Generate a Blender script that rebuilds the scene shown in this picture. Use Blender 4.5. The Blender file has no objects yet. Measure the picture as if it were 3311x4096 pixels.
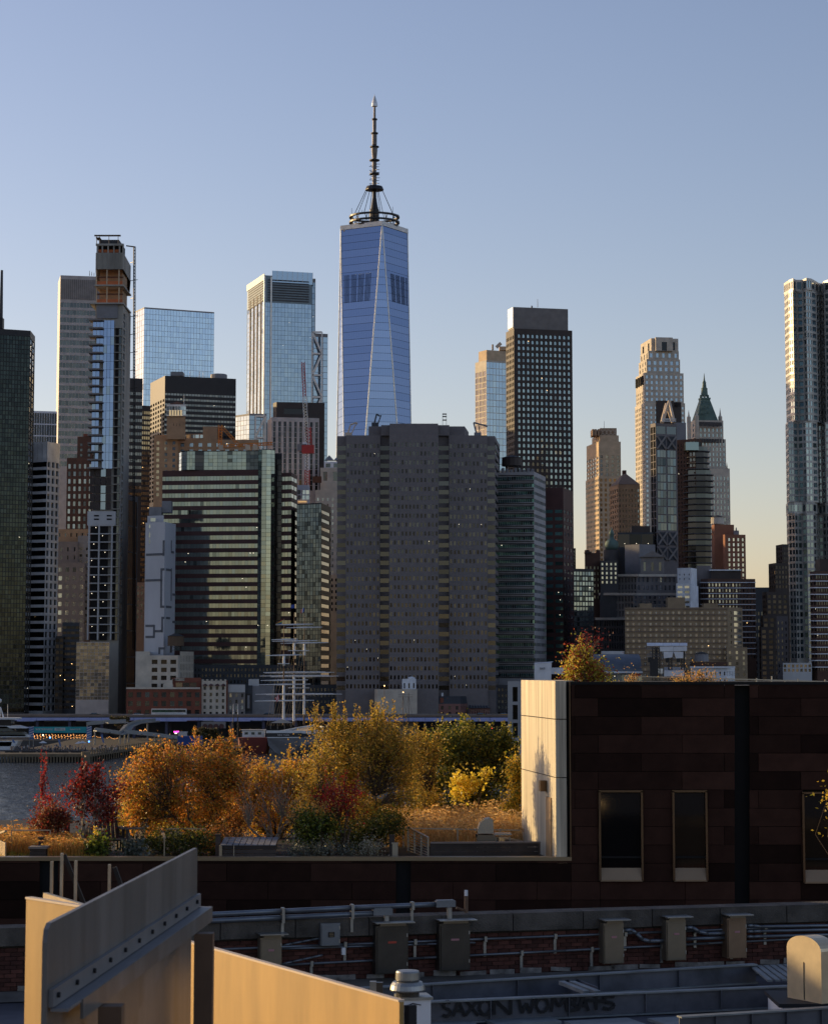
import bpy, math, random
from mathutils import Vector, Matrix, noise
random.seed(11)
SC = bpy.context.scene; COL = SC.collection
R = math.radians; PI = math.pi
# ---------------------------------------------------------------- camera, sky, sun, exposure
F = 8980.0; HY = 2680.0; CX = 1655.5; TP = 0.1; CH = 30.0   # focal length, horizon row, centre (photo px); pitch; eye height
PP = HY - F*TP; PIT = math.atan(TP); CP, SP = math.cos(PIT), math.sin(PIT)
cd = bpy.data.cameras.new('camera'); cam = bpy.data.objects.new('camera', cd); COL.objects.link(cam)
cam.location = (0, 0, CH); cam.rotation_euler = (PI/2 + PIT, 0, 0)
cd.sensor_fit = 'HORIZONTAL'; cd.sensor_width = 24.0; cd.lens = 24.0*F/3311.0
cd.shift_y = (PP - 2048.0)/3311.0; cd.clip_end = 30000; cd.clip_start = 0.5
cd.dof.use_dof = True; cd.dof.focus_distance = 75; cd.dof.aperture_fstop = 9
SC.camera = cam
SUN_AZ, SUN_EL = R(60), R(12.0)           # degrees left of the view direction (+Y), and height
wd = bpy.data.worlds.new('World'); SC.world = wd; wd.use_nodes = True
nt = wd.node_tree; bg = nt.nodes['Background']
sky = nt.nodes.new('ShaderNodeTexSky'); sky.sky_type = 'NISHITA'; sky.sun_disc = False
sky.sun_elevation = SUN_EL; sky.sun_rotation = -SUN_AZ
sky.altitude = 20; sky.air_density = 1.0; sky.dust_density = 0.75; sky.ozone_density = 1.5
wb = nt.nodes.new('ShaderNodeMixRGB'); wb.blend_type = 'MULTIPLY'; wb.inputs[0].default_value = 1; wb.inputs[2].default_value = (1.10, .945, 1.03, 1)   # white balance of the whole sky
nt.links.new(sky.outputs[0], wb.inputs[1]); nt.links.new(wb.outputs[0], bg.inputs[0]); bg.inputs[1].default_value = 0.148
sl = bpy.data.lights.new('sun', 'SUN'); sun = bpy.data.objects.new('sun', sl); COL.objects.link(sun)
sl.energy = 5.0; sl.angle = R(0.5); sl.color = (1.0, 0.71, 0.34)
SDIR = Vector((-math.sin(SUN_AZ)*math.cos(SUN_EL), math.cos(SUN_AZ)*math.cos(SUN_EL), math.sin(SUN_EL)))
sun.rotation_euler = SDIR.to_track_quat('Z', 'Y').to_euler(); sun.location = SDIR*100
vs = SC.view_settings; vs.view_transform = 'Standard'; vs.look = 'None'; vs.exposure = 0.0; vs.gamma = 1.0; vs.use_curve_mapping = False

# ---------------------------------------------------------------- helpers
def at(x, y, d):
    "world point seen at photo pixel (x,y) at distance d north of the camera"
    dy = PP - y; Y = F*CP - dy*SP; Z = F*SP + dy*CP; t = d/Y
    return Vector(((x-CX)*t, d, CH + Z*t))
def zat(y, d): return at(CX, y, d).z
def on_plane(x, y, a, b):
    "pixel ray meets the vertical plane through plan points a and b"
    q = at(x, y, 1.0); ex, ey = b[0]-a[0], b[1]-a[1]
    t = (a[0]*ey - a[1]*ex)/(q.x*ey - q.y*ex)
    return Vector((q.x*t, q.y*t, CH + (q.z-CH)*t))
def on_floor(x, y, z):
    q = at(x, y, 1.0); t = (z-CH)/(q.z-CH); return Vector((q.x*t, q.y*t, z))
ORG = {}
class MB:
    def __init__(s): s.v = []; s.f = []; s.m = []
    def poly(s, pts, mi=0):
        n = len(s.v); s.v += [tuple(p) for p in pts]; s.f.append(tuple(range(n, n+len(pts)))); s.m.append(mi)
    def box(s, c, sz, rz=0, mi=0, M=None):
        hx, hy, hz = sz[0]/2, sz[1]/2, sz[2]/2; n = len(s.v); co, si = math.cos(rz), math.sin(rz)
        for dx, dy, dz in ((-1,-1,-1),(1,-1,-1),(1,1,-1),(-1,1,-1),(-1,-1,1),(1,-1,1),(1,1,1),(-1,1,1)):
            p = Vector((dx*hx, dy*hy, dz*hz))
            if M: p = M @ p
            s.v.append((c[0]+p.x*co-p.y*si, c[1]+p.x*si+p.y*co, c[2]+p.z))
        for q in ((0,3,2,1),(4,5,6,7),(0,1,5,4),(1,2,6,5),(2,3,7,6),(3,0,4,7)): s.f.append(tuple(n+i for i in q)); s.m.append(mi)
    def prism(s, pts, z0, z1, mi=0, cap=True, pts2=None):
        "vertical prism of plan points (counter-clockwise); pts2 = top outline"
        t = pts2 or pts; k = len(pts); n = len(s.v)
        s.v += [(p[0], p[1], z0) for p in pts] + [(p[0], p[1], z1) for p in t]
        for i in range(k): s.f.append((n+i, n+(i+1) % k, n+k+(i+1) % k, n+k+i)); s.m.append(mi)
        if cap: s.f.append(tuple(n+k+i for i in range(k))); s.m.append(mi); s.f.append(tuple(n+k-1-i for i in range(k))); s.m.append(mi)
    def tube(s, a, b, r, r2=None, n=8, mi=0, cap=True):
        a, b = Vector(a), Vector(b); d = (b-a)
        if d.length < 1e-6: return
        d.normalize(); u = d.orthogonal().normalized(); w = d.cross(u); r2 = r if r2 is None else r2; k = len(s.v)
        for c, q in ((a, r), (b, r2)):
            for i in range(n): an = 2*PI*i/n; s.v.append(tuple(c + (u*math.cos(an)+w*math.sin(an))*q))
        for i in range(n): s.f.append((k+i, k+(i+1) % n, k+n+(i+1) % n, k+n+i)); s.m.append(mi)
        if cap: s.f.append(tuple(k+n-1-i for i in range(n))); s.m.append(mi); s.f.append(tuple(k+n+i for i in range(n))); s.m.append(mi)
    def path(s, pts, r, n=8, mi=0):
        for i in range(len(pts)-1):
            s.tube(pts[i], pts[i+1], r if not isinstance(r, list) else r[i], None if not isinstance(r, list) else r[i+1], n, mi)
    def beam(s, a, b, w, h, mi=0, up=(0, 0, 1)):
        a, b = Vector(a), Vector(b); d = (b-a).normalized(); u = d.cross(Vector(up))
        if u.length < 1e-4: u = Vector((1, 0, 0))
        u.normalize(); q = u.cross(d); n = len(s.v)
        for c in (a, b):
            for i, j in ((-1,-1),(1,-1),(1,1),(-1,1)): s.v.append(tuple(c + u*(i*w/2) + q*(j*h/2)))
        for f in ((0,1,2,3),(7,6,5,4),(0,4,5,1),(1,5,6,2),(2,6,7,3),(3,7,4,0)): s.f.append(tuple(n+i for i in f)); s.m.append(mi)
    def lathe(s, c, prof, n=16, mi=0):
        k = len(s.v); m = len(prof)
        for r, z in prof:
            for i in range(n): an = 2*PI*i/n; s.v.append((c[0]+r*math.cos(an), c[1]+r*math.sin(an), c[2]+z))
        for j in range(m-1):
            for i in range(n): s.f.append((k+j*n+i, k+j*n+(i+1) % n, k+(j+1)*n+(i+1) % n, k+(j+1)*n+i)); s.m.append(mi)
        s.f.append(tuple(k+n-1-i for i in range(n))); s.m.append(mi); s.f.append(tuple(k+(m-1)*n+i for i in range(n))); s.m.append(mi)
    def mesh(s, name, mats, org=(0, 0, 0), smooth=False):
        me = bpy.data.meshes.new(name); o = Vector(org)
        me.from_pydata([(p[0]-o.x, p[1]-o.y, p[2]-o.z) for p in s.v], [], s.f)
        mats = mats if isinstance(mats, (list, tuple)) else [mats]
        for m in mats: me.materials.append(MT(m))
        if len(mats) > 1: me.polygons.foreach_set('material_index', s.m)
        if smooth: me.polygons.foreach_set('use_smooth', [True]*len(me.polygons))
        me.update(); return me
    def build(s, name, mats, parent=None, smooth=False, label=None):
        org = ORG.get(parent.name, Vector()) if parent else Vector()
        o = bpy.data.objects.new(name, s.mesh(name, mats, org, smooth)); COL.objects.link(o)
        if parent: o.parent = parent; ORG[o.name] = org
        if label: o['label'] = label
        return o
def tag(o, label, cat, group=None):
    o['label'] = label; o['category'] = cat
    if group: o['group'] = group
    return o
def thing(name, label, cat, loc, group=None, rz=0):
    o = bpy.data.objects.new(name, None); COL.objects.link(o); o.location = loc; o.rotation_euler = (0, 0, rz); o.empty_display_size = 0.2
    ORG[o.name] = Vector(loc); return tag(o, label, cat, group)
def solo(mb, name, mats, label, cat, group=None, smooth=False):
    "a thing that is one mesh, its origin at the base"
    xs = [p[0] for p in mb.v]; ys = [p[1] for p in mb.v]; zs = [p[2] for p in mb.v]
    c = Vector(((min(xs)+max(xs))/2, (min(ys)+max(ys))/2, min(zs)))
    o = bpy.data.objects.new(name, mb.mesh(name, mats, c, smooth)); COL.objects.link(o); o.location = c
    return tag(o, label, cat, group)
def struct(mb, name, mats, kind='structure', smooth=False):
    o = mb.build(name, mats, None, smooth); o['kind'] = kind; return o
def copy_tree(o, loc=None, rz=None, label=None, parent=None, sc=None):
    c = o.copy(); COL.objects.link(c)
    if parent: c.parent = parent
    if loc is not None: c.location = loc
    if rz is not None: c.rotation_euler = (0, 0, rz)
    if sc: c.scale = (sc, sc, sc)
    if label: c['label'] = label
    for k in o.children: copy_tree(k, parent=c)
    return c
def inst(me, name, loc, parent, rot=(0, 0, 0)):
    o = bpy.data.objects.new(name, me); COL.objects.link(o); o.parent = parent; o.rotation_euler = rot
    o.location = Vector(loc) - ORG.get(parent.name, Vector()); return o

# ---------------------------------------------------------------- materials
MATS = {}
def MT(m): return MATS[m] if isinstance(m, str) else m
def newmat(name):
    m = bpy.data.materials.new(name); m.use_nodes = True; MATS[name] = m
    return m, m.node_tree, m.node_tree.nodes['Principled BSDF']
def M(name, col, rough=.8, metal=0., var=.18, scale=.25, bump=0., stretch=None, bscale=None, spec=.4, col2=None, rnd=0.):
    "surface with noise-driven colour, stains and fine relief"
    m, t, b = newmat(name); N = t.nodes.new; L = t.links.new
    tc = N('ShaderNodeTexCoord'); mp = N('ShaderNodeMapping'); L(tc.outputs['Object'], mp.inputs[0])
    if stretch: mp.inputs['Scale'].default_value = stretch
    nz = N('ShaderNodeTexNoise'); nz.inputs['Scale'].default_value = scale; nz.inputs['Detail'].default_value = 6; nz.inputs['Roughness'].default_value = .6
    L(mp.outputs[0], nz.inputs['Vector'])
    rp = N('ShaderNodeValToRGB'); rp.color_ramp.elements[0].position = .3; rp.color_ramp.elements[1].position = .72
    a = col2 if col2 else [c*(1-var) for c in col]; c2 = col if col2 else [min(1, c*(1+var)) for c in col]
    rp.color_ramp.elements[0].color = (*a, 1); rp.color_ramp.elements[1].color = (*c2, 1)
    L(nz.outputs[0], rp.inputs[0]); out = rp.outputs[0]
    if rnd:
        hs = N('ShaderNodeHueSaturation'); oi = N('ShaderNodeObjectInfo'); ge = N('ShaderNodeNewGeometry'); ad = N('ShaderNodeMath'); fr = N('ShaderNodeMath'); mr = N('ShaderNodeMapRange')
        L(oi.outputs['Random'], ad.inputs[0]); L(ge.outputs['Random Per Island'], ad.inputs[1]); fr.operation = 'FRACT'; L(ad.outputs[0], fr.inputs[0]); L(fr.outputs[0], mr.inputs[0])
        mr.inputs[3].default_value = 1-rnd; mr.inputs[4].default_value = 1+rnd; L(mr.outputs[0], hs.inputs['Value']); L(out, hs.inputs['Color']); out = hs.outputs[0]
    L(out, b.inputs['Base Color'])
    b.inputs['Roughness'].default_value = rough; b.inputs['Metallic'].default_value = metal; b.inputs['Specular IOR Level'].default_value = spec
    if bump:
        n2 = N('ShaderNodeTexNoise'); n2.inputs['Scale'].default_value = bscale or scale*12; n2.inputs['Detail'].default_value = 5; L(mp.outputs[0], n2.inputs['Vector'])
        bp = N('ShaderNodeBump'); bp.inputs['Strength'].default_value = bump; bp.inputs['Distance'].default_value = .05; L(n2.outputs[0], bp.inputs['Height']); L(bp.outputs[0], b.inputs['Normal'])
    return m
def G(name, a, b_, metal=.85, rough=.06, dark=0., dcol=(.01, .012, .014)):
    "window glass: each pane its own tint; a share of panes looks into dark rooms"
    m, t, b = newmat(name); N = t.nodes.new; L = t.links.new
    oi = N('ShaderNodeObjectInfo'); ge = N('ShaderNodeNewGeometry'); ad = N('ShaderNodeMath'); fr = N('ShaderNodeMath'); fr.operation = 'FRACT'
    L(oi.outputs['Random'], ad.inputs[0]); L(ge.outputs['Random Per Island'], ad.inputs[1]); L(ad.outputs[0], fr.inputs[0])
    rp = N('ShaderNodeValToRGB'); e = rp.color_ramp.elements
    e[0].position = dark; e[0].color = (*a, 1); e[1].position = 1; e[1].color = (*b_, 1)
    if dark:
        q = e.new(max(0, dark-.02)); q.color = (*dcol, 1)
    L(fr.outputs[0], rp.inputs[0]); L(rp.outputs[0], b.inputs['Base Color'])
    b.inputs['Metallic'].default_value = metal; b.inputs['Roughness'].default_value = rough
    nz = N('ShaderNodeTexNoise'); tc = N('ShaderNodeTexCoord'); nz.inputs['Scale'].default_value = .35; L(tc.outputs['Object'], nz.inputs['Vector'])
    bp = N('ShaderNodeBump'); bp.inputs['Strength'].default_value = .06; bp.inputs['Distance'].default_value = .1; L(nz.outputs[0], bp.inputs['Height']); L(bp.outputs[0], b.inputs['Normal'])
    return m
def E(name, col, st):
    m, t, b = newmat(name); b.inputs['Emission Color'].default_value = (*col, 1); b.inputs['Emission Strength'].default_value = st; b.inputs['Base Color'].default_value = (*col, 1); return m
def LEAF(name, cols, trans=.5, rough=.45):
    cols = [tuple(min(.85, c*2.0) for c in q) for q in cols]
    m, t, b = newmat(name); N = t.nodes.new; L = t.links.new
    ge = N('ShaderNodeNewGeometry'); rp = N('ShaderNodeValToRGB'); rp.color_ramp.interpolation = 'CONSTANT' if len(cols) > 3 else 'LINEAR'
    e = rp.color_ramp.elements; k = len(cols)
    e[0].color = (*cols[0], 1); e[1].position = (k-1)/k; e[1].color = (*cols[-1], 1)
    for i in range(1, k-1): q = e.new(i/k); q.color = (*cols[i], 1)
    L(ge.outputs['Random Per Island'], rp.inputs[0]); L(rp.outputs[0], b.inputs['Base Color']); b.inputs['Roughness'].default_value = rough
    tr = N('ShaderNodeBsdfTranslucent'); L(rp.outputs[0], tr.inputs[0]); mx = N('ShaderNodeMixShader'); mx.inputs[0].default_value = trans
    L(b.outputs[0], mx.inputs[1]); L(tr.outputs[0], mx.inputs[2]); L(mx.outputs[0], t.nodes['Material Output'].inputs[0]); return m
# glass
G('gl_blue', (.24, .33, .52), (.32, .42, .60)); G('gl_teal', (.255, .325, .395), (.305, .38, .45)); G('gl_mute', (.20, .26, .28), (.28, .34, .355), dark=.06, dcol=(.12,.14,.15)); G('gl_green', (.25, .29, .265), (.34, .38, .34), dark=.03, dcol=(.08,.09,.085))
G('gl_win', (.16, .19, .21), (.42, .46, .46), dark=.18, dcol=(.07,.08,.09)); G('gl_dark', (.05, .06, .07), (.12, .135, .14)); G('gl_black', (.02, .022, .026), (.05, .05, .055))
G('gl_dgreen', (.016, .021, .021), (.034, .043, .04)); G('gl_navy', (.12, .17, .22), (.28, .36, .40), dark=.12, dcol=(.05,.07,.08)); G('gl_pale', (.42, .48, .50), (.58, .62, .62), dark=.05, dcol=(.2,.23,.24))
G('gl_sea', (.06, .15, .15), (.14, .27, .26), dark=.15, dcol=(.03,.06,.06)); G('gl_grey', (.075, .08, .08), (.125, .13, .125)); G('gl_bronze', (.30, .2, .1), (.42, .3, .17), dark=.1, dcol=(.1,.07,.04)); G('gl_tint', (.10, .105, .105), (.19, .185, .175))
m = G('gl_wtc', (.20, .27, .44), (.25, .32, .49)); t_ = m.node_tree; bs = t_.nodes['Principled BSDF']
tc_ = t_.nodes.new('ShaderNodeTexCoord'); wv = t_.nodes.new('ShaderNodeTexWave'); wv.inputs['Scale'].default_value = .2; wv.inputs['Distortion'].default_value = 0; wv.bands_direction = 'X'
t_.links.new(tc_.outputs['Object'], wv.inputs['Vector']); mr_ = t_.nodes.new('ShaderNodeMapRange'); mr_.inputs[1].default_value = .0; mr_.inputs[2].default_value = .25; mr_.inputs[3].default_value = .8; mr_.inputs[4].default_value = 1
mm_ = t_.nodes.new('ShaderNodeMixRGB'); mm_.blend_type = 'MULTIPLY'; mm_.inputs[0].default_value = 1; src = bs.inputs['Base Color'].links[0].from_socket
t_.links.new(wv.outputs['Fac'], mr_.inputs[0]); t_.links.new(src, mm_.inputs[1]); t_.links.new(mr_.outputs[0], mm_.inputs[2]); t_.links.new(mm_.outputs[0], bs.inputs['Base Color'])
# building skins
M('spire_metal', (.13, .12, .12), .45, .5, var=.4, scale=.15); M('cap_grey', (.17, .155, .15), .5, .3); M('band_white', (.40, .385, .39), .7); M('brown_roof', (.20, .15, .12), .85)
M('alu', (.42, .38, .37), .5, .3); M('black_metal', (.022, .021, .024), .45, .2); M('brown_dark', (.055, .04, .035), .6); M('maroon', (.075, .03, .028), .55)
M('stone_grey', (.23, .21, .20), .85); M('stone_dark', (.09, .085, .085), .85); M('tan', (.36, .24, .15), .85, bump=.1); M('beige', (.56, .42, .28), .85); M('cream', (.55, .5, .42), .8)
M('white_paint', (.74, .76, .8), .7); M('limestone', (.54, .48, .40), .85); M('concrete', (.36, .34, .30), .9, var=.3, scale=.12, stretch=(1, 1, .25)); M('brick_red', (.2, .07, .045), .9); M('brick_orange', (.28, .12, .07), .85)
M('brick_brown', (.1, .055, .04), .9); M('brick_tan', (.30, .22, .14), .9); M('copper', (.11, .17, .145), .7, var=.3, scale=.3); M('steel_skin', (.52, .50, .46), .5, .4, var=.12); M('grey_panel', (.22, .22, .235), .6); M('white_frame', (.72, .72, .7), .5)
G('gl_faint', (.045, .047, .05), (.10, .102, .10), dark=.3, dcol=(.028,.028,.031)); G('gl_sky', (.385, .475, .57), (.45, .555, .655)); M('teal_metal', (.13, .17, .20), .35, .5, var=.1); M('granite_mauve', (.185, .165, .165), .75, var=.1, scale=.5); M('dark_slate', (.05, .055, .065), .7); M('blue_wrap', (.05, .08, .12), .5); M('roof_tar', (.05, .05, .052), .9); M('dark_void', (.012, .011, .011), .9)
M('metal_white', (.7, .7, .68), .35, .5); M('crane_red', (.45, .04, .035), .5); M('crane_orange', (.6, .22, .03), .5); M('rust', (.14, .06, .035), .9); M('wood_old', (.13, .09, .06), .9); M('orange_net', (.55, .16, .06), .8)
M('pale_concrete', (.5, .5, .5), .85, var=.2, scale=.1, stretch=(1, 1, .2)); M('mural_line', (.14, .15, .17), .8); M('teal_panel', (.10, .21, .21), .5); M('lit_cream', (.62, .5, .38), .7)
E('lamp_warm', (1, .62, .25), 5.0); E('lamp_white', (1, .88, .65), 2.2); E('lamp_room', (1, .6, .25), .55); E('lamp_pink', (1, .05, .6), 3); E('lamp_blue', (.1, .35, 1), 4); E('lamp_red', (1, .03, .02), 4); E('lamp_string', (1, .42, .12), 2.6)

# ---------------------------------------------------------------- facade engine
PANES = {}
def pane_mesh(w, h, g, arch=False, mull=0):
    k = (round(w, 2), round(h, 2), g, arch, mull)
    if k in PANES: return PANES[k]
    b = MB()
    if arch:
        pts = [(-w/2, -h/2), (w/2, -h/2), (w/2, h/2-w*.35), (w*.3, h/2-w*.06), (0, h/2), (-w*.3, h/2-w*.06), (-w/2, h/2-w*.35)]
        b.poly([(x, 0, z) for x, z in pts]); n = len(pts)
        for i in range(n): p, q = pts[i], pts[(i+1) % n]; b.poly([(p[0], 0, p[1]), (p[0], .08, p[1]), (q[0], .08, q[1]), (q[0], 0, q[1])])
    else: b.box((0, .04, 0), (w, .08, h))
    if mull:
        b.box((0, -.03, 0), (.09, .06, h*.98), mi=1)
        if mull > 1: b.box((0, -.028, h*.08), (w*.98, .05, .09), mi=1)
    PANES[k] = b.mesh('window', [g, 'white_frame'] if mull else g); return PANES[k]
def f(c, r, y1, y2, w=.6, h=.6, g='gl_win', rec=.3, arch=False, fa=0., fb=1., mull=0, vo=.5):
    return dict(c=c, r=r, y1=y1, y2=y2, w=w, h=h, g=g, rec=rec, arch=arch, fa=fa, fb=fb, mull=mull, vo=vo)
def boxc(xa, xc, xr, d, th, y):
    "plan of a rectangular tower: pixel columns of its left, near and right corners, turned th degrees"
    k = lambda x: at(x, y, 1.0).x
    t = R(th); c, s = math.cos(t), math.sin(t); X = k(xc)*d
    a = (k(xr)*d - X)/(c - k(xr)*s); b = (X - k(xa)*d)/(s + k(xa)*c)
    C = Vector((X, d)); Rr = C + a*Vector((c, s)); Lf = C + b*Vector((-s, c)); return [Lf, C, Rr], Lf + Rr - C
class Tower:
    def __init__(s, name, label, d, x, group=None, cat='building'):
        s.root = thing(name, label, cat, (at(x, 2600, d).x, d, 2.0), group); s.win = []; s.d = d
    def tier(s, corners, yt, yb, faces, wm, back=30, d=None, roof='roof_tar', z0=None, z1=None):
        d = d or s.d
        if isinstance(corners, tuple):
            vis, bk = boxc(*corners, yt); pts = vis + [bk]; d = vis[1].y
        else:
            vis = [at(x, yt, dd).xy for x, dd in corners]; k = lambda p: p*(1 + back/p.y)
            a, b = k(vis[-1]), k(vis[0]); m = (a+b)/2; pts = vis + [m + (a-m)*.96, m + (b-m)*.96]
        z1 = zat(yt, d) if z1 is None else z1; z0 = (zat(yb, d) if yb else 2.0) if z0 is None else z0; n = len(pts); wl = MB()
        for i in range(n):
            p, q = pts[i], pts[(i+1) % n]; sp = faces[i] if i < len(faces) else None
            s.face(wl, p, q, z0, z1, sp, d)
        wl.build('wall', wm, s.root)
        rf = MB(); rf.poly([(p.x, p.y, z1-.4) for p in pts]); rf.build('roof', roof, s.root)
        s.pts = pts; return s
    def face(s, wl, p, q, z0, z1, sp, d):
        Q = lambda a, za, b, zb: wl.poly([(a.x, a.y, za), (b.x, b.y, za), (b.x, b.y, zb), (a.x, a.y, zb)])
        if not sp: Q(p, z0, q, z1); return
        u = q-p; Ln = u.length; u = u/Ln; nrm = Vector((u.y, -u.x)); zt = min(z1, zat(sp['y1'], d)); zb = max(z0, zat(sp['y2'], d))
        a, b = p + u*Ln*sp['fa'], p + u*Ln*sp['fb']
        if zb > z0: Q(p, z0, q, zb)
        if zt < z1: Q(p, zt, q, z1)
        if sp['fa'] > 0: Q(p, zb, a, zt)
        if sp['fb'] < 1: Q(b, zb, q, zt)
        W = (b-a).length; cw, ch = W/sp['c'], (zt-zb)/sp['r']; ww, wh = cw*sp['w'], ch*sp['h']; rec = sp['rec']; ang = math.atan2(u.y, u.x); iv = -nrm*rec
        for j in range(sp['r']):
            y0 = zb + j*ch; lo = y0 + (ch-wh)*sp['vo']; hi = lo + wh
            Q(a, y0, b, lo); Q(a, hi, b, y0+ch); prev = a
            for i in range(sp['c']):
                l = a + u*(i*cw + (cw-ww)/2); r_ = l + u*ww
                Q(prev, lo, l, hi); prev = r_
                for (m1, e1, m2, e2) in ((l, lo, l, hi), (r_, hi, r_, lo), (r_, lo, l, lo), (l, hi, r_, hi)):
                    wl.poly([(m1.x, m1.y, e1), (m2.x, m2.y, e2), (m2.x+iv.x, m2.y+iv.y, e2), (m1.x+iv.x, m1.y+iv.y, e1)])
                if sp['arch']:
                    e = ww*.3
                    wl.poly([(l.x, l.y, hi-e), (l.x+u.x*e, l.y+u.y*e, hi), (l.x, l.y, hi)]); wl.poly([(r_.x, r_.y, hi-e), (r_.x, r_.y, hi), (r_.x-u.x*e, r_.y-u.y*e, hi)])
                c = (l+r_)/2 + iv; s.win.append(((c.x, c.y, (lo+hi)/2), ang, ww+.02, wh+.02, sp['g'], sp['arch'], sp['mull']))
            Q(prev, lo, b, hi)
    def done(s, lights=0, lamp='lamp_white', cap=300, size=.3):
        rnd = random.Random(len(s.win)); s.win.sort(key=lambda w: -w[0][2]); 
        vis = [w for w in s.win if -.19 < w[0][0]/w[0][1] < .19]; hid = [w for w in s.win if not -.19 < w[0][0]/w[0][1] < .19]
        for i, (c, an, w, h, g, ar, mu) in enumerate(vis[:cap]):
            inst(pane_mesh(w, h, g, ar, mu), 'window', c, s.root, (rnd.gauss(0, .004), 0, an + rnd.gauss(0, .004)))
        rest = vis[cap:] + hid
        if rest:
            gs = sorted(set(w[4] for w in rest)); b = MB()
            for c, an, w, h, g, ar, mu in rest:
                M3 = Matrix.Rotation(rnd.gauss(0, .004), 3, 'X'); b.box(c, (w, .1, h), an + rnd.gauss(0, .004), gs.index(g), M3)
            o = b.build('windows', gs, s.root); o['kind'] = 'stuff'
        for w in (rnd.sample(vis, min(lights, len(vis))) if lights else []):
            c, an, ww, hh = w[:4]; n = Vector((math.sin(an), -math.cos(an), 0)); b = MB()
            b.box(Vector(c) + n*.12 + Vector((rnd.uniform(-.25, .25)*ww*math.cos(an), 0, hh*.3)), (size, .08, size*.7), an); b.build('ceiling_light', lamp, s.root)
        return s
    def part(s, name, mb, mat, smooth=False): return mb.build(name, mat, s.root, smooth)
def rect(x0, x1, d0, d1, y=2600):
    a, b = at(x0, y, d0).x, at(x1, y, d0).x; return [(a, d0), (b, d0), (b, d1), (a, d1)]
M('mural_grey', (.55, .57, .61), .85, var=.12, scale=.08, stretch=(1, 1, .25)); M('brick_pink', (.25, .13, .11), .9); M('roof_blue', (.12, .14, .17), .45, .3); M('sign_red', (.5, .03, .03), .6); M('sail_white', (.72, .72, .74), .8)
M('bronze_sill', (.30, .21, .13), .5, .4); M('door_tan', (.42, .27, .14), .6); M('white_frame_c', (.34, .35, .36), .8); M('board_pale', (.42, .32, .2), .8, var=.25, scale=3); M('label_pink', (.42, .2, .22), .6); M('cabinet_rust', (.22, .15, .10), .4, .5, var=.25, scale=2); M('vent_tan', (.66, .54, .36), .3, .45, var=.15, scale=3); M('edge_pale', (.62, .5, .38), .5); M('rail_grey', (.17, .17, .18), .5, .3, var=.15, scale=3); M('strut_pale', (.50, .42, .30), .45, .5, var=.2, scale=9)
m, t, b = newmat('rail_glass'); tr = t.nodes.new('ShaderNodeBsdfTransparent'); tr.inputs[0].default_value = (.9, .93, .92, 1); gl = t.nodes.new('ShaderNodeBsdfGlossy'); gl.inputs[1].default_value = .03; mx = t.nodes.new('ShaderNodeMixShader'); mx.inputs[0].default_value = .06
t.links.new(tr.outputs[0], mx.inputs[1]); t.links.new(gl.outputs[0], mx.inputs[2]); t.links.new(mx.outputs[0], t.nodes['Material Output'].inputs[0])
G('gl_podium', (.13, .14, .15), (.24, .235, .22))
G('gl_tint2', (.055, .058, .06), (.095, .097, .095)); G('gl_navy2', (.055, .075, .095), (.12, .155, .18), dark=.1, dcol=(.03,.04,.05)); M('slot_blue', (.05, .065, .11), .3, .6)
E('glow_reflection', (1, .75, .4), .35)
# ================================================================ SETTING
m, t, b = newmat('river'); N = t.nodes.new; L = t.links.new
b.inputs['Base Color'].default_value = (.028, .034, .042, 1); b.inputs['Roughness'].default_value = .18; b.inputs['Specular IOR Level'].default_value = .5
tc = N('ShaderNodeTexCoord'); mp = N('ShaderNodeMapping'); mp.inputs['Scale'].default_value = (1, .35, 1); L(tc.outputs['Object'], mp.inputs[0])
n1 = N('ShaderNodeTexNoise'); n1.inputs['Scale'].default_value = .22; n1.inputs['Detail'].default_value = 8; n1.inputs['Roughness'].default_value = .62; L(mp.outputs[0], n1.inputs['Vector'])
bp = N('ShaderNodeBump'); bp.inputs['Strength'].default_value = 1.0; bp.inputs['Distance'].default_value = 1.3; L(n1.outputs[0], bp.inputs['Height']); L(bp.outputs[0], b.inputs['Normal'])
M('land', (.09, .085, .08), .95, scale=.02); M('street', (.05, .05, .052), .9)
g = MB(); g.poly([(-9000, -6000, 0), (9000, -6000, 0), (9000, 14000, 0), (-9000, 14000, 0)]); struct(g, 'water', 'river')
g = MB(); g.prism([(-9000, 905), (9000, 905), (9000, 14000), (-9000, 14000)], -2, 2.0); struct(g, 'ground', 'land')
g = MB(); g.prism([(-9000, -6000), (9000, -6000), (9000, 112), (-9000, 112)], -2, 3.0); struct(g, 'ground', 'land')

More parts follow.
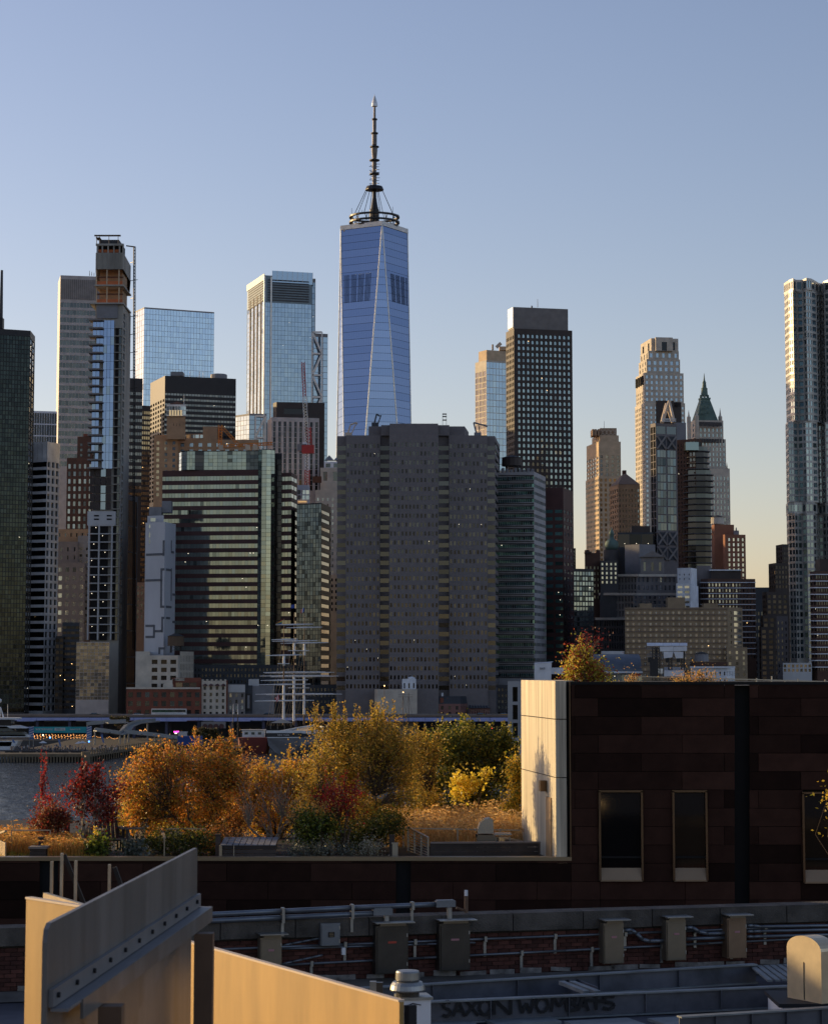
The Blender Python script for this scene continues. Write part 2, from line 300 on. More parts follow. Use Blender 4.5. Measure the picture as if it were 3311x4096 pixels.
# ================================================================ SKYLINE
def T(name, label, wm, corners, yt, faces, d, x, yb=None, lights=0, group=None, back=30, done=True, **k):
    t = Tower(name, label, d, x, group); t.tier(corners, yt, yb, faces, wm, back)
    if done: t.done(lights, **k)
    return t
def bxp(t, name, x0, x1, y0, y1, d, dep, mat, th=0):
    "box part given by pixel extents"
    a, b2 = at(x0, y1, d), at(x1, y1, d); z1 = zat(y0, d); q = MB()
    q.box(((a.x+b2.x)/2, d+dep/2, (a.z+z1)/2), (b2.x-a.x, dep, z1-a.z), th); return q.build(name, mat, t.root)
def rod(t, name, x, y0, y1, d, r, mat, n=6):
    q = MB(); a, b2 = at(x, y1, d), at(x, y1, d).copy(); b2.z = zat(y0, d); q.tube(a, b2, r, r*.6, n); return q.build(name, mat, t.root)
def water_tank(x, y0, y1, d, r, label, mat='wood_old', legs=True):
    z1, z0 = zat(y0, d), zat(y1, d); X = at(x, y1, d).x; h = z1-z0
    t = thing('water_tank', label, 'water tank', (X, d, z0), 'rooftop water tanks')
    lz = z0 + (h*.35 if legs else .2)
    q = MB(); q.lathe((X, d, lz), [(r, 0), (r*.97, (z1-lz)*.74)], 14); q.build('barrel', mat, t)
    q = MB(); q.lathe((X, d, lz+(z1-lz)*.74), [(r*1.06, 0), (.05, (z1-lz)*.26)], 14); q.build('conical_roof', 'roof_tar', t)
    if legs:
        for i in range(4):
            q = MB(); a = PI/4+i*PI/2; q.beam((X+math.cos(a)*r*.85, d+math.sin(a)*r*.85, z0), (X+math.cos(a)*r*.8, d+math.sin(a)*r*.8, lz), .3, .3); q.build('leg', 'black_metal', t)
            q = MB(); a2 = a+PI/2; q.beam((X+math.cos(a)*r*.85, d+math.sin(a)*r*.85, z0+.2), (X+math.cos(a2)*r*.8, d+math.sin(a2)*r*.8, lz), .15, .15); q.build('brace', 'black_metal', t)
    return t
# --- far left
t = T('octagonal_tower', 'dark green glass tower with chamfered corner at the far left edge', 'black_metal', [(-90, 990), (122, 1000), (141, 1018)], 1322,
      [f(18, 84, 1345, 2850, .92, .86, 'gl_dgreen'), f(2, 60, 1350, 2850, .92, .9, 'gl_pale')], 1000, 60, lights=4)
rod(t, 'mast', 3, 1080, 1330, 1006, 1.0, 'dark_slate'); bxp(t, 'roof_fin', -6, 10, 1270, 1312, 1004, 4, 'black_metal')
t = T('bank_tower', 'tall aluminium slab tower with banded windows left of the raw concrete tower', 'alu', (233, 242, 505, 1500, 12), 1100, [None, f(20, 22, 1203, 1870, .9, .62, 'gl_grey', .35)], 1500, 370, done=False)
q = MB(); vis = t.pts
for i in range(34):
    a, c = vis[1].lerp(vis[2], (i+.5)/34), vis[1].lerp(vis[2], (i+.5)/34); q.box((a.x-.15, a.y-.3, (zat(1115, 1500)+zat(1195, 1500))/2), (.9, .3, zat(1115, 1500)-zat(1195, 1500)), R(12))
q.build('louvre_screen', 'stone_grey', t.root); t.done()
for k in range(3): rod(t, 'antenna', 358+k*9, 1082+4*k, 1102, 1506, .25, 'dark_slate')
T('black_office_slab', 'short black office block with pale upright fins behind the white grid tower', 'white_paint', [(128, 1400), (228, 1404)], 1644, [f(10, 3, 1650, 1790, .86, .9, 'gl_black', .5)], 1402, 180)
# --- raw concrete tower (under construction)
D = 1012
t = Tower('concrete_tower', 'slender unfinished concrete tower with half its glass hung and open floors', D, 420); 
t.tier([(383, D), (494, D), (524, D+34)], 1010, 1076, [None, None], 'concrete', 30)
t.tier([(383, D+1.2), (492, D+1.2), (524, D+34)], 1212, None, [None, f(1, 40, 1240, 2540, .5, .75, 'gl_navy', fa=.0, fb=.42)], 'concrete', 28)
q = MB()
for k in range(15):
    a = at(386+k*7.4, 1010, D); q.box((a.x, D-.15, (zat(1010, D)+zat(1076, D))/2), (.1, .3, zat(1010, D)-zat(1076, D)))
q.build('panel_rib', 'concrete', t.root)
for k, x in enumerate((390, 409, 432, 455, 478, 492)):   # open crown frame
    bxp(t, 'crown_column', x-2.5, x+2.5, 977, 1010, D+.3, 1.2, 'concrete')
bxp(t, 'crown_beam', 383, 494, 973, 981, D, 2, 'concrete'); bxp(t, 'crown_core', 396, 476, 958, 975, D+5, 12, 'dark_slate'); bxp(t, 'safety_net', 388, 480, 997, 1009, D+1.6, .2, 'orange_net'); bxp(t, 'crown_void', 386, 490, 980, 1010, D+2.2, 9, 'dark_void')
bxp(t, 'formwork_beam', 377, 482, 938, 943, D+4, 1.2, 'wood_old'); bxp(t, 'formwork_beam', 383, 400, 948, 951, D+2, 6, 'wood_old')
for x in (386, 398, 435, 472): bxp(t, 'formwork_post', x-1, x+1, 938, 977, D+4, .6, 'beige')
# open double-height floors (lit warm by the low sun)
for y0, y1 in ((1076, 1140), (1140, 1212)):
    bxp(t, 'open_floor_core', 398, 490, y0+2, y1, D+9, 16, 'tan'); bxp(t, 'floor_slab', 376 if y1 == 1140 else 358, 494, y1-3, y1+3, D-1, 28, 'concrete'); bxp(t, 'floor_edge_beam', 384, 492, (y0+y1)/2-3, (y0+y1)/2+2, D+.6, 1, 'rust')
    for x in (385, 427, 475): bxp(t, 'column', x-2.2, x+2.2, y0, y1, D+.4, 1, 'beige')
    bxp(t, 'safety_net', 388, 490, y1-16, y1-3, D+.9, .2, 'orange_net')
bxp(t, 'block_wall', 386, 470, 1217, 1272, D+.4, .5, 'grey_panel')
fl = [1277 + i*33 for i in range(39)]
for i, y in enumerate(fl):
    if 1300 < y < 2545:
        lx = (y-1000)*.0135; bxp(t, 'slab_edge', 462-lx, 492-lx, y-1.5, y+1.5, D-.5, 2.2, 'concrete'); bxp(t, 'side_bay', 467-lx, 478-lx, y+3, y+30, D+.5, .5, 'dark_void'); bxp(t, 'side_bay', 481-lx, 489-lx, y+3, y+30, D+.5, .5, 'gl_dark')
    if 1885 < y < 2050:
        lx = (y-1000)*.0135
        for kk in range(4): bxp(t, 'curtain_wall_pane' if kk == 2 and i % 4 else 'open_bay', 372-lx+kk*22, 391-lx+kk*22, y-28, y+2, D-.05, .3, 'gl_teal' if kk == 2 and i % 4 else 'brown_dark')
    lean = (y-1000)*.0135
    if y < 1900: bxp(t, 'balcony_slab', 357-lean*.7, 412-lean*.5, y-3, y+3, D-3, 8, 'stone_grey')
    if 1300 < y < 1890:
        for k in range(6):
            if (k == 2 and i > 4 and i % 5) or (k == 0 and i % 7 == 3): continue
            x0 = 376-lean+k*14.2; bxp(t, 'curtain_wall_pane', x0+.6, x0+13.6, y-29, y+3, D-.1, .3, 'gl_blue' if (k*7+i*3) % 11 else 'gl_teal')
    if y > 2060 and y < 2540:
        bxp(t, 'floor_slab', 360-lean*.6, 466-lean*.6, y-2, y+2, D-.6, 2, 'pale_concrete')
        for k in range(2):
            x0 = 366-lean*.7+k*40; q = bxp(t, 'open_bay', x0+6, x0+36, y+4, y+30, D+.2, .6, 'dark_void')
            if (i+k) % 2: bxp(t, 'work_lamp', x0+10+(i*5) % 18, x0+12.2+(i*5) % 18, y+7, y+9.4, D-.2, .2, 'lamp_white')
bxp(t, 'mechanical_floor', 361-12, 470-8, 2045, 2100, D-.7, 3, 'pale_concrete')
for x, y in ((376, 2060), (427, 2060), (376, 2074), (427, 2074)): bxp(t, 'louvre_slot', x, x+20, y, y+6, D-.75, .2, 'dark_void')
for x in (360, 400, 452): bxp(t, 'column', x-11-2, x-11+4, 2104, 2560, D-.9, 1, 'pale_concrete')
t.done()
# podium glass
q = MB(); T('glass_pavilion', 'low glass pavilion mirroring warm light at the foot of the concrete tower', 'alu', [(306, 985), (438, 985)], 2568, [f(9, 17, 2570, 2800, .93, .9, 'gl_podium', .15)], 985, 372, back=14)
# hoist and ladder mast
h = thing('construction_hoist', 'thin lattice hoist mast tied to the right side of the concrete tower', 'hoist', at(531, 2700, D+30))
for s_ in (-1, 1):
    q = MB(); a = at(535+s_*3, 2600, D+30); b2 = at(539+s_*3, 985, D+30); b2.x = a.x + (b2.x-a.x); q.tube(a, at(538+s_*3, 985, D+30), .28, n=5); q.build('mast_rail', 'black_metal', h)
q = MB()
for i in range(120):
    y = 988 + i*13; k = (y-985)/1615; xx = 538 - 3*k; q.beam(at(xx-3, y, D+30), at(xx+3, y, D+30), .35, .35)
o = q.build('rungs', 'black_metal', h); o['kind'] = 'stuff'
for i in range(14):
    q = MB(); y = 1050+i*72; q.beam(at(522, y, D+33), at(550 if i % 2 else 538, y-4, D+30), .25, .25); q.build('tie', 'black_metal', h)
q = MB(); q.beam(at(505, 982, D+30), at(541, 987, D+30), .8, .5); q.build('head_beam', 'wood_old', h)
T('dark_banded_block', 'black office tower with faint bands right behind the concrete tower hoist', 'black_metal', [(508, 1300), (571, 1303)], 1512, [f(7, 16, 1560, 1990, .9, .45, 'gl_tint')], 1301, 540)
T('bronze_slab', 'narrow bronze glass slab between the black block and the mural building', 'brown_dark', [(560, 1330), (602, 1333)], 1622, [f(5, 34, 1640, 2330, .85, .6, 'gl_bronze')], 1331, 585, lights=3, lamp='lamp_warm')
T('blue_wrapped_slab', 'dark blue wrapped slab hugging the lower right of the concrete tower', 'blue_wrap', [(500, 1040), (552, 1062)], 1980, [f(1, 8, 2000, 2840, .9, .96, 'gl_black', .1)], 1050, 525)
# --- left low group
t = T('white_grid_tower', 'white tower with long black window bands and a square grid side', 'white_paint', [(128, 1030), (190, 1026), (240, 1036)], 1768,
      [f(1, 31, 1842, 2850, .96, .64, 'gl_black', .6), f(3, 31, 1842, 2850, .68, .68, 'gl_dark', .6)], 1028, 180, done=False)
for x in (134, 150, 168, 186, 192, 206, 222): bxp(t, 'panel_joint', x, x+.8, 1776, 1838, 1026 if x < 190 else 1026+(x-190)*.4, .3, 'grey_panel')
t.done(lights=8, lamp='lamp_room')
t = T('setback_apartment_tower', 'dark red brick apartment tower with set-back top left of the concrete tower', 'brick_brown', [(268, 1250), (372, 1250)], 1831, [f(5, 9, 1850, 2120, .45, .6, 'gl_win')], 1250, 320, done=False)
t.tier([(310, 1254), (372, 1254)], 1743, 1831, [f(2, 3, 1765, 1828, .3, .5, 'gl_dark')], 'brick_brown'); bxp(t, 'chimney_block', 333, 350, 1735, 1745, 1256, 5, 'brick_red'); t.done()
t = T('mauve_stepped_hotel', 'greyish mauve stepped block with small pale windows behind the construction site', 'granite_mauve', [(228, 1150), (340, 1150)], 2250, [f(4, 11, 2262, 2640, .5, .5, 'gl_pale')], 1150, 290, done=False)
t.tier([(232, 1153), (312, 1153)], 2165, 2250, [f(3, 2, 2180, 2245, .22, .5, 'gl_dark')], 'granite_mauve'); t.tier([(312, 1156), (362, 1156)], 2140, 2560, [f(2, 12, 2180, 2500, .4, .4, 'gl_win')], 'grey_panel')
t.tier([(228, 1160), (364, 1160)], 2112, 2165, [f(6, 1, 2120, 2150, .25, .5, 'gl_dark')], 'tan'); t.done()
t = T('black_glass_block', 'low black block with a few lamps between white grid tower and pavilion', 'dark_slate', [(250, 1010), (318, 1010)], 2490, [f(4, 16, 2500, 2840, .9, .5, 'gl_black')], 1010, 280, lights=3, done=False)
t.tier([(222, 1008), (254, 1008)], 2545, None, [f(2, 12, 2550, 2840, .8, .6, 'gl_black')], 'black_metal'); t.done(lights=6, lamp='lamp_warm')
# --- teal glass box
t = T('pale_blue_glass_tower', 'broad pale blue mirror glass tower with a flat top', 'grey_panel', (542, 577, 857, 1700, 25), 1228, [f(4, 18, 1233, 1622, .97, .95, 'gl_pale', .1), f(24, 18, 1233, 1622, .95, .955, 'gl_sky', .1)], 1700, 715, cap=432)
# --- dark office with bands
t = T('black_banded_tower', 'squat black office tower with ribbed left side and grey window bands', 'black_metal', (602, 660, 944, 1350, 20), 1502, [f(6, 22, 1590, 2000, .62, .6, 'gl_tint', .5), f(24, 10, 1565, 1770, .92, .42, 'gl_tint', .3)], 1350, 800, lights=8, done=True)
bxp(t, 'lift_house', 682, 731, 1486, 1502, 1368, 10, 'grey_panel')
q = MB(); a = at(875, 1506, 1380); q.lathe((a.x, 1380, a.z-2), [(5.2, 0), (5.2, 3), (4.6, 3.4)], 16); q.build('vent_drum', 'grey_panel', t.root)
for x in (760, 798, 813): rod(t, 'antenna', x, 1484, 1508, 1380, .22, 'white_paint')
# --- brown hotel with lantern
t = T('lantern_hotel', 'tan stepped hotel with a square lantern tower with added reflection glow at its top', 'tan', [(616, 1150), (712, 1150)], 1740, [f(3, 10, 1760, 1990, .35, .55, 'gl_teal')], 1150, 720, done=False)
t.tier([(712, 1158), (1035, 1158)], 1752, None, [f(9, 5, 1760, 1890, .42, .55, 'gl_teal')], 'tan'); t.tier([(812, 1164), (870, 1164)], 1694, 1760, [None], 'tan'); t.tier([(744, 1166), (816, 1166)], 1722, 1760, [f(4, 1, 1724, 1740, .8, .9, 'gl_pale')], 'tan')
t.tier([(667, 1146), (742, 1146)], 1668, 1760, [f(3, 1, 1696, 1708, .16, .9, 'gl_dark', fa=.3, fb=.75)], 'tan', 8)
t.tier([(666, 1145), (744, 1145)], 1622, 1668, [f(7, 2, 1628, 1664, .86, .86, 'gl_pale', .2)], 'white_frame', 8); [bxp(t, 'added_reflection', 677+i*11, 683+i*11, 1640, 1662, 1144.6, .06, 'glow_reflection') for i in range(5)]  # glowing strips added to imitate warm reflections in the lantern panes
a, c = at(668, 1620, 1145), at(742, 1620, 1145); q = MB(); m = (a+c)/2; q.prism([(a.x, 1145), (c.x, 1145), (c.x, 1154), (a.x, 1154)], a.z, zat(1605, 1149), pts2=[(m.x-.1, 1149), (m.x+.1, 1149), (m.x+.1, 1150), (m.x-.1, 1150)]); q.build('pyramid_roof', 'rust', t.root)
rod(t, 'flagpole', 736, 1577, 1620, 1147, .18, 'white_frame'); t.done(lights=3, lamp='lamp_warm')
# --- braced glass tower
Dh = 1800
t = T('braced_glass_tower', 'tall teal glass tower with white diagonal bracing on its lower wings', 'teal_metal', (989, 1059, 1247, Dh, 18), 1100, [f(5, 26, 1196, 1690, .92, .94, 'gl_pale', .15), f(14, 26, 1208, 1690, .95, .95, 'gl_teal', .12)], Dh, 1120, done=False)
Lf, Cc, Rr, Bk = t.pts
for k in range(9):   # plant floor louvres on both faces
    z = zat(1118+k*10, Dh)
    for p, qq, nm, a0, a1 in ((Cc, Rr, 'louvre_band', .06, .94), (Lf, Cc, 'louvre_band', .08, .92)):
        u = qq-p; n_ = Vector((u.y, -u.x)).normalized()*.12; q = MB(); A, B2 = p+u*a0+n_, p+u*a1+n_; q.beam((A.x, A.y, z), (B2.x, B2.y, z), .2, 1.1); q.build(nm, 'dark_slate', t.root)
u = Rr-Cc; q = MB(); q.prism([Cc+u*.16+Vector((0, -.2)), Rr+u*.02+Vector((0, -.2)), Rr+u*.02, Cc+u*.16], zat(1128, Dh), zat(1080, Dh)); q.build('glass_screen', 'gl_teal', t.root)
for k in range(9): A = Cc+u*(.16+.86*k/8); q = MB(); q.tube((A.x, A.y-.35, zat(1120, Dh)), (A.x, A.y-.35, zat(1079, Dh)), .15, n=4); q.build('screen_post', 'metal_white', t.root)
for a0 in (.0, .14): A = Cc+u*a0; q = MB(); q.tube((A.x, A.y-.4, 60), (A.x, A.y-.4, zat(1105, Dh)), .75, n=8); q.build('corner_column', 'metal_white', t.root)
v = Lf-Cc
for k in range(1, 5): A = Cc+v*(k/5); q = MB(); nn = Vector((-math.cos(R(18)), -math.sin(R(18))))*.2; q.tube((A.x+nn.x, A.y+nn.y, 60), (A.x+nn.x, A.y+nn.y, zat(1165, Dh)), .5, n=5); q.build('side_fin', 'lit_cream', t.root)
q = MB(); q.beam((Lf.x-.3, Lf.y-.3, zat(1106, Dh)), (Cc.x-.3, Cc.y-.3, zat(1106, Dh)), .4, 5.2); q.build('parapet', 'white_frame', t.root)
t.tier([(1242, Dh+16), (1262, Dh+16)], 1100, None, [f(1, 26, 1115, 1700, .8, .94, 'gl_teal', .1)], 'grey_panel', 20)
t.tier([(1255, Dh+14), (1311, Dh+18)], 1322, None, [f(3, 26, 1335, 1960, .93, .93, 'gl_teal', .1)], 'grey_panel', 20)
t.tier([(940, Dh+12), (997, Dh-2), (1066, Dh)], 1655, None, [f(5, 10, 1662, 1850, .9, .9, 'gl_pale', .1), f(3, 10, 1662, 1850, .9, .9, 'gl_teal', .1)], 'grey_panel', 30)
def brace(x0, x1, ys, d, side):
    q = None
    for i in range(len(ys)-1):
        xa, xb = (x0, x1) if (i+side) % 2 == 0 else (x1, x0)
        q = MB(); q.beam(at(xa, ys[i], d), at(xb, ys[i+1], d), 1.0, 1.6); q.build('diagonal_brace', 'white_frame', t.root)
        q = MB(); q.beam(at(x0, ys[i], d), at(x1, ys[i], d), 1.0, 1.4); q.build('brace_beam', 'white_frame', t.root)
    for x in (x0, x1): q = MB(); a = at(x, ys[0], d); q.beam(a, (a.x, d, at(x, ys[-1], d).z), 1.0, 1.6, up=(0, 1, 0)); q.build('brace_column', 'white_frame', t.root)
brace(1249, 1288, [1328, 1414, 1500, 1588, 1668], Dh+13, 0); brace(1022, 1062, [1664, 1750, 1835], Dh-3, 1)
t.done(lights=10, cap=400)
# --- the spired tower
Dw = 2050
ctr = at(1497, 925, Dw); t = Tower('spired_glass_tower', 'tallest blue glass tower with tapering facets, ring platform and spire', Dw, 1497)
zr, zb, Rt = zat(922, Dw), 30.0, 31.6; ph = R(14); cx, cy = ctr.x, Dw
top = [Vector((cx + Rt*math.sin(ph + k*PI/2), cy - Rt*math.cos(ph + k*PI/2))) for k in range(4)]          # near, right, far, left corners
Rb = Rt*1.40; bot = [Vector((cx + Rb*math.sin(ph + PI/4 + k*PI/2), cy - Rb*math.cos(ph + PI/4 + k*PI/2))) for k in range(4)]
q = MB(); q.prism(bot, 2, zb); q.build('base', 'grey_panel', t.root)
core = MB(); c0 = Vector((cx, cy))
for k in range(4):
    tk, tn, bk_ = top[k], top[(k+1) % 4], bot[k]; bp_ = bot[(k-1) % 4]
    ins = lambda p: c0 + (p-c0)*.985
    core.poly([(*ins(bp_), zb), (*ins(bk_), zb), (*ins(tk), zr)]); core.poly([(*ins(tk), zr), (*ins(bk_), zb), (*ins(tn), zr)])
core.build('core', 'dark_slate', t.root)
nf = 58
def facet(a0, a1, b0, b1, name, mat):
    "glass bands of a triangular facet between two edges that run from base to roof"
    for j in range(nf):
        s0, s1 = (j+.02)/nf, (j+.98)/nf; z0_, z1_ = zb+(zr-zb)*s0, zb+(zr-zb)*s1
        L0, L1, R0, R1 = a0.lerp(a1, s0), a0.lerp(a1, s1), b0.lerp(b1, s0), b0.lerp(b1, s1)
        if z1_ < 190: continue
        q = MB(); pts = [(L0.x, L0.y, z0_), (R0.x, R0.y, z0_), (R1.x, R1.y, z1_), (L1.x, L1.y, z1_)]
        if (Vector(pts[2])-Vector(pts[3])).length < .05: pts = pts[:3]
        if (Vector(pts[0])-Vector(pts[1])).length < .05: pts = pts[1:]
        q.poly(pts); q.build(name, mat, t.root)
for k in (0, 3): facet(bot[(k-1) % 4], top[k], bot[k], top[k], 'glass_band', 'gl_wtc' if k == 0 else 'gl_wtc')
for k in (3, 0, 2): facet(bot[k], top[k], bot[k], top[(k+1) % 4], 'glass_band', 'gl_wtc')
q = MB()
for k in range(4):   # bright steel edge trims
    for bb in (bot[k], bot[(k-1) % 4]):
        q = MB(); q.tube((*bb, zb), (*top[k], zr), .6, .6, 6); q.build('edge_trim', 'metal_white', t.root)
for k in range(4):
    a, c = top[k], top[(k+1) % 4]; q = MB(); q.beam((a.x, a.y, zr+1), (c.x, c.y, zr+1), 1.6, 4.2); q.build('parapet', 'white_frame', t.root)
for k, (cols) in enumerate(((range(24)), (range(20)))):   # tall plant-room slots
    for i in cols:
        if i % 6 == 5: continue
        a, c = (top[3], top[0]) if k == 0 else (top[0], top[1]); fa = .08+.78*i/24 if k == 0 else .22+.74*i/20
        z0_, z1_ = zat(1222, Dw), zat(1110, Dw); s0 = (z0_-zb)/(zr-zb); s1 = (z1_-zb)/(zr-zb); bb = bot[3] if k == 0 else bot[0]
        P0 = bb.lerp(a, s0).lerp(bb.lerp(c, s0), fa); P1 = bb.lerp(a, s1).lerp(bb.lerp(c, s1), fa); q = MB(); n_ = (P0-c0).normalized()*.25
        q.beam((P0.x+n_.x, P0.y+n_.y, z0_), (P1.x+n_.x, P1.y+n_.y, z1_), .22, .26, up=(0, 1, 0)); q.build('louvre_slot', 'slot_blue', t.root)
zp0, zp1 = zat(920, Dw), zat(868, Dw); rr = 97*Dw/F
for z, r_ in ((zp1, rr), ((zp0+zp1)/2+1, rr*1.0), (zp0+2.5, rr)):
    q = MB(); n_ = 32
    for i in range(n_):
        a0, a1 = 2*PI*i/n_, 2*PI*(i+1)/n_; q.beam((cx+r_*math.cos(a0), cy+r_*math.sin(a0), z), (cx+r_*math.cos(a1), cy+r_*math.sin(a1), z), 2.6, 1.5)
    q.build('ring_platform', 'black_metal', t.root)
for i in range(28):
    a0, a1 = 2*PI*i/28, 2*PI*(i+(1 if i % 2 else -1)*.8)/28; q = MB(); q.tube((cx+rr*.96*math.cos(a0), cy+rr*.96*math.sin(a0), zp0+1), (cx+rr*.96*math.cos(a1), cy+rr*.96*math.sin(a1), zp1), .35, n=5); q.build('ring_strut', 'black_metal', t.root)
for i in range(9): a0 = i*.7; q = MB(); q.tube((cx+rr*math.cos(a0), cy+rr*math.sin(a0), zp1), (cx+rr*math.cos(a0), cy+rr*math.sin(a0), zp1+3+2*(i % 3)), .22, n=4); q.build('antenna', 'black_metal', t.root)
zz = lambda y: zat(y, Dw)-zp0
q = MB(); q.lathe((cx, cy, zp0), [(4.6, 0), (4.4, zz(838)), (3.6, zz(836)), (1.9, zz(790)), (1.7, zz(762)), (1.7, zz(745))], 10); q.build('spire_base', 'black_metal', t.root)
q = MB(); q.lathe((cx, cy, zp0), [(2, zz(765)), (8.6, zz(760)), (8.6, zz(757)), (7.4, zz(745)), (3.2, zz(742)), (1.2, zz(741))], 14); q.build('spire_collar', 'black_metal', t.root)
prof = [(2.6, 741), (2.8, 695), (2.4, 693), (2.8, 650), (2.3, 640), (3.0, 625), (3.8, 600), (3.6, 585), (2.4, 580), (3.0, 577), (3.0, 536), (2.0, 533), (2.3, 505), (2.3, 478), (1.5, 473), (1.4, 427), (1.4, 426)]
q = MB(); q.lathe((cx, cy, zp0), [(r*.74, zz(y)) for r, y in prof], 10); q.build('spire_shaft', 'spire_metal', t.root)
q = MB(); q.lathe((cx, cy, zp0), [(1.0, zz(427)), (2.8, zz(424)), (2.6, zz(412)), (1.0, zz(388)), (.25, zz(380)), (.1, zz(373))], 10); q.build('beacon', 'metal_white', t.root)
for y, r_ in ((694, 4.6), (640, 4.8), (586, 4.2), (532, 3.4), (476, 2.6)):
    q = MB(); q.lathe((cx, cy, zat(y, Dw)), [(r_*.5, -1.2), (r_, -.6), (r_, .5), (r_*.6, 1)], 12); q.build('spire_ring', 'black_metal', t.root)
for i in range(36):
    y = 655+i*2.6; a0 = i*2.4; q = MB(); q.tube((cx, cy, zat(y, Dw)), (cx+5*math.cos(a0), cy+5*math.sin(a0), zat(y, Dw)), .3, n=4); q.build('antenna', 'black_metal', t.root)
for i in range(8):
    a0 = i*PI/4+.3; q = MB(); q.tube((cx+8*math.cos(a0), cy+8*math.sin(a0), zat(760, Dw)), (cx+rr*.9*math.cos(a0), cy+rr*.9*math.sin(a0), zp1), .35, n=4); q.build('guy_cable', 'black_metal', t.root)
q = MB(); q.beam(at(1372, 921, Dw-8), at(1398, 914, Dw-8), 4, 3); q.build('window_cleaning_rig', 'lit_cream', t.root)
# --- pier-fronted office and brown box behind
t = T('brown_plant_room_tower', 'plain brown windowless block behind the striped white-pier office', 'brown_dark', [(1092, 1278), (1106, 1272), (1298, 1276)], 1610, [None, f(1, 1, 1632, 1660, .7, .8, 'gl_black', .4, fa=.05, fb=.75)], 1275, 1200)
T('striped_pier_office', 'office block with tall white piers and dark windows behind the red crane', 'alu', (1070, 1087, 1277, 1250, 12), 1668, [None, f(9, 13, 1684, 1960, .5, .93, 'gl_black', .7)], 1250, 1180)
# --- cranes
def lattice(root, name, a, b, w, mat, n, r=.12):
    q = MB(); a, b = Vector(a), Vector(b); d = (b-a).normalized(); u = d.cross(Vector((0, 1, 0))).normalized()*w; v = d.cross(u).normalized()*w
    C = [(u+v)*.5, (u-v)*.5, (-u-v)*.5, (v-u)*.5]
    for c in C: q.tube(a+c, b+c, r, n=4)
    for i in range(n):
        p, s = a.lerp(b, i/n), a.lerp(b, (i+1)/n)
        for k in range(4): q.tube(p+C[k], s+C[(k+1) % 4], r*.7, n=4)
    return q.build(name, mat, root)
k = thing('tower_crane', 'red and white lattice luffing crane standing before the striped pier office', 'crane', at(1230, 2010, 1100))
P = lambda x, y, d=1100: at(x, y, d)
lattice(k, 'mast', P(1229, 2030), P(1229, 1815), 2.0, 'white_paint', 18, .22); lattice(k, 'mast_section', P(1229, 1945), P(1229, 1880), 2.1, 'crane_red', 6, .24)
q = MB(); q.box(P(1232, 1797), (6, 4, 4)); q.build('slewing_platform', 'crane_red', k); q = MB(); q.box(P(1208, 1790), (4.5, 3, 3.4)); q.build('counterweight', 'grey_panel', k); q = MB(); q.box(P(1220, 1782), (2.2, 2.4, 2.8)); q.build('cab', 'white_paint', k)
lattice(k, 'boom', P(1229, 1790), P(1218, 1585), 1.9, 'white_frame', 18, .2); lattice(k, 'boom_tip', P(1218, 1585), P(1212, 1448), 1.5, 'crane_red', 12, .2)
lattice(k, 'a_frame', P(1240, 1790), P(1236, 1708), 1.6, 'crane_red', 6, .28); q = MB(); q.tube(P(1236, 1708), P(1213, 1452), .14, n=4); q.build('pendant_cable', 'black_metal', k)
k = thing('rooftop_crane', 'orange derrick crane folded on the green glass roof drum', 'crane', at(950, 1800, 1060)); P = lambda x, y: at(x, y, 1060)
lattice(k, 'mast', P(880, 1795), P(881, 1700), 1.6, 'crane_orange', 8, .26); lattice(k, 'boom', P(885, 1705), P(962, 1788), 1.2, 'crane_orange', 10, .2); lattice(k, 'jib', P(880, 1785), P(1090, 1774), 1.2, 'crane_orange', 20, .22)
for x in (884, 991, 1021): q = MB(); q.box(P(x, 1790), (2.2, 2, 2.4)); q.build('counterweight', 'lit_cream', k)
# --- green glass / maroon banded tower
t = Tower('maroon_banded_tower', 'maroon tower with pale green window bands and a rounded green glass corner', 1020, 850)
t.tier([(650, 1024), (1033, 1018)], 1880, None, [f(30, 24, 1893, 2712, .97, .5, 'gl_green', .12, vo=.35)], 'maroon', 40)
arc = [(1033, 1017.5), (1047, 1015.8), (1066, 1015.0), (1085, 1015.6), (1100, 1018)]
t.tier(arc, 1801, 2730, [f(1, 55, 1803, 2716, .95, .94, 'gl_green', .06)]*4, 'black_metal', 20)
drum = [(713, 1040), (716, 1030), (726, 1024), (748, 1021), (780, 1021), (816, 1022), (870, 1022), (930, 1021), (985, 1021), (1033, 1020)]
t.tier(drum, 1801, 1880, [f(1, 5, 1804, 1878, .95, .94, 'gl_pale' if i < 3 else ('gl_black' if i in (4, 6) else 'gl_green'), .06) if i in (0, 1, 2, 4) else f(3, 5, 1804, 1878, .95, .94, 'gl_green' if i != 8 else 'gl_dark', .06) for i in range(9)], 'black_metal', 16)
t.tier([(1100, 1028), (1128, 1028)], 1806, None, [f(2, 40, 1830, 2730, .9, .9, 'gl_black', .1)], 'black_metal', 24)
t.tier([(1126, 1020), (1166, 1018), (1189, 1034)], 1892, None, [f(3, 24, 1899, 2712, .95, .5, 'gl_green', .12), f(2, 24, 1899, 2712, .95, .5, 'gl_win', .12)], 'maroon', 26)
t.done(lights=12, cap=300)
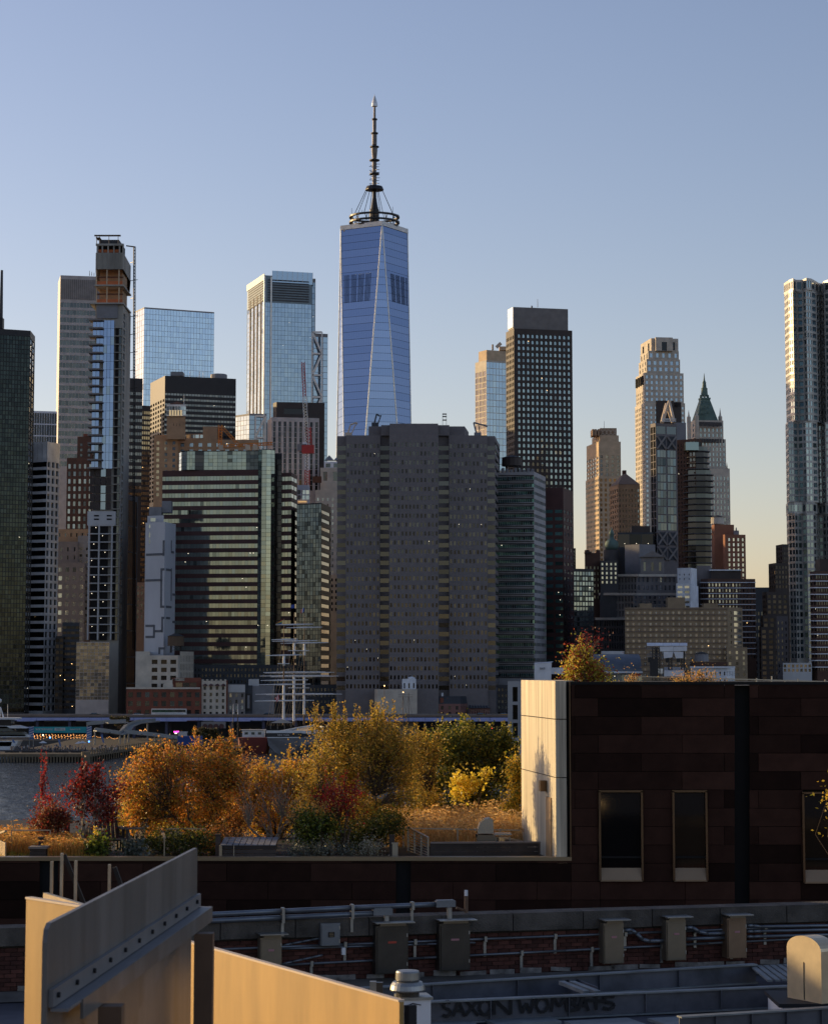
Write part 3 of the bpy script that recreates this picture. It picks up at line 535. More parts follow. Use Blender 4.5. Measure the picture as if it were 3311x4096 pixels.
# --- dark blue glass block in front
t = T('blue_glass_block', 'dark blue glass block with a banded slanting side left of the grey slab', 'black_metal', [(1187, 1002), (1285, 996), (1324, 1024)], 2014, [f(9, 42, 2018, 2750, .92, .92, 'gl_navy2', .1), f(1, 21, 2030, 2750, .9, .42, 'gl_grey', .3)], 1000, 1250, cap=300)
t = T('roof_bar_pavilion', 'small white roof pavilion with an amber lit terrace below the red crane', 'white_paint', [(1188, 1060), (1238, 1060)], 1940, [f(3, 2, 1958, 2000, .8, .8, 'gl_pale')], 1060, 1213, back=12, done=False); bxp(t, 'terrace_lights', 1192, 1226, 2004, 2009, 1059, .4, 'lamp_room'); t.done()
# --- white gothic set-back tower
t = T('white_gothic_tower', 'white masonry set-back tower peeking out left of the grey slab', 'limestone', [(1262, 1210), (1360, 1210)], 1960, [f(5, 22, 1985, 2520, .3, .5, 'gl_win')], 1210, 1310, done=False)
t.tier([(1281, 1214), (1360, 1214)], 1868, 1960, [f(2, 1, 1880, 1925, .4, .8, 'gl_dark')], 'limestone'); t.tier([(1296, 1218), (1360, 1218)], 1840, 1868, [f(2, 1, 1846, 1866, .6, .8, 'gl_dark')], 'white_paint')
for x in (1298, 1335): a = at(x, 1840, 1219); q = MB(); q.prism([(a.x, 1219), (a.x+5, 1219), (a.x+5, 1224), (a.x, 1224)], a.z, a.z+2.8, pts2=[(a.x+2.4, 1221), (a.x+2.6, 1221), (a.x+2.6, 1222), (a.x+2.4, 1222)]); q.build('pyramid_roof', 'grey_panel', t.root)
bxp(t, 'scaffold', 1250, 1285, 1905, 1930, 1206, 3, 'rust'); t.done()
# --- grey granite slab
t = Tower('grey_granite_slab', 'massive grey brown office slab with notched front in the centre', 960, 1660)
zz_ = [(1349, 963), (1384, 963), (1384.2, 960), (1520, 960), (1520.2, 963), (1557, 963), (1557.2, 954), (1753, 954), (1753.2, 963), (1795, 963), (1795.2, 960), (1948, 960), (1948.2, 963), (1979, 963), (1998, 1004)]
sl = lambda g='gl_tint2': f(1, 28, 1772, 2770, .96, .5, g, .12)
fr = lambda c: f(c, 28, 1766, 2764, .5, .46, 'gl_faint', .25)
t.tier(zz_, 1741, None, [sl(), None, fr(9), None, sl(), None, fr(13), None, sl(), None, fr(10), None, sl(), f(1, 30, 1750, 2760, .94, .45, 'gl_grey', .2)], 'granite_mauve', 46)
t.tier([(1474, 966), (1524, 966), (1524.2, 961), (1558, 961), (1558.2, 955), (1752, 955), (1752.2, 961), (1797, 961), (1797.2, 966), (1858, 966), (1874, 990)], 1699, 1741, [], 'granite_mauve', 30)
t.done(lights=12, lamp='lamp_white', size=.22)
def davit(x0, y0, x1, y1, x2, y2, lab, mat='grey_panel'):
    k = thing('window_cleaning_davit', lab, 'davit', at(x0, y0, 975)); q = MB(); q.path([at(x0, y0, 975), at(x1, y1, 975), at(x2, y2, 975)], .35, 6); q.build('arm', mat, k)
    q = MB(); q.path([at(x0+14, y0+2, 979), at(x1+18, y1+4, 979), at(x2+2, y2+3, 979)], .25, 6); q.build('arm', mat, k); q = MB(); q.box(at(x0+4, y0+2, 975), (3, 3, 2)); q.build('base_plate', mat, k)
davit(1390, 1738, 1402, 1698, 1428, 1690, 'sunlit roof davit frame on the left shoulder of the grey slab', 'lit_cream'); davit(1496, 1698, 1506, 1656, 1518, 1664, 'dark angled roof davit left on top of the grey slab', 'dark_slate'); davit(1906, 1738, 1894, 1690, 1948, 1704, 'pale roof davit on the right shoulder of the grey slab')
k = thing('roof_scaffold', 'tiny open scaffold ladder frame on top of the grey slab', 'scaffold', at(1777, 1698, 968))
for x in (1770, 1785):
    for dd in (966, 970): q = MB(); q.tube(at(x, 1700, dd), at(x, 1655, dd), .12, n=4); q.build('upright', 'dark_slate', k)
for y in (1656, 1666, 1680): q = MB(); q.beam(at(1769, y, 968), at(1786, y, 968), 3.6, .12); q.build('platform', 'dark_slate', k)
# --- glass and beige tower
t = T('beige_capped_glass_tower', 'blue glass tower with beige cap left of the arched window tower', 'cream', (1900, 1945, 2060, 1500, 28), 1440, [f(3, 17, 1480, 1880, .8, .8, 'gl_black', .15), f(9, 17, 1446, 1880, .95, .92, 'gl_teal', .1)], 1500, 1970, done=False)
t.tier((1914, 1946, 2060, 1503, 28), 1399, 1440, [None, None], 'beige'); bxp(t, 'lift_house', 1997, 2040, 1385, 1400, 1515, 8, 'beige'); q = MB(); q.beam(at(1985, 1389, 1510), at(2003, 1372, 1510), 1.6, 2.2); q.build('gantry', 'lit_cream', t.root); bxp(t, 'gantry_base', 1967, 1974, 1377, 1398, 1510, 3, 'beige'); t.done()
# --- arched window tower
t = T('arched_window_tower', 'tall dark brown tower with rows of small arched windows and a blank cap', 'brown_dark', (2023, 2055, 2288, 1250, 14), 1313, [f(5, 26, 1335, 1950, .55, .6, 'gl_tint', .5), f(12, 26, 1330, 1965, .54, .58, 'gl_mute', .45, True, fa=.05, fb=.98)], 1250, 2170, done=False)
t.tier((2033, 2053, 2271, 1254, 14), 1227, 1313, [None, None], 'cap_grey'); rod(t, 'mast', 2150, 1195, 1228, 1262, .18, 'grey_panel'); bxp(t, 'vent', 2124, 2130, 1222, 1229, 1262, 2, 'grey_panel')
Lf, Cc, Rr, Bk = t.pts; q = MB(); q.prism([Lf+Vector((-.4, -.1)), Cc+Vector((-.4, -.1)), Cc, Lf], zat(1308, 1254), zat(1228, 1254)); q.build('end_panel', 'metal_white', t.root); t.done(lights=4, lamp='lamp_warm', cap=312)
T('brick_polygon_tower', 'dark red brick tower with ribbon windows below the arched window tower', 'maroon', [(2176, 1032), (2252, 1030), (2291, 1052)], 1950, [f(2, 22, 2030, 2690, .78, .46, 'gl_sea', .2), f(3, 22, 2030, 2690, .55, .5, 'gl_pale', .2)], 1030, 2230, lights=3)
t = T('teal_banded_slab', 'white and teal banded office slab right beside the grey slab', 'band_white', [(1990, 990), (2135, 984), (2181, 1012)], 1889, [f(16, 27, 1899, 2716, .93, .46, 'gl_sea', .15), f(9, 27, 1899, 2716, .8, .42, 'gl_sea', .15)], 988, 2080, done=False)
q = MB()
for j in range(27):
    for oy in (.10, .80):
        y = 1899+(j+oy)*817/27; a, c = at(1990, y, 990), at(2135, y, 984); q.beam((a.x, a.y-.12, a.z), (c.x, c.y-.12, c.z), .3, .35)
o = q.build('spandrel_rail', 'black_metal', t.root); t.done(lights=2, cap=300)
for k in range(8): bxp(t, 'roof_cooler', 2006+k*17, 2017+k*17, 1872+(k % 3)*3, 1889, 1000, 6, 'grey_panel')
water_tank(2047, 1820, 1888, 1004, 4.6, 'dark wooden water tank on stilts above the teal banded slab', 'brown_dark')
# --- right: beige deco tower
t = Tower('deco_beige_tower', 'golden beige tower with boxy crown and sunlit grid side on the right', 1500, 2400)
t.tier((2342, 2394, 2486, 1500, 9), 1905, None, [f(9, 21, 1910, 2330, .72, .5, 'gl_win', .3), f(5, 21, 1910, 2330, .5, .62, 'gl_bronze', .3)], 'beige')
t.tier((2345, 2394, 2482, 1503, 9), 1765, 1905, [f(5, 5, 1822, 1905, .6, .6, 'gl_win', .3), f(4, 5, 1818, 1905, .45, .7, 'gl_mute', .3, mull=2)], 'beige')
t.tier((2367, 2398, 2474, 1508, 9), 1740, 1765, [None, None], 'beige'); 
for x in (2368, 2378, 2390): bxp(t, 'crown_fin', x, x+8, 1716, 1742, 1506, 14, 'tan')
bxp(t, 'crown_box', 2400, 2466, 1712, 1742, 1512, 12, 'tan')
for x in (2404, 2420, 2436, 2452):
    q = MB(); a = [at(x, 1740, 1510), at(x+12, 1718, 1510), at(x+12, 1740, 1510), at(x, 1718, 1510)]; q.beam(a[0], a[1], .3, .4); q.beam(a[2], a[3], .3, .4); q.build('crown_trellis', 'lit_cream', t.root)
rod(t, 'mast', 2416, 1683, 1714, 1515, .15, 'grey_panel'); t.done()
t = T('pyramid_roof_block', 'brown stone block with a hipped pyramid roof and chimney right of centre', 'tan', (2438, 2472, 2558, 1300, 9), 1937, [f(4, 12, 1950, 2200, .4, .55, 'gl_dark', .3), f(7, 12, 1950, 2200, .34, .5, 'gl_mute', .3)], 1300, 2500)
P4 = t.pts; z = zat(1937, 1300); m = sum(P4, Vector((0, 0)))/4; q = MB(); q.prism([m+(p-m)*1.03 for p in P4], z, zat(1893, 1306), pts2=[m+(p-m)*.12 for p in P4]); q.build('pyramid_roof', 'brown_roof', t.root); bxp(t, 'chimney', 2490, 2505, 1881, 1910, 1312, 4, 'brick_brown')
# --- tall limestone tower
t = Tower('limestone_tower', 'tall limestone tower with stepped top behind the dark X-braced tower', 1700, 2640)
t.tier((2539, 2577, 2739, 1700, 8), 1610, None, [f(6, 26, 1620, 2130, .4, .62, 'gl_win'), f(9, 26, 1620, 2130, .42, .5, 'gl_teal')], 'limestone')
t.tier((2542, 2577, 2733, 1703, 8), 1490, 1610, [f(5, 3, 1560, 1608, .35, .6, 'gl_dark'), f(8, 5, 1495, 1608, .45, .55, 'gl_teal')], 'limestone')
for k in range(4): q = MB(); A = t.pts[0].lerp(t.pts[1], .14+.24*k); q.box((A.x-.1, A.y-.1, (zat(1498, 1700)+zat(1535, 1700))/2), (1.8, 1.8, zat(1498, 1700)-zat(1535, 1700)), R(20)); q.build('loggia_opening', 'dark_void', t.root)
t.tier((2554, 2586, 2719, 1707, 8), 1435, 1490, [f(3, 2, 1440, 1485, .3, .6, 'gl_dark'), f(6, 2, 1438, 1488, .5, .6, 'gl_teal')], 'limestone')
t.tier((2560, 2592, 2714, 1710, 8), 1402, 1435, [f(3, 1, 1406, 1434, .3, .7, 'gl_dark'), f(5, 1, 1406, 1434, .4, .6, 'gl_teal')], 'limestone')
t.tier((2561, 2604, 2712, 1711, 8), 1352, 1402, [f(2, 1, 1366, 1400, .28, .95, 'gl_black', .8), f(3, 1, 1366, 1400, .26, .95, 'gl_black', .8)], 'limestone')
t.tier((2618, 2622, 2690, 1708, 8), 1348, 1402, [None, f(1, 1, 1366, 1402, .3, .95, 'gl_black', .8)], 'limestone'); t.done()
# --- X braced dark tower with A frame
t = Tower('x_braced_tower', 'slim dark grey tower with X braces and a white A-frame on its roof', 1150, 2660)
t.tier((2600, 2621, 2706, 1150, 22), 1692, None, [f(2, 22, 1705, 2330, .8, .9, 'gl_tint', .15), f(2, 1, 1702, 1736, .88, .9, 'gl_dark', .15)], 'granite_mauve')
Lf, Cc, Rr, Bk = t.pts; u = Rr-Cc; n_ = Vector((u.y, -u.x)).normalized()
def xface(y0, y1):
    for s0 in (.05, .53):
        A, B2 = Cc+u*s0+n_*.3, Cc+u*(s0+.42)+n_*.3; za, zb_ = zat(y0, 1150), zat(y1, 1150); q = MB(); q.prism([A-n_*.25, B2-n_*.25, B2-n_*.15+u*0, A-n_*.15], zb_, za); q.build('dark_panel', 'dark_slate', t.root)
        for (p, s1, e, s2) in ((A, za, B2, zb_), (A, zb_, B2, za)): q = MB(); q.beam((p.x, p.y, s1), (e.x, e.y, s2), .9, 1.1, up=(0, 1, 0)); q.build('cross_brace', 'stone_grey', t.root)
xface(1743, 1795); xface(2128, 2180); xface(2190, 2240)
for j in range(10):
    for s0 in (.06, .53):
        for i in range(3):
            A = Cc+u*(s0+.135*i)+n_*.12; B2 = A+u*.125; q = MB(); y = 1800+j*32.5; q.prism([A, B2, B2+n_*.1, A+n_*.1][::-1], zat(y+28, 1150), zat(y, 1150)); q.build('window', 'gl_dark' if (i+j) % 3 else 'gl_navy2', t.root)
ap = at(2676, 1604, 1160); ap2 = at(2664, 1616, 1166)
for x, d, e in ((2645, 1152, ap2), (2649, 1156, ap), (2689, 1170, ap2), (2697, 1152, ap)): q = MB(); q.tube(at(x, 1690, d), e, .75, n=8); q.build('a_frame_leg', 'lit_cream', t.root)
for y in (1676, 1684): q = MB(); q.beam(at(2648, y, 1151), at(2703, y, 1151), .5, .5); q.build('roof_rail', 'white_frame', t.root)
t.done()
t = T('dark_screen_block', 'dark blank block with grey side just behind the white A-frame', 'brown_dark', [(2622, 1215), (2694, 1215), (2694.2, 1222), (2724, 1224)], 1602, [], 1215, 2660, done=False); bxp(t, 'grey_plant_room', 2694, 2744, 1690, 1760, 1214, 20, 'grey_panel')
for k in range(5): bxp(t, 'vent_slot', 2702+k*4, 2704+k*4, 1606, 1626, 1221, .5, 'dark_void')
t.done()
# --- balconied tower
t = Tower('balcony_tower', 'dark brown residential tower with curved glass balconies on its right', 1200, 2770)
t.tier([(2706, 1204), (2754, 1200)], 1757, None, [f(4, 32, 1772, 2300, .36, .5, 'gl_dark')], 'brick_brown', 30)
t.tier([(2754, 1199), (2780, 1196), (2806, 1203)], 1757, None, [f(2, 22, 1764, 2240, .8, .7, 'gl_dark', .2)]*2, 'brick_brown', 30)
t.tier([(2806, 1202), (2836, 1206)], 1905, None, [f(3, 18, 1912, 2290, .6, .6, 'gl_dark', .2)], 'brick_brown', 24)
bxp(t, 'glass_cabin', 2742, 2794, 1768, 1800, 1192, 10, 'gl_mute')
for j in range(21):
    y = 1805+j*23.5; c = at(2806 if j < 4 else 2812, y, 1196); q = MB(); z = c.z; r_ = 5.0 if j < 4 else 6.4
    q.prism([(c.x-r_*1.6, 1201), (c.x-r_*1.5, 1197), (c.x-r_*.7, 1194), (c.x+r_*.3, 1194), (c.x+r_*.9, 1197), (c.x+r_*.9, 1203)], z-.25, z+.25); q.build('balcony', 'stone_dark', t.root)
    q = MB(); q.prism([(c.x-r_*1.2, 1199), (c.x-r_*.6, 1196), (c.x+r_*.2, 1196), (c.x+r_*.7, 1199)], z+.3, z+2.6, cap=False); q.build('balcony_glass', 'gl_black' if j % 4 else 'gl_dark', t.root)
t.done(lights=2)
# --- gothic tower with green pyramid
t = Tower('gothic_crown_tower', 'cream gothic tower with green copper pyramid crown and pinnacles', 1500, 2820)
t.tier((2756, 2778, 2918, 1500, 8), 1872, None, [f(2, 11, 1890, 2160, .4, .6, 'gl_win'), f(10, 11, 1900, 2160, .36, .6, 'gl_mute', mull=1)], 'limestone')
t.tier((2752, 2776, 2902, 1504, 8), 1755, 1872, [f(2, 5, 1762, 1868, .4, .6, 'gl_win'), f(9, 5, 1764, 1868, .36, .6, 'gl_mute')], 'limestone')
t.tier((2754, 2778, 2892, 1508, 8), 1680, 1755, [f(2, 3, 1690, 1750, .4, .6, 'gl_win'), f(7, 3, 1688, 1750, .36, .62, 'gl_mute')], 'limestone')
for (y, x0, x1) in ((1757, 2776, 2900), (1874, 2778, 2918), (1690, 2780, 2890)):
    for i in range(12): xx = x0+(x1-x0)*(i+.5)/12; q = MB(); a = at(xx, y+4, 1499+3); q.box((a.x, a.y+(xx-x0)*.045, a.z), (1.3, 1.2, 2.6)); q.build('cornice_arch', 'stone_dark', t.root)
cxg, dg = at(2818, 1680, 1520).x, 1520; rt = lambda w, th=8: [Vector((cxg, dg)) + Matrix.Rotation(R(th), 2) @ Vector(p) for p in ((-w, -w), (w, -w), (w, w), (-w, w))]
q = MB(); q.prism(rt(7.4), zat(1680, 1508), zat(1590, 1510), pts2=rt(2.9)); q.build('pyramid_roof', 'copper', t.root)
for j in range(3):
    for i in range(3): q = MB(); a = at(2806+i*12+j*1.5, 1650-j*22, 1511-1+.2*j); q.box(a, (1.1, 1.6, 1.5)); q.build('dormer', 'copper', t.root)
q = MB(); q.prism(rt(3.4), zat(1592, 1510), zat(1585, 1510)); q.build('gallery', 'copper', t.root)
for i in range(8): a = i*PI/4; q = MB(); q.tube((cxg+3.0*math.cos(a), dg+3.0*math.sin(a), zat(1590, 1510)), (cxg+2.7*math.cos(a), dg+2.7*math.sin(a), zat(1572, 1510)), .35, n=5); q.build('gallery_post', 'copper', t.root)
q = MB(); q.lathe((cxg, dg, zat(1578, 1510)), [(2.4, 0), (2.1, 5), (2.3, 5.4), (1.5, 6), (1.2, 9), (1.4, 9.3), (.6, 11), (.1, 16)], 8); q.build('lantern', 'copper', t.root)
for x, y0, y1, d in ((2755, 1640, 1740, 1503), (2787, 1640, 1720, 1502), (2881, 1632, 1755, 1520), (2908, 1850, 1960, 1512)):
    q = MB(); a = at(x, y1, d); zt = zat(y0, d); w = 8*d/F; q.lathe((a.x, d, a.z-6), [(w, 0), (w, (zt-a.z)*.72+6), (w*.5, (zt-a.z)*.75+6), (.08, zt-a.z+6)], 8); q.build('pinnacle', 'limestone', t.root)
t.done()
# --- orange brick pair
t = T('orange_brick_tower', 'orange brick tower with rooftop tank, left of the brick pair', 'brick_orange', (2845, 2856, 2935, 1110, 10), 2098, [None, None], 1110, 2880)
water_tank(2869, 2060, 2098, 1118, 3.4, 'pale cylindrical tank on the orange brick tower', 'cream', False)
t = T('orange_brick_block', 'orange brick block with a column of pale windows, right of the brick pair', 'brick_orange', (2891, 2899, 2981, 1098, 10), 2138, [None, f(4, 9, 2148, 2330, .42, .6, 'gl_pale', fa=.1, fb=.98)], 1098, 2935, done=False)
bxp(t, 'vent_house', 2936, 2955, 2122, 2139, 1106, 3, 'grey_panel'); rod(t, 'vent_pipe', 2944, 2110, 2124, 1106, .4, 'grey_panel'); t.done()
# --- wavy steel tower (right edge)
t = Tower('rippled_steel_tower', 'very tall rippled stainless steel apartment tower cut by the right edge', 1250, 3230)
wav = [(3135, 1262), (3151, 1250), (3172, 1247), (3186, 1250), (3206, 1249), (3222, 1245), (3246, 1246), (3262, 1252), (3272, 1262), (3285, 1262), (3296, 1254), (3318, 1250), (3345, 1252), (3380, 1262)]
tiers = [(1118, 1165, 0, 1), (1165, 1687, 2, 19), (1687, 2010, 6, 12), (2010, 2055, 8, 1), (2055, 2640, 10, 21)]
for n_t, (y0, y1, o, rws) in enumerate(tiers):
    cs = [(x + o*.35 + 3*math.sin(i*1.7+n_t), d-.02*o + 1.4*math.sin(i*2.1+n_t*1.3)) for i, (x, d) in enumerate(wav)]
    cs[0] = (3134+o*1.1, 1262)
    t.tier(cs, y0, y1 if n_t < 4 else None, [f(4 if i == 0 else (2 if i in (1, 5, 11) else 1), rws, y0+3, y1-2, .72 if i else .6, .66, 'gl_mute' if i % 3 else 'gl_navy', .25) for i in range(13)], 'steel_skin', 34)
t.done(cap=300)
t = T('riverside_brick_tower', 'dark brick apartment tower with thin white balcony lines at the right edge', 'brick_brown', [(3238, 1004), (3262, 998), (3330, 1000)], 2285, [f(2, 15, 2296, 2690, .6, .5, 'gl_dark'), f(7, 15, 2296, 2690, .5, .5, 'gl_dark')], 1000, 3280, done=False)
for j in range(15): y = 2298+j*26.5; q = MB(); q.path([at(3236, y, 1003), at(3261, y, 996.8), at(3332, y, 998.8)], .28, 4); q.build('balcony_line', 'white_paint', t.root)
bxp(t, 'plant_room', 3280, 3330, 2235, 2286, 1008, 12, 'brown_dark'); t.done(lights=2)
t = Tower('stepped_black_tower', 'black stepped tower with sunlit left edges beside the steel tower', 1100, 3100)
for i, (xa, xc, xr, yt) in enumerate(((3035, 3042, 3150, 2508), (3040, 3050, 3150, 2462), (3048, 3066, 3150, 2368), (3073, 3100, 3150, 2252), (3102, 3128, 3152, 2177))):
    t.tier((xa, xc, xr, 1100+i*5, 8), yt, None, [f(3, 14 if i < 3 else 5, yt+8, yt+300 if i < 3 else yt+105, .5, .6, 'gl_bronze', .25), f(4, 14 if i < 3 else 5, yt+8, yt+300 if i < 3 else yt+105, .6, .6, 'gl_black', .25)], 'brown_dark')
t.done()
T('narrow_pale_block', 'pale narrow block with slit windows at the foot of the steel tower', 'granite_mauve', [(3105, 1040), (3150, 1040)], 2465, [f(3, 9, 2480, 2700, .3, .5, 'gl_dark')], 1040, 3130)
T('far_grey_block', 'plain dark grey block seen between balcony slab and stepped tower', 'dark_slate', [(3000, 1250), (3078, 1250)], 2350, [f(6, 9, 2440, 2700, .5, .5, 'gl_dark')], 1250, 3040)
T('steel_tower_podium', 'pale brick and concrete podium below the rippled steel tower', 'pale_concrete', [(3130, 990), (3246, 990)], 2652, [f(7, 2, 2656, 2690, .6, .7, 'gl_tint')], 990, 3190, back=20)
# --- tan housing slab
t = T('tan_housing_slab', 'long tan brick housing slab with paired white windows on the right', 'brick_tan', [(2498, 982), (2910, 978), (2932, 980), (2968, 986)], 2430, [f(18, 12, 2440, 2712, .42, .5, 'gl_tint', .15, mull=2), f(1, 11, 2440, 2700, .3, .5, 'gl_dark'), f(1, 11, 2440, 2700, .85, .6, 'gl_pale', .2)], 980, 2720, done=False)
q = MB()
for j in range(12): y = 2436+j*22.6; a, c = at(2498, y, 981.8), at(2910, y, 977.8); q.beam(a, c, .3, .35)
q.build('string_course', 'brown_roof', t.root)
for (x0, x1, y0) in ((2558, 2607, 2414), (2670, 2740, 2390), (2815, 2872, 2414)): bxp(t, 'roof_house', x0, x1, y0, 2432, 990, 8, 'brick_tan')
t.tier([(2905, 974), (2988, 974)], 2590, None, [f(3, 5, 2600, 2710, .35, .55, 'gl_win')], 'brick_tan', 12); t.done(lights=2, lamp='lamp_warm')
t = T('balcony_line_slab', 'dark brick slab with white balcony lines behind the tan housing slab', 'brick_brown', [(2802, 1052), (2830, 1046), (3020, 1050)], 2316, [f(3, 14, 2330, 2640, .5, .5, 'gl_dark'), f(14, 14, 2330, 2640, .5, .52, 'gl_win')], 1050, 2910, done=False)
for j in range(14): y = 2330+j*22; q = MB(); q.path([at(2800, y, 1051), at(2829, y, 1045), at(3022, y, 1049)], .22, 4); q.build('balcony_line', 'white_paint', t.root)
t.tier([(2842, 1056), (2962, 1056)], 2280, 2316, [], 'brown_dark', 12); bxp(t, 'roof_edge', 2840, 2964, 2278, 2283, 1055, 13, 'white_paint'); t.done(lights=4, lamp='lamp_warm')
t = T('white_stair_tower', 'white blank tower block with small balconies behind the tan slab', 'white_paint', [(2708, 1024), (2764, 1020), (2786, 1030)], 2272, [f(3, 2, 2290, 2325, .2, .4, 'gl_dark'), None], 1022, 2745, done=False)
t.tier([(2704, 1018), (2760, 1016)], 2335, None, [f(2, 5, 2340, 2440, .7, .5, 'gl_pale')], 'white_paint'); t.tier([(2760, 1014), (2792, 1022)], 2345, None, [], 'white_paint'); t.done()
T('mauve_blank_block', 'plain mauve block between white stair tower and balcony slab', 'granite_mauve', [(2786, 1060), (2842, 1060)], 2263, [], 1060, 2815)
# --- grey municipal building
t = T('pediment_stone_building', 'big grey classical stone building with a small pediment top', 'stone_grey', [(2420, 1094), (2545, 1082), (2704, 1086)], 2300, [f(10, 3, 2306, 2390, .4, .7, 'gl_dark', .5), f(9, 4, 2304, 2430, .42, .6, 'gl_win')], 1085, 2560, done=False)
t.tier([(2398, 1090), (2532, 1078), (2704, 1082)], 2375, None, [f(11, 3, 2382, 2470, .45, .7, 'gl_dark', .5), f(9, 3, 2382, 2440, .45, .6, 'gl_win')], 'stone_grey'); t.tier([(2384, 1086), (2512, 1074), (2704, 1078)], 2474, None, [f(13, 6, 2480, 2660, .45, .7, 'gl_dark', .5), None], 'stone_dark')
t.tier([(2562, 1088), (2655, 1088)], 2228, 2300, [f(3, 1, 2240, 2290, .3, .7, 'gl_dark')], 'stone_grey', 10)
a, c = at(2560, 2228, 1087), at(2658, 2228, 1087); q = MB(); zt = zat(2203, 1087); mx = (a.x+c.x)/2
for y_ in (1086.8, 1097): q.poly([(a.x, y_, a.z), (c.x, y_, a.z), (mx, y_, zt)])
q.poly([(a.x, 1086.8, a.z), (mx, 1086.8, zt), (mx, 1097, zt), (a.x, 1097, a.z)]); q.poly([(c.x, 1086.8, a.z), (c.x, 1097, a.z), (mx, 1097, zt), (mx, 1086.8, zt)]); q.build('pediment', 'stone_grey', t.root)
for (x0, x1, y, d) in ((2418, 2706, 2302, 1080), (2396, 2706, 2377, 1074), (2382, 2706, 2476, 1071)): q = MB(); q.path([at(x0, y, d+12), at((x0+x1)/2-10, y, d), at(x1, y, d+4)], .8, 4); q.build('cornice', 'limestone', t.root)
t.done()
t = T('mesh_plant_block', 'grey mesh-clad plant block behind the pediment building', 'grey_panel', [(2498, 1110), (2556, 1104), (2620, 1108)], 2178, [], 1106, 2560)
t = T('dark_billboard_block', 'wide dark blank block with three roof lamps below the X-braced tower', 'dark_slate', [(2470, 1130), (2612, 1128)], 2130, [f(3, 1, 2136, 2190, .96, .95, 'gl_black', .05)], 1130, 2540, done=False)
for x in (2498, 2545, 2592): bxp(t, 'roof_lamp', x-1, x+1, 2173, 2175, 1127, .3, 'lamp_white')
t.done(); bxp(t, 'upper_block', 2526, 2600, 2104, 2131, 1150, 10, 'brown_dark')
# copper dome
k = Tower('copper_dome_building', 'small dark green copper dome with a lantern on a stone drum', 1120, 2446)
a = at(2446, 2200, 1120); q = MB(); q.lathe((a.x, 1120, 2), [(4.0, 0), (4.0, a.z-2), (3.6, a.z-2)], 16); q.build('drum', 'stone_dark', k.root)
q = MB(); s = 1120/F; q.lathe((a.x, 1120, a.z), [(22*s, 0), (27*s, 10*s), (28*s, 20*s), (25*s, 32*s), (15*s, 43*s), (9*s, 46*s), (9*s, 60*s), (11*s, 62*s), (9*s, 72*s), (3*s, 82*s), (.05, 94*s)], 16); q.build('dome', 'copper', k.root, True); k.done()
t = T('pinnacle_brick_block', 'brown brick block with knobby rooftop left of the copper dome', 'brick_brown', [(2338, 1090), (2400, 1090)], 2212, [f(4, 6, 2260, 2400, .4, .5, 'gl_dark')], 1090, 2370, done=False)
for x in (2343, 2352, 2388, 2394): rod(t, 'chimney', x, 2200 - (x % 3)*4, 2214, 1092, .9, 'brick_brown')
bxp(t, 'parapet_turret', 2340, 2366, 2206, 2213, 1089, 6, 'brown_dark'); t.tier([(2400, 1084), (2470, 1084)], 2245, None, [f(4, 5, 2250, 2340, .4, .55, 'gl_pale')], 'stone_dark'); t.done()
T('dark_glass_block', 'dark glass block just right of the dark red brick tower', 'black_metal', [(2294, 1004), (2374, 1008)], 2275, [f(7, 20, 2284, 2690, .8, .7, 'gl_navy', .15)], 1005, 2335, lights=2)
T('corner_sliver_block', 'thin dark sliver block behind the dark red brick tower', 'brown_dark', [(2280, 1300), (2302, 1300)], 2193, [f(2, 8, 2200, 2300, .5, .5, 'gl_dark')], 1300, 2291)
# --- mural building
t = T('mural_wall_building', 'pale grey blank-walled building painted with dark maze lines', 'mural_grey', [(582, 986), (660, 980), (703, 996)], 2090, [], 984, 640, done=False); t.pts_main = list(t.pts)
t.tier([(590, 990), (655, 986)], 2060, 2092, [], 'mural_grey', 10); bxp(t, 'plant_box', 596, 645, 2028, 2062, 990, 7, 'grey_panel'); bxp(t, 'plant_box', 647, 684, 2004, 2050, 992, 7, 'grey_panel')
for (x0, x1, y0, y1) in ((602, 622, 2072, 2086), (596, 614, 2098, 2113), (596, 614, 2130, 2150), (596, 630, 2158, 2176)): bxp(t, 'window', x0, x1, y0, y1, 984.5, .8, 'gl_win')
mw = [Vector(p) for p in t.pts_main]
def line(pts):
    for (xa, ya), (xb, yb) in zip(pts, pts[1:]):
        A, B2 = (mw[0], mw[1]) if max(xa, xb) <= 685 and min(xa, xb) < 660 else (mw[1], mw[2]); e = (B2-A).normalized(); nn = Vector((e.y, -e.x))*.1
        if min(xa, xb) < 660 < max(xa, xb): xb = min(xb, 658); xa = min(xa, 658)
        a, b2 = on_plane(xa, ya, A+nn, B2+nn), on_plane(xb, yb, A+nn, B2+nn)
        if xa == xb: b2.x, b2.y = a.x, a.y; lo, hi = min(a.z, b2.z)-.5, max(a.z, b2.z)+.5; q = MB(); q.box((a.x, a.y, (lo+hi)/2), (1.0, .1, hi-lo), math.atan2(e.y, e.x))
        else: b2.z = a.z; q = MB(); q.beam(a, b2, .1, 1.0)
        q.build('mural_stripe', 'mural_line', t.root)
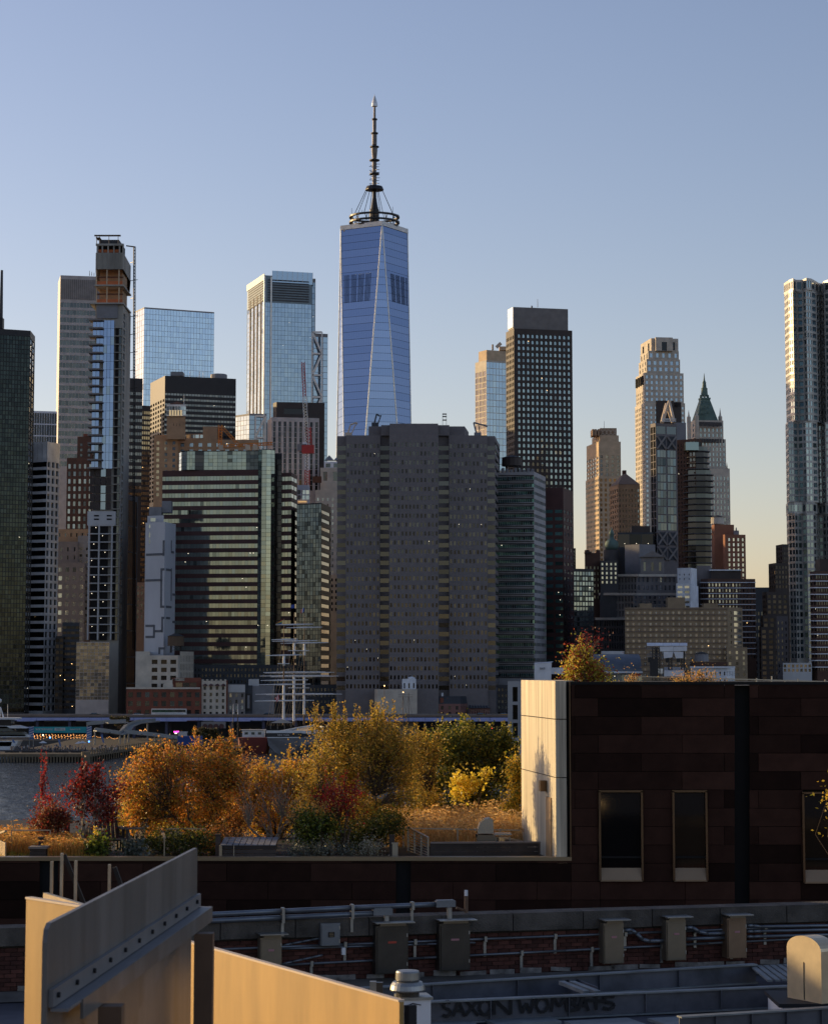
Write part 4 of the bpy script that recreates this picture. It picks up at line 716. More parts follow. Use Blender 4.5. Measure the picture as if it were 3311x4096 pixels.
for l in ([(584, 2219), (654, 2219), (654, 2166), (684, 2166)], [(686, 2166), (686, 2208), (696, 2208)], [(582, 2322), (645, 2322), (645, 2278), (658, 2278)], [(664, 2278), (686, 2278), (686, 2400)], [(645, 2322), (645, 2427), (658, 2427)], [(664, 2427), (686, 2427)], [(582, 2504), (616, 2504), (616, 2548), (582, 2548)], [(616, 2525), (648, 2525), (648, 2472), (658, 2472)], [(664, 2472), (680, 2472)], [(637, 2612), (637, 2594), (658, 2594)], [(690, 2378), (702, 2378)], [(690, 2488), (702, 2488)]): line(l)
t.done()
t = T('cream_loft_building', 'cream low loft building with steel windows in front of the mural wall', 'cream', [(543, 972), (600, 972), (712, 968), (720, 970)], 2622, [None, f(3, 4, 2632, 2760, .62, .55, 'gl_black', .2), None], 970, 640, done=False)
t.tier([(720, 972), (775, 985)], 2606, None, [f(9, 3, 2618, 2720, .4, .75, 'gl_tint', .2)], 'cream', 18)
t.tier([(543, 974), (600, 974)], 2606, 2622, [], 'cream', 12); t.done()
water_tank(703, 2532, 2612, 975, 3.6, 'wooden water tank on a white frame above the cream loft building', 'wood_old')
# --- seaport low-rise row
t = T('brick_warehouse_row', 'long red brick warehouse with two rows of windows behind the bus', 'brick_red', [(506, 962), (806, 962)], 2752, [f(9, 3, 2762, 2868, .55, .58, 'gl_dark', .3)], 962, 650, done=False, back=14)
bxp(t, 'cornice', 504, 800, 2750, 2757, 961.4, 1, 'cream'); t.tier([(688, 966), (805, 966)], 2712, 2752, [f(3, 1, 2730, 2750, .93, .9, 'gl_tint', .2, fa=.12, fb=.85)], 'brick_red', 10); bxp(t, 'sign_board', 700, 738, 2714, 2724, 965.7, .2, 'cream')
SIGN_ROOT = t.root
t.done()
a, c = at(652, 2752, 963), at(690, 2752, 963); q = MB(); zt = zat(2722, 963); q.prism([(a.x, 963), (c.x, 963), (c.x, 972), (a.x, 972)], a.z, zat(2738, 963)); 
q.poly([(a.x, 963, zat(2738, 963)), (c.x, 963, zat(2718, 963)), (c.x, 972, zat(2718, 963)), (a.x, 972, zat(2738, 963))]); q.poly([(a.x, 963, zat(2738, 963)), (c.x, 963, zat(2738, 963)), (c.x, 963, zat(2718, 963))]); solo(q, 'roof_shed', 'cream', 'cream lean-to shed on the brick warehouse roof', 'shed')
t = T('crenellated_townhouse', 'pale townhouse with battlements and maroon arched window heads', 'limestone', [(807, 963), (905, 963)], 2724, [f(4, 5, 2740, 2868, .4, .55, 'gl_dark', .3)], 963, 856, done=False, back=14)
for i in range(6): bxp(t, 'battlement', 807+i*18, 815+i*18, 2718, 2725, 963, 1.2, 'limestone')
for i in range(4):
    q = MB(); a = at(820+i*24.5, 2740, 962.6); q.lathe((a.x, 962.7, a.z-.4), [(1.0, 0), (.8, .5), (.1, .9)], 10); q.build('arched_hood', 'maroon', t.root)
t.done(); T('red_party_wall', 'narrow dark red party wall beside the battlement townhouse', 'brick_red', [(905, 964), (911, 964)], 2722, [], 964, 908, back=14)
t = T('grey_mansard_house', 'grey brick row house with pale upper storey next to the red party wall', 'stone_grey', [(911, 966), (981, 966)], 2738, [f(3, 4, 2770, 2868, .36, .6, 'gl_win')], 966, 946, done=False, back=12); bxp(t, 'upper_storey', 912, 980, 2740, 2770, 965.6, .4, 'pale_concrete'); t.done()
t = T('black_banner_house', 'dark narrow house front carrying a tall black banner', 'dark_slate', [(981, 968), (1010, 968)], 2742, [], 968, 995, done=False, back=12); bxp(t, 'banner', 983, 1004, 2775, 2842, 967.5, .2, 'black_metal'); bxp(t, 'banner_mark', 989, 998, 2782, 2834, 967.35, .1, 'grey_panel'); t.done()
T('blank_grey_storehouse', 'blank bluish grey storehouse left of the tall ship masts', 'grey_panel', [(1008, 970), (1098, 972)], 2744, [], 970, 1050, back=14); t = T('roof_plant_cabin', 'small pale roof cabin over the grey storehouse', 'pale_concrete', [(994, 974), (1036, 974)], 2717, [], 974, 1015, yb=2746, back=5)
t = T('white_blank_gable', 'pale blank gable wall with a rooftop lantern behind the willow tops', 'limestone', [(1498, 950), (1510, 948), (1668, 948)], 2757, [], 955, 1585, done=False, back=16)
t.tier([(1608, 951), (1664, 951)], 2716, 2757, [f(3, 1, 2730, 2756, .3, .8, 'gl_dark')], 'white_paint', 8); a = at(1645, 2716, 953); q = MB(); q.lathe((a.x, 954.5, a.z-.5), [(1.7, 0), (1.7, .9), (1.1, 1.3), (.2, 1.5)], 12); q.build('roof_lantern', 'white_paint', t.root); t.done()
T('dark_hip_roof_house', 'dark slate hip-roofed house between the white gable and mansard house', 'dark_slate', [(1670, 960), (1728, 960)], 2758, [f(2, 1, 2845, 2862, .4, .8, 'gl_win')], 960, 1700, back=12)
t = T('mansard_brick_house', 'pink brick house with grey mansard roof and dormers by the viaduct', 'brick_pink', [(1724, 955), (1842, 953), (1876, 962)], 2816, [f(4, 2, 2820, 2868, .36, .6, 'gl_dark'), f(4, 2, 2820, 2868, .4, .6, 'gl_dark')], 955, 1790, done=False, back=12)
V_ = [Vector(p) for p in t.pts]; m = sum(V_, Vector((0, 0)))/len(V_); z0_ = zat(2816, 954); q = MB(); q.prism(V_, z0_, zat(2786, 954), pts2=[m+(p-m)*.93 for p in V_]); q.build('mansard_roof', 'dark_slate', t.root)
for i in range(4): bxp(t, 'dormer', 1732+i*28, 1746+i*28, 2792, 2812, 954.3, 1.6, 'brick_red')
for x in (1740, 1765): bxp(t, 'chimney', x, x+8, 2772, 2788, 958, 1.2, 'white_paint')
t.done(lights=2, lamp='lamp_room')
t = T('brick_party_wall_house', 'tall red brick party wall behind the mansard house', 'brick_red', [(1830, 966), (1908, 966)], 2752, [], 966, 1870, back=10)
t = T('sloping_slate_market', 'low market house with a long sloping slate roof right of the mansard house', 'brick_pink', [(1876, 958), (1958, 958)], 2834, [f(9, 1, 2838, 2866, .3, .9, 'gl_dark')], 958, 1915, done=False, back=12)
a, c = at(1876, 2834, 957), at(1962, 2834, 957); zt = zat(2792, 957); q = MB(); q.poly([(a.x, 957, a.z), (c.x, 957, a.z), (c.x-5, 966, zt-1.2), (a.x, 966, zt)]); q.poly([(c.x, 957, a.z), (c.x, 972, a.z), (c.x-5, 966, zt-1.2)]); q.build('slate_roof', 'dark_slate', t.root)
for i in range(7): b0 = Vector((a.x+1+i*1.2, 957.05, a.z+.2)); q = MB(); q.beam(b0, (a.x+.4+i*1.05, 965.9, zt-.1-i*.1), .15, .15); q.build('roof_rib', 'grey_panel', t.root)
t.done()
# --- pier pavilion with barrel roof, stage, red sign
t = Tower('barrel_roof_pavilion', 'waterfront pavilion with a smooth grey blue barrel roof on the right', 930, 2480)
t.tier([(2300, 930), (2568, 930)], 2692, None, [f(16, 1, 2698, 2730, .8, .9, 'gl_navy', .2)], 'grey_panel', 30)
q = MB(); a, c = at(2300, 2690, 929), at(2566, 2690, 929); n_ = 10
for i in range(n_):
    p0, p1 = i/n_*PI/2, (i+1)/n_*PI/2; hh = zat(2616, 929)-a.z
    q.poly([(a.x, 929+14*(1-math.cos(p0)), a.z+hh*math.sin(p0)), (c.x, 929+14*(1-math.cos(p0)), a.z+hh*math.sin(p0)), (c.x, 929+14*(1-math.cos(p1)), a.z+hh*math.sin(p1)), (a.x, 929+14*(1-math.cos(p1)), a.z+hh*math.sin(p1))])
q.build('barrel_roof', 'roof_blue', t.root, True); bxp(t, 'skylight', 2408, 2496, 2605, 2620, 944, 6, 'pale_concrete'); bxp(t, 'eaves', 2298, 2570, 2686, 2693, 928.2, 1.2, 'white_paint'); bxp(t, 'red_sign', 2530, 2562, 2696, 2705, 929.6, .3, 'sign_red'); t.done(lights=3)
k = thing('concert_stage', 'rooftop concert stage with white canopy sails and black truss towers', 'stage', at(2665, 2740, 915)); P = lambda x, y, d=915: at(x, y, d)
def cloth(n, pts, mat): pts = [Vector(p)-Vector((0, 1.6, 0)) for p in pts]; q = MB(); q.poly([Vector(p) for p in pts]); q.poly([Vector(p)+Vector((0, .15, 0)) for p in pts][::-1]); return q.build(n, mat, k)
for i in range(5): x = 2585+i*32.4; cloth('canopy_panel', [P(x, 2584), P(x+31.6, 2584), P(x+31.6, 2572, 925), P(x, 2572, 925)], 'sail_white')
for i in range(2): x = 2638+i*54; cloth('canopy_sail', [P(x, 2606), P(x+53, 2606-i*2), P(x+53, 2586), P(x-2+i*2, 2587)], 'sail_white'); cloth('canopy_sail', [P(x+15-i*6, 2634), P(x+48-i*10, 2630+i*3), P(x+52-i*14, 2608), P(x+13-i*13, 2608)], 'sail_white')
for i in range(2): x = 2654+i*40; cloth('stage_cover', [P(x, 2706), P(x+40, 2706), P(x+40, 2683), P(x, 2683)], 'sail_white'); cloth('stage_cover', [P(x, 2683), P(x+40, 2683), P(x+40, 2669, 922), P(x, 2669, 922)], 'pale_concrete')
for x in (2615, 2632, 2680, 2730): lattice(k, 'truss_tower', P(x, 2740), P(x, 2590), 1.3, 'black_metal', 14, .16)
for y in (2592, 2622): lattice(k, 'truss_beam', P(2585, y), P(2745, y), 1.1, 'grey_panel', 24, .12)
q = MB(); q.box(P(2615, 2670), (3.2, 1.5, 7)); q.build('speaker_stack', 'black_metal', k); q = MB(); q.box(P(2640, 2685), (2.2, .3, 2)); q.build('video_screen', 'metal_white', k)
for x in (2598, 2668, 2712): q = MB(); q.box(P(x, 2640), (1.4, 1, 2.0)); q.build('stage_lamp', 'black_metal', k)
t = T('white_corner_house', 'white stone house with arched windows below the tan housing slab', 'white_paint', [(2762, 950), (2906, 948), (2938, 954)], 2668, [f(8, 2, 2680, 2740, .3, .5, 'gl_dark', .3), f(5, 2, 2680, 2740, .4, .6, 'gl_dark', .3)], 950, 2850, done=False, back=14)
bxp(t, 'cornice', 2760, 2940, 2666, 2673, 947.4, 1.4, 'white_paint'); bxp(t, 'attic', 2772, 2910, 2648, 2668, 952, 8, 'brick_brown'); t.done(); water_tank(2806, 2606, 2648, 956, 3.0, 'grey roof tank above the white stone corner house', 'grey_panel', False)
# --- ground-level gap fillers: far ordinary blocks closing street gaps
rnd = random.Random(5)
for i, (x0, x1, yt, d, wm, lab) in enumerate(((60, 135, 2500, 1400, 'stone_dark', 'dark distant block in the gap right of the octagonal tower'), (545, 590, 2330, 1180, 'granite_mauve', 'dim mauve block in the gap left of the mural wall'), (1320, 1352, 2300, 1100, 'limestone', 'pale sliver block left of the grey slab'), (2284, 2300, 2400, 1200, 'brick_brown', 'dim brick sliver right of the dark red brick tower'), (2960, 3060, 2560, 1150, 'stone_dark', 'low dark block between balcony slab and stepped tower'), (760, 1190, 2660, 1004, 'dark_slate', 'dark low podium under the maroon banded tower'), (1180, 1350, 2740, 985, 'dark_slate', 'dark low podium under the blue glass block'), (1960, 2200, 2740, 975, 'stone_dark', 'dark low podium under the teal banded slab'))):
    T('infill_block', lab, wm, [(x0, d), (x1, d)], yt, [f(max(2, int((x1-x0)/14)), 6, yt+8, yt+150, .4, .5, 'gl_dark')], d, (x0+x1)/2)
# ================================================================ WATERFRONT
M('girder_navy', (.06, .06, .10), .7); M('girder_blue', (.32, .36, .62), .6, var=.12); M('timber', (.15, .12, .08), .9, var=.35, scale=.6); M('deck_grey', (.032, .032, .034), .9); M('teal_banner', (.02, .30, .34), .6); M('banner_blue', (.10, .17, .36), .6); M('ship_white', (.62, .64, .66), .5); M('ship_black', (.02, .02, .025), .4); M('hull_grey', (.20, .21, .24), .6); M('hull_red', (.16, .035, .03), .7); M('spar_brown', (.08, .04, .025), .6); M('canvas', (.36, .31, .25), .9); M('blue_box', (.02, .06, .25), .6); M('car_dark', (.02, .03, .03), .25, .3); M('car_white', (.6, .6, .6), .3); M('taxi', (.55, .28, .03), .35); M('tyre', (.015, .015, .015), .9); M('bus_white', (.66, .66, .66), .35); M('bus_stripe', (.03, .12, .22), .4); M('gang_grey', (.24, .25, .25), .6)
M('cloth_a', (.04, .045, .07), .9, rnd=.6); M('cloth_b', (.3, .28, .27), .9, rnd=.6); M('skin', (.45, .27, .18), .6); M('umbrella_white', (.55, .56, .58), .8); M('flag_red', (.5, .06, .07), .8); M('flag_white', (.6, .58, .58), .8); M('flag_blue', (.05, .09, .35), .8); M('flag_yellow', (.6, .4, .05), .8); M('flag_green', (.05, .25, .1), .8)
xl, xr = at(-500, 2880, 930).x, at(3900, 2880, 930).x
v = thing('elevated_highway', 'elevated riverside highway on steel girders painted lavender blue', 'highway', (0, 930, 2))
q = MB(); q.box(((xl+xr)/2, 939, 10.3), (xr-xl, 18, 1.0)); q.build('deck', 'street', v)
q = MB(); q.box(((xl+xr)/2, 930.4, 11.1), (xr-xl, .35, 1.1)); q.build('parapet', 'brown_roof', v); q = MB(); q.box(((xl+xr)/2, 948, 11.1), (xr-xl, .35, 1.1)); q.build('parapet', 'stone_grey', v)
n = 34
for i in range(n):
    a, c = xl+(xr-xl)*i/n, xl+(xr-xl)*(i+1)/n; q = MB(); q.box(((a+c)/2, 929.9, 9.85), (c-a-.12, .5, 1.15)); q.build('girder', 'girder_blue', v)
    for dy in (931.5, 945): q = MB(); q.box((a, dy, 5.6), (1.1, 1.1, 8.2)); q.build('column', 'girder_navy', v)
    q = MB(); q.box((a, 938, 9.3), (1.0, 15, 1.2)); q.build('cross_beam', 'girder_navy', v)
for x0, x1 in ((68, 137), (620, 747), (855, 1000), (1540, 1800), (1886, 2040), (1240, 1420)): a, c = at(x0, 2884, 929), at(x1, 2884, 929); q = MB(); q.beam(a, c, .4, .45); q.build('fascia_pipe', 'girder_blue', v)
q = MB(); q.box(((xl+xr)/2, 951, 5), (xr-xl, .6, 7)); struct(q, 'wall', 'dark_slate')
# shop arcade seen under the deck
k = thing('arcade_shopfront', 'pale shopfront with four maroon arches under the highway', 'shopfront', at(856, 2912, 926)); q = MB(); a, c = at(804, 2905, 926), at(902, 2905, 926); q.box(((a.x+c.x)/2, 926.5, (zat(2888, 926)+zat(2914, 926))/2), (c.x-a.x, 1, zat(2888, 926)-zat(2914, 926))); q.build('wall', 'stone_grey', k)
for i in range(4): a = at(820+i*22, 2906, 925.8); q = MB(); q.tube((a.x, 925.6, a.z), (a.x, 926.3, a.z), 1.0, n=14); q.build('arch', 'maroon', k)
# vehicles on the deck
def car(x, y, d, mat, label, nm='car', cat='car', L=4.6, flip=1):
    p = at(x, y, d); p.z = 10.8; k = thing(nm, label, cat, p, 'cars on the elevated highway')
    q = MB(); pr = [(-L/2, .35), (-L/2, .8), (-L*.44, .95), (-L*.22, 1.0), (L*.2, .98), (L*.46, .85), (L/2, .6), (L/2, .35)]; w = .9
    for s in (-1, 1): q.poly([(p.x+flip*a, p.y+s*w, p.z+b_) for a, b_ in (pr if s*flip < 0 else pr[::-1])])
    for i in range(len(pr)): a, b_ = pr[i], pr[(i+1) % len(pr)]; q.poly([(p.x+flip*a[0], p.y-w, p.z+a[1]), (p.x+flip*a[0], p.y+w, p.z+a[1]), (p.x+flip*b_[0], p.y+w, p.z+b_[1]), (p.x+flip*b_[0], p.y-w, p.z+b_[1])])
    q.build('body', mat, k)
    q = MB(); q.prism([(p.x-L*.42, p.y-.82), (p.x+L*.24, p.y-.82), (p.x+L*.24, p.y+.82), (p.x-L*.42, p.y+.82)], p.z+.96, p.z+1.5, pts2=[(p.x-L*.30, p.y-.68), (p.x+L*.08, p.y-.68), (p.x+L*.08, p.y+.68), (p.x-L*.30, p.y+.68)]); q.build('cabin', 'gl_dark', k)
    for sx in (-.31, .31):
        for sy in (-.86, .86): q = MB(); q.tube((p.x+sx*L, p.y+sy-.1, p.z+.33), (p.x+sx*L, p.y+sy+.1, p.z+.33), .33, n=12); wo = q.build('wheel', 'tyre', k); q = MB(); q.tube((p.x+sx*L, p.y+sy-.12, p.z+.33), (p.x+sx*L, p.y+sy+.12, p.z+.33), .2, n=10); q.build('rim', 'gang_grey', wo)
    return k
car(381, 2857, 934, 'car_dark', 'dark car on the highway before the glass pavilion', L=4.9); car(553, 2857, 935, 'car_white', 'white car on the highway left of the coach'); car(1926, 2870, 936, 'car_dark', 'dark car on the highway near the slate-roofed market'); car(2019, 2870, 934, 'taxi', 'yellow cab on the highway beside the slim white building', 'taxi'); car(1075, 2866, 936, 'car_dark', 'dark car on the highway behind the ship mast'); car(1195, 2866, 934, 'taxi', 'yellow cab on the highway behind the tall ship', 'taxi')
p = at(676, 2857, 935); p.z = 10.8; k = thing('coach', 'white coach with dark window band on the elevated highway', 'bus', p); L = 14.4
q = MB(); q.box((p.x, 935, p.z+1.05), (L, 2.5, 1.3)); q.build('lower_body', 'bus_white', k); q = MB(); q.box((p.x, 935, p.z+3.02), (L-.1, 2.5, .36)); q.build('roof', 'bus_white', k); q = MB(); q.box((p.x, 935, p.z+2.27), (L-.3, 2.44, 1.14)); q.build('window_core', 'gl_black', k)
for i in range(10): q = MB(); q.box((p.x-L/2+.9+i*1.38, 933.76, p.z+2.27), (1.3, .05, .95)); q.build('window', 'gl_dark', k)
for s in (-1, 1): q = MB(); q.box((p.x+s*(L/2-.1), 935, p.z+2.25), (.22, 2.5, 1.2)); q.build('pillar', 'bus_white', k)
q = MB(); q.box((p.x+.3, 933.72, p.z+1.1), (L*.8, .04, .14)); q.build('stripe', 'bus_stripe', k)
for sx in (-5.0, -3.7, 4.6):
    for sy in (-1.1, 1.1): q = MB(); q.tube((p.x+sx, 935+sy-.14, p.z+.5), (p.x+sx, 935+sy+.14, p.z+.5), .5, n=12); wo = q.build('wheel', 'tyre', k); q = MB(); q.tube((p.x+sx, 935+sy-.16, p.z+.5), (p.x+sx, 935+sy+.16, p.z+.5), .28, n=10); q.build('rim', 'gang_grey', wo)
# pier
fl_, fr_, br_, bl_ = at(-420, 3014, 740), at(352, 3014, 740), at(735, 2958, 884), at(200, 2940, 905)
pr = thing('timber_pier', 'broad timber-piled pier with crowds and lights on the left', 'pier', (fl_.x, 740, 0))
q = MB(); q.prism([fl_.xy, fr_.xy, br_.xy, (br_.x, 908), (at(128, 2960, 800).x, 908), (at(128, 2960, 800).x, 778), (fl_.x, 778)], 1.9, 2.6); q.build('deck', 'deck_grey', pr)
q = MB(); q.beam((fl_.x, 739.6, 2.15), (fr_.x, 739.6, 2.15), .5, .9); q.build('fender_beam', 'timber', pr); q = MB(); q.beam((fr_.x+.3, fr_.y, 2.15), (br_.x+.3, br_.y, 2.15), .5, .9); q.build('fender_beam', 'timber', pr); q = MB(); q.beam((fr_.x+.3, fr_.y, 3.7), (br_.x+.3, br_.y, 3.7), .15, .2); q.build('hand_rail', 'timber', pr)
pm = MB(); pm.tube((0, 0, -3), (0, 0, 2.0), .32, .28, 8); pm = pm.mesh('piling', 'timber')
tm = MB(); tm.tube((0, 0, -3), (0, 0, 3.9), .26, .24, 8); tm = tm.mesh('piling', 'timber')
for i in range(30): x = fl_.x+34+(fr_.x-fl_.x-34)*i/29; inst(pm, 'piling', (x, 739.5, 0), pr); inst(pm, 'piling', (x+.5, 743, 0), pr)
for i in range(46): p_ = fr_.lerp(br_, i/45); inst(tm, 'piling', (p_.x+.5, p_.y, 0), pr)
q = MB(); q.tube(at(343, 3030, 739)+Vector((0, 0, -3)), at(343, 3008, 739), 1.5, n=14); q.build('corner_dolphin', 'timber', pr)
for i in range(5): q = MB(); a = at(20+i*66, 3008, 741.5); q.beam(a, a+Vector((4.6, 0, 0)), .12, .5); q.build('edge_rail', 'deck_grey', pr)
# banner gate and string lights
k = thing('banner_gate', 'long teal banner strung between two blue posts on the pier', 'banner', at(240, 2992, 790)); dB = 790
q = MB(); a, c = at(135, 2932, dB), at(347, 2932, dB); q.box(((a.x+c.x)/2, dB, (a.z+zat(2908, dB))/2), (c.x-a.x, .25, zat(2908, dB)-a.z)); bo = q.build('banner', 'teal_banner', k)
for x in (125, 356):
    q = MB(); a = at(x, 2958, dB); q.box((a.x, dB, (a.z+zat(2907, dB))/2), (1.75, .5, zat(2907, dB)-a.z)); so = q.build('side_banner', 'banner_blue', k)
    for j in range(5): q = MB(); a = at(x, 2955, dB-.3); q.beam((a.x-.8, dB-.28, a.z+.2+j*.85), (a.x+.8, dB-.28, a.z+.8+j*.85), .04, .22); q.build('banner_stripe', 'flag_white', so)
    for sx in (-.7, .7): q = MB(); a = at(x, 2990, dB); q.tube((a.x+sx, dB, 2.6), (a.x+sx, dB, zat(2958, dB)), .12, n=6); q.build('post', 'gang_grey', k)
q = MB(); a, c = at(218, 2923, dB-.2), at(261, 2923, dB-.2); q.box(((a.x+c.x)/2, dB-.16, (zat(2912, dB)+zat(2923, dB))/2), (c.x-a.x, .06, .95)); q.build('label_board', 'pale_concrete', bo)
def text(body, size, loc, parent, mat, name='lettering', rz=0., rot=None, ext=.015, sx=1.):
    cu = bpy.data.curves.new(name, 'FONT'); cu.body = body; cu.size = size; cu.extrude = ext; cu.align_x = 'CENTER'; cu.align_y = 'CENTER'; tmp = bpy.data.objects.new('tmp', cu)
    me = bpy.data.meshes.new_from_object(tmp); bpy.data.objects.remove(tmp); bpy.data.curves.remove(cu); me.name = name; me.materials.clear(); me.materials.append(MT(mat))
    o = bpy.data.objects.new(name, me); COL.objects.link(o); o.parent = parent; o.location = Vector(loc) - (ORG.get(parent.name, Vector()) if parent else Vector()); o.rotation_euler = rot or (PI/2, 0, rz); o.scale = (sx, 1, 1); return o
text('WATERMARK', 1.0, at(177, 2918.5, dB-.2), bo, 'flag_white'); text('PIER 15', .85, at(240, 2917.5, dB-.25), bo, 'teal_banner'); text('watermark', .85, at(300, 2917.5, dB-.2), bo, 'flag_white')
text('NEW YORK', 1.05, at(719, 2719, 965.5), SIGN_ROOT, 'brown_dark')
rnd = random.Random(3)
for i in range(9):
    d0 = 786+i*8; y0 = 2936+(i*37 % 11); x0, x1 = 136+rnd.uniform(-4, 4), 345+rnd.uniform(-6, 4)
    if i == 7: x0, x1 = 360, 402
    if i == 8: x0, x1 = 428, 470
    s_ = thing('string_lights', ['front', 'second', 'third', 'fourth', 'fifth', 'sixth', 'last', 'short left', 'short right'][i] + ' string of warm bulbs ' + ('right of the teal banner gate' if i > 6 else 'sagging behind the teal banner on the pier'), 'string lights', at(x0, 2990, d0), 'string lights on the pier')
    q = MB(); bq = MB(); nb = 17 if i < 7 else 8; prev = None; sw = 3 if i < 7 else 1
    for j in range(nb+1):
        u = j/nb; xx = x0+(x1-x0)*u; yy = y0 + (5+i % 3*2)*abs(math.sin(u*PI*sw+i*.7)) + rnd.uniform(-2, 2)*(i < 7)
        p_ = at(xx, yy, d0)
        if prev: q.tube(prev, p_, .03, n=3)
        bq.lathe(p_-Vector((0, 0, .15)), [(.04, -.08), (.11, 0), (.04, .1)], 5); prev = p_
    q.build('cable', 'ship_black', s_); o = bq.build('bulbs', 'lamp_string', s_); o['kind'] = 'stuff'
s_ = thing('string_lights', 'loop of warm bulbs hanging under the curved gangway', 'string lights', at(575, 2925, 900), 'string lights on the pier'); bq = MB(); q = MB(); prev = None
for j in range(16): p_ = at(558+j*2.2, 2922-8*math.sin(j*.8)*(j/15)-j*.5+6*math.sin(j/15*PI), 900); bq.lathe(p_, [(.05, -.1), (.13, 0), (.05, .12)], 5); q.tube(prev or p_-Vector((.1, 0, 0)), p_, .03, n=3); prev = p_
q.build('cable', 'ship_black', s_); o = bq.build('bulbs', 'lamp_string', s_); o['kind'] = 'stuff'
for x, y, mt, lb in ((172, 2941, 'lamp_white', 'bright white stage lamp under the teal banner'), (200, 2951, 'lamp_blue', 'blue spot lamp under the teal banner'), (356, 2967, 'lamp_blue', 'blue spot lamp at the right banner post')):
    q = MB(); q.lathe(at(x, y, 786), [(.1, -.3), (.32, 0), (.1, .3)], 8); solo(q, 'spot_lamp', mt, lb, 'lamp')
# tents, umbrellas, banners, people
for i, (x, y) in enumerate(((172, 2968), (316, 2970), (330, 2968))):
    k = thing('market_umbrella', ['white', 'second white', 'rightmost white'][i]+' market umbrella among the pier crowd', 'umbrella', at(x, 2992, 775), 'market umbrellas'); a = at(x, y, 775); q = MB(); q.lathe((a.x, 775, a.z-.4), [(1.5, 0), (.1, .7)], 8); q.build('canopy', 'umbrella_white', k); q = MB(); q.tube((a.x, 775, 2.6), (a.x, 775, a.z), .05, n=5); q.build('pole', 'gang_grey', k)
for i, (x, y0, y1) in enumerate(((236, 2956, 2990), (408, 2938, 2975), (52, 2958, 2976))):
    k = thing('feather_banner', ['blue feather banner in the middle of the pier crowd', 'blue feather banner right of the banner gate', 'small blue feather banner by the yacht'][i], 'banner', at(x+4, y1, 765), 'feather banners'); q = MB(); P = [at(x-4, y0+8, 765), at(x-2, y0, 765), at(x+3, y0+1, 765), at(x+9, y1-4, 765), at(x+4, y1-3, 765)]; q.poly(P); q.poly([p_+Vector((0, .08, 0)) for p_ in P][::-1]); q.build('cloth', 'banner_blue', k); q = MB(); q.tube(at(x+9, y1+4, 765), at(x+9, y1-8, 765), .05, n=4); q.build('pole', 'gang_grey', k)
def person_mesh(seed):
    r_ = random.Random(seed); q = MB(); st = r_.uniform(.08, .2)
    for s in (-1, 1): q.path([(s*.1, s*st, 0), (s*.1, s*st*.4, .45), (s*.09, 0, .86)], [.055, .07, .09], 6, 0)
    q.lathe((0, 0, .8), [(.15, 0), (.16, .12), (.14, .28), (.19, .5), (.17, .62), (.07, .68), (.06, .74)], 10, 1)
    for s in (-1, 1): q.path([(s*.2, 0, 1.4), (s*.25, .04, 1.12), (s*.22, .14*r_.random(), .88)], [.06, .05, .04], 6, 1)
    q.lathe((0, 0, 1.5), [(.05, 0), (.09, .06), (.1, .14), (.08, .22), (.03, .25)], 8, 2); return q.mesh('person', ['cloth_a', r_.choice(['cloth_a', 'cloth_b', 'cloth_b']), 'skin'])
pms = [person_mesh(i) for i in range(5)]; pale = [m_.materials[1].name == 'cloth_b' for m_ in pms]; rnd = random.Random(9)
for i in range(110):
    x = rnd.choice([rnd.uniform(165, 345), rnd.uniform(20, 350), rnd.uniform(360, 470)]); d = rnd.uniform(752, 786); o = bpy.data.objects.new('person', pms[i % 5]); COL.objects.link(o); o.location = (at(x, 2990, d).x, d, 2.6); o.rotation_euler = (0, 0, rnd.uniform(0, 6.28)); s = rnd.uniform(.94, 1.08); o.scale = (s, s, s)
    tag(o, 'small figure ' + ('in a pale top ' if pale[i % 5] else 'in dark clothes ') + ('left of the teal banner' if x < 116 else 'under the teal banner' if x < 366 else 'right of the teal banner') + (' near the edge' if d < 768 else ' in the crowd'), 'person', 'people on the pier')
for i in range(12):
    x, d = 100+i*21+rnd.uniform(-3, 3), rnd.uniform(760, 766); k = thing('picnic_table', ['leftmost', 'second', 'third', 'fourth', 'fifth', 'sixth', 'seventh', 'eighth', 'ninth', 'tenth', 'eleventh', 'rightmost'][i] + ' small dark table from the left in the pier crowd', 'table', (at(x, 2990, d).x, d, 2.6), 'tables on the pier'); q = MB(); q.box((k.location.x, d, 3.35), (1.4, .8, .06)); q.build('table_top', 'timber', k)
    for s in (-.5, .5): q = MB(); q.box((k.location.x+s, d, 2.97), (.08, .6, .7)); q.build('leg', 'timber', k)
# curved gangways
def ramp(pts, w, label):
    k = thing('gangway', label, 'gangway', pts[0]); q = MB(); r1 = MB(); r2 = MB()
    for a, c in zip(pts, pts[1:]): a, c = Vector(a), Vector(c); q.beam(a, c, w, .5); o = Vector((0, w/2, 0)); r1.beam(a-o+Vector((0, 0, .7)), c-o+Vector((0, 0, .7)), .12, .9); r2.beam(a+o+Vector((0, 0, .7)), c+o+Vector((0, 0, .7)), .12, .9)
    q.build('walkway', 'gang_grey', k); r1.build('railing', 'gang_grey', k); r2.build('railing', 'gang_grey', k)
    for i in range(0, len(pts), 2): q = MB(); p_ = Vector(pts[i]); q.tube((p_.x, p_.y, 2), p_, .3, n=6); q.build('support', 'gang_grey', k)
ramp([at(x, y, d) for x, y, d in ((380, 2924, 830), (430, 2930, 832), (480, 2938, 836), (500, 2925, 845), (515, 2905, 856), (545, 2893, 870), (590, 2888, 885), (620, 2886, 900))], 4, 'curved grey gangway climbing from the pier towards the highway')
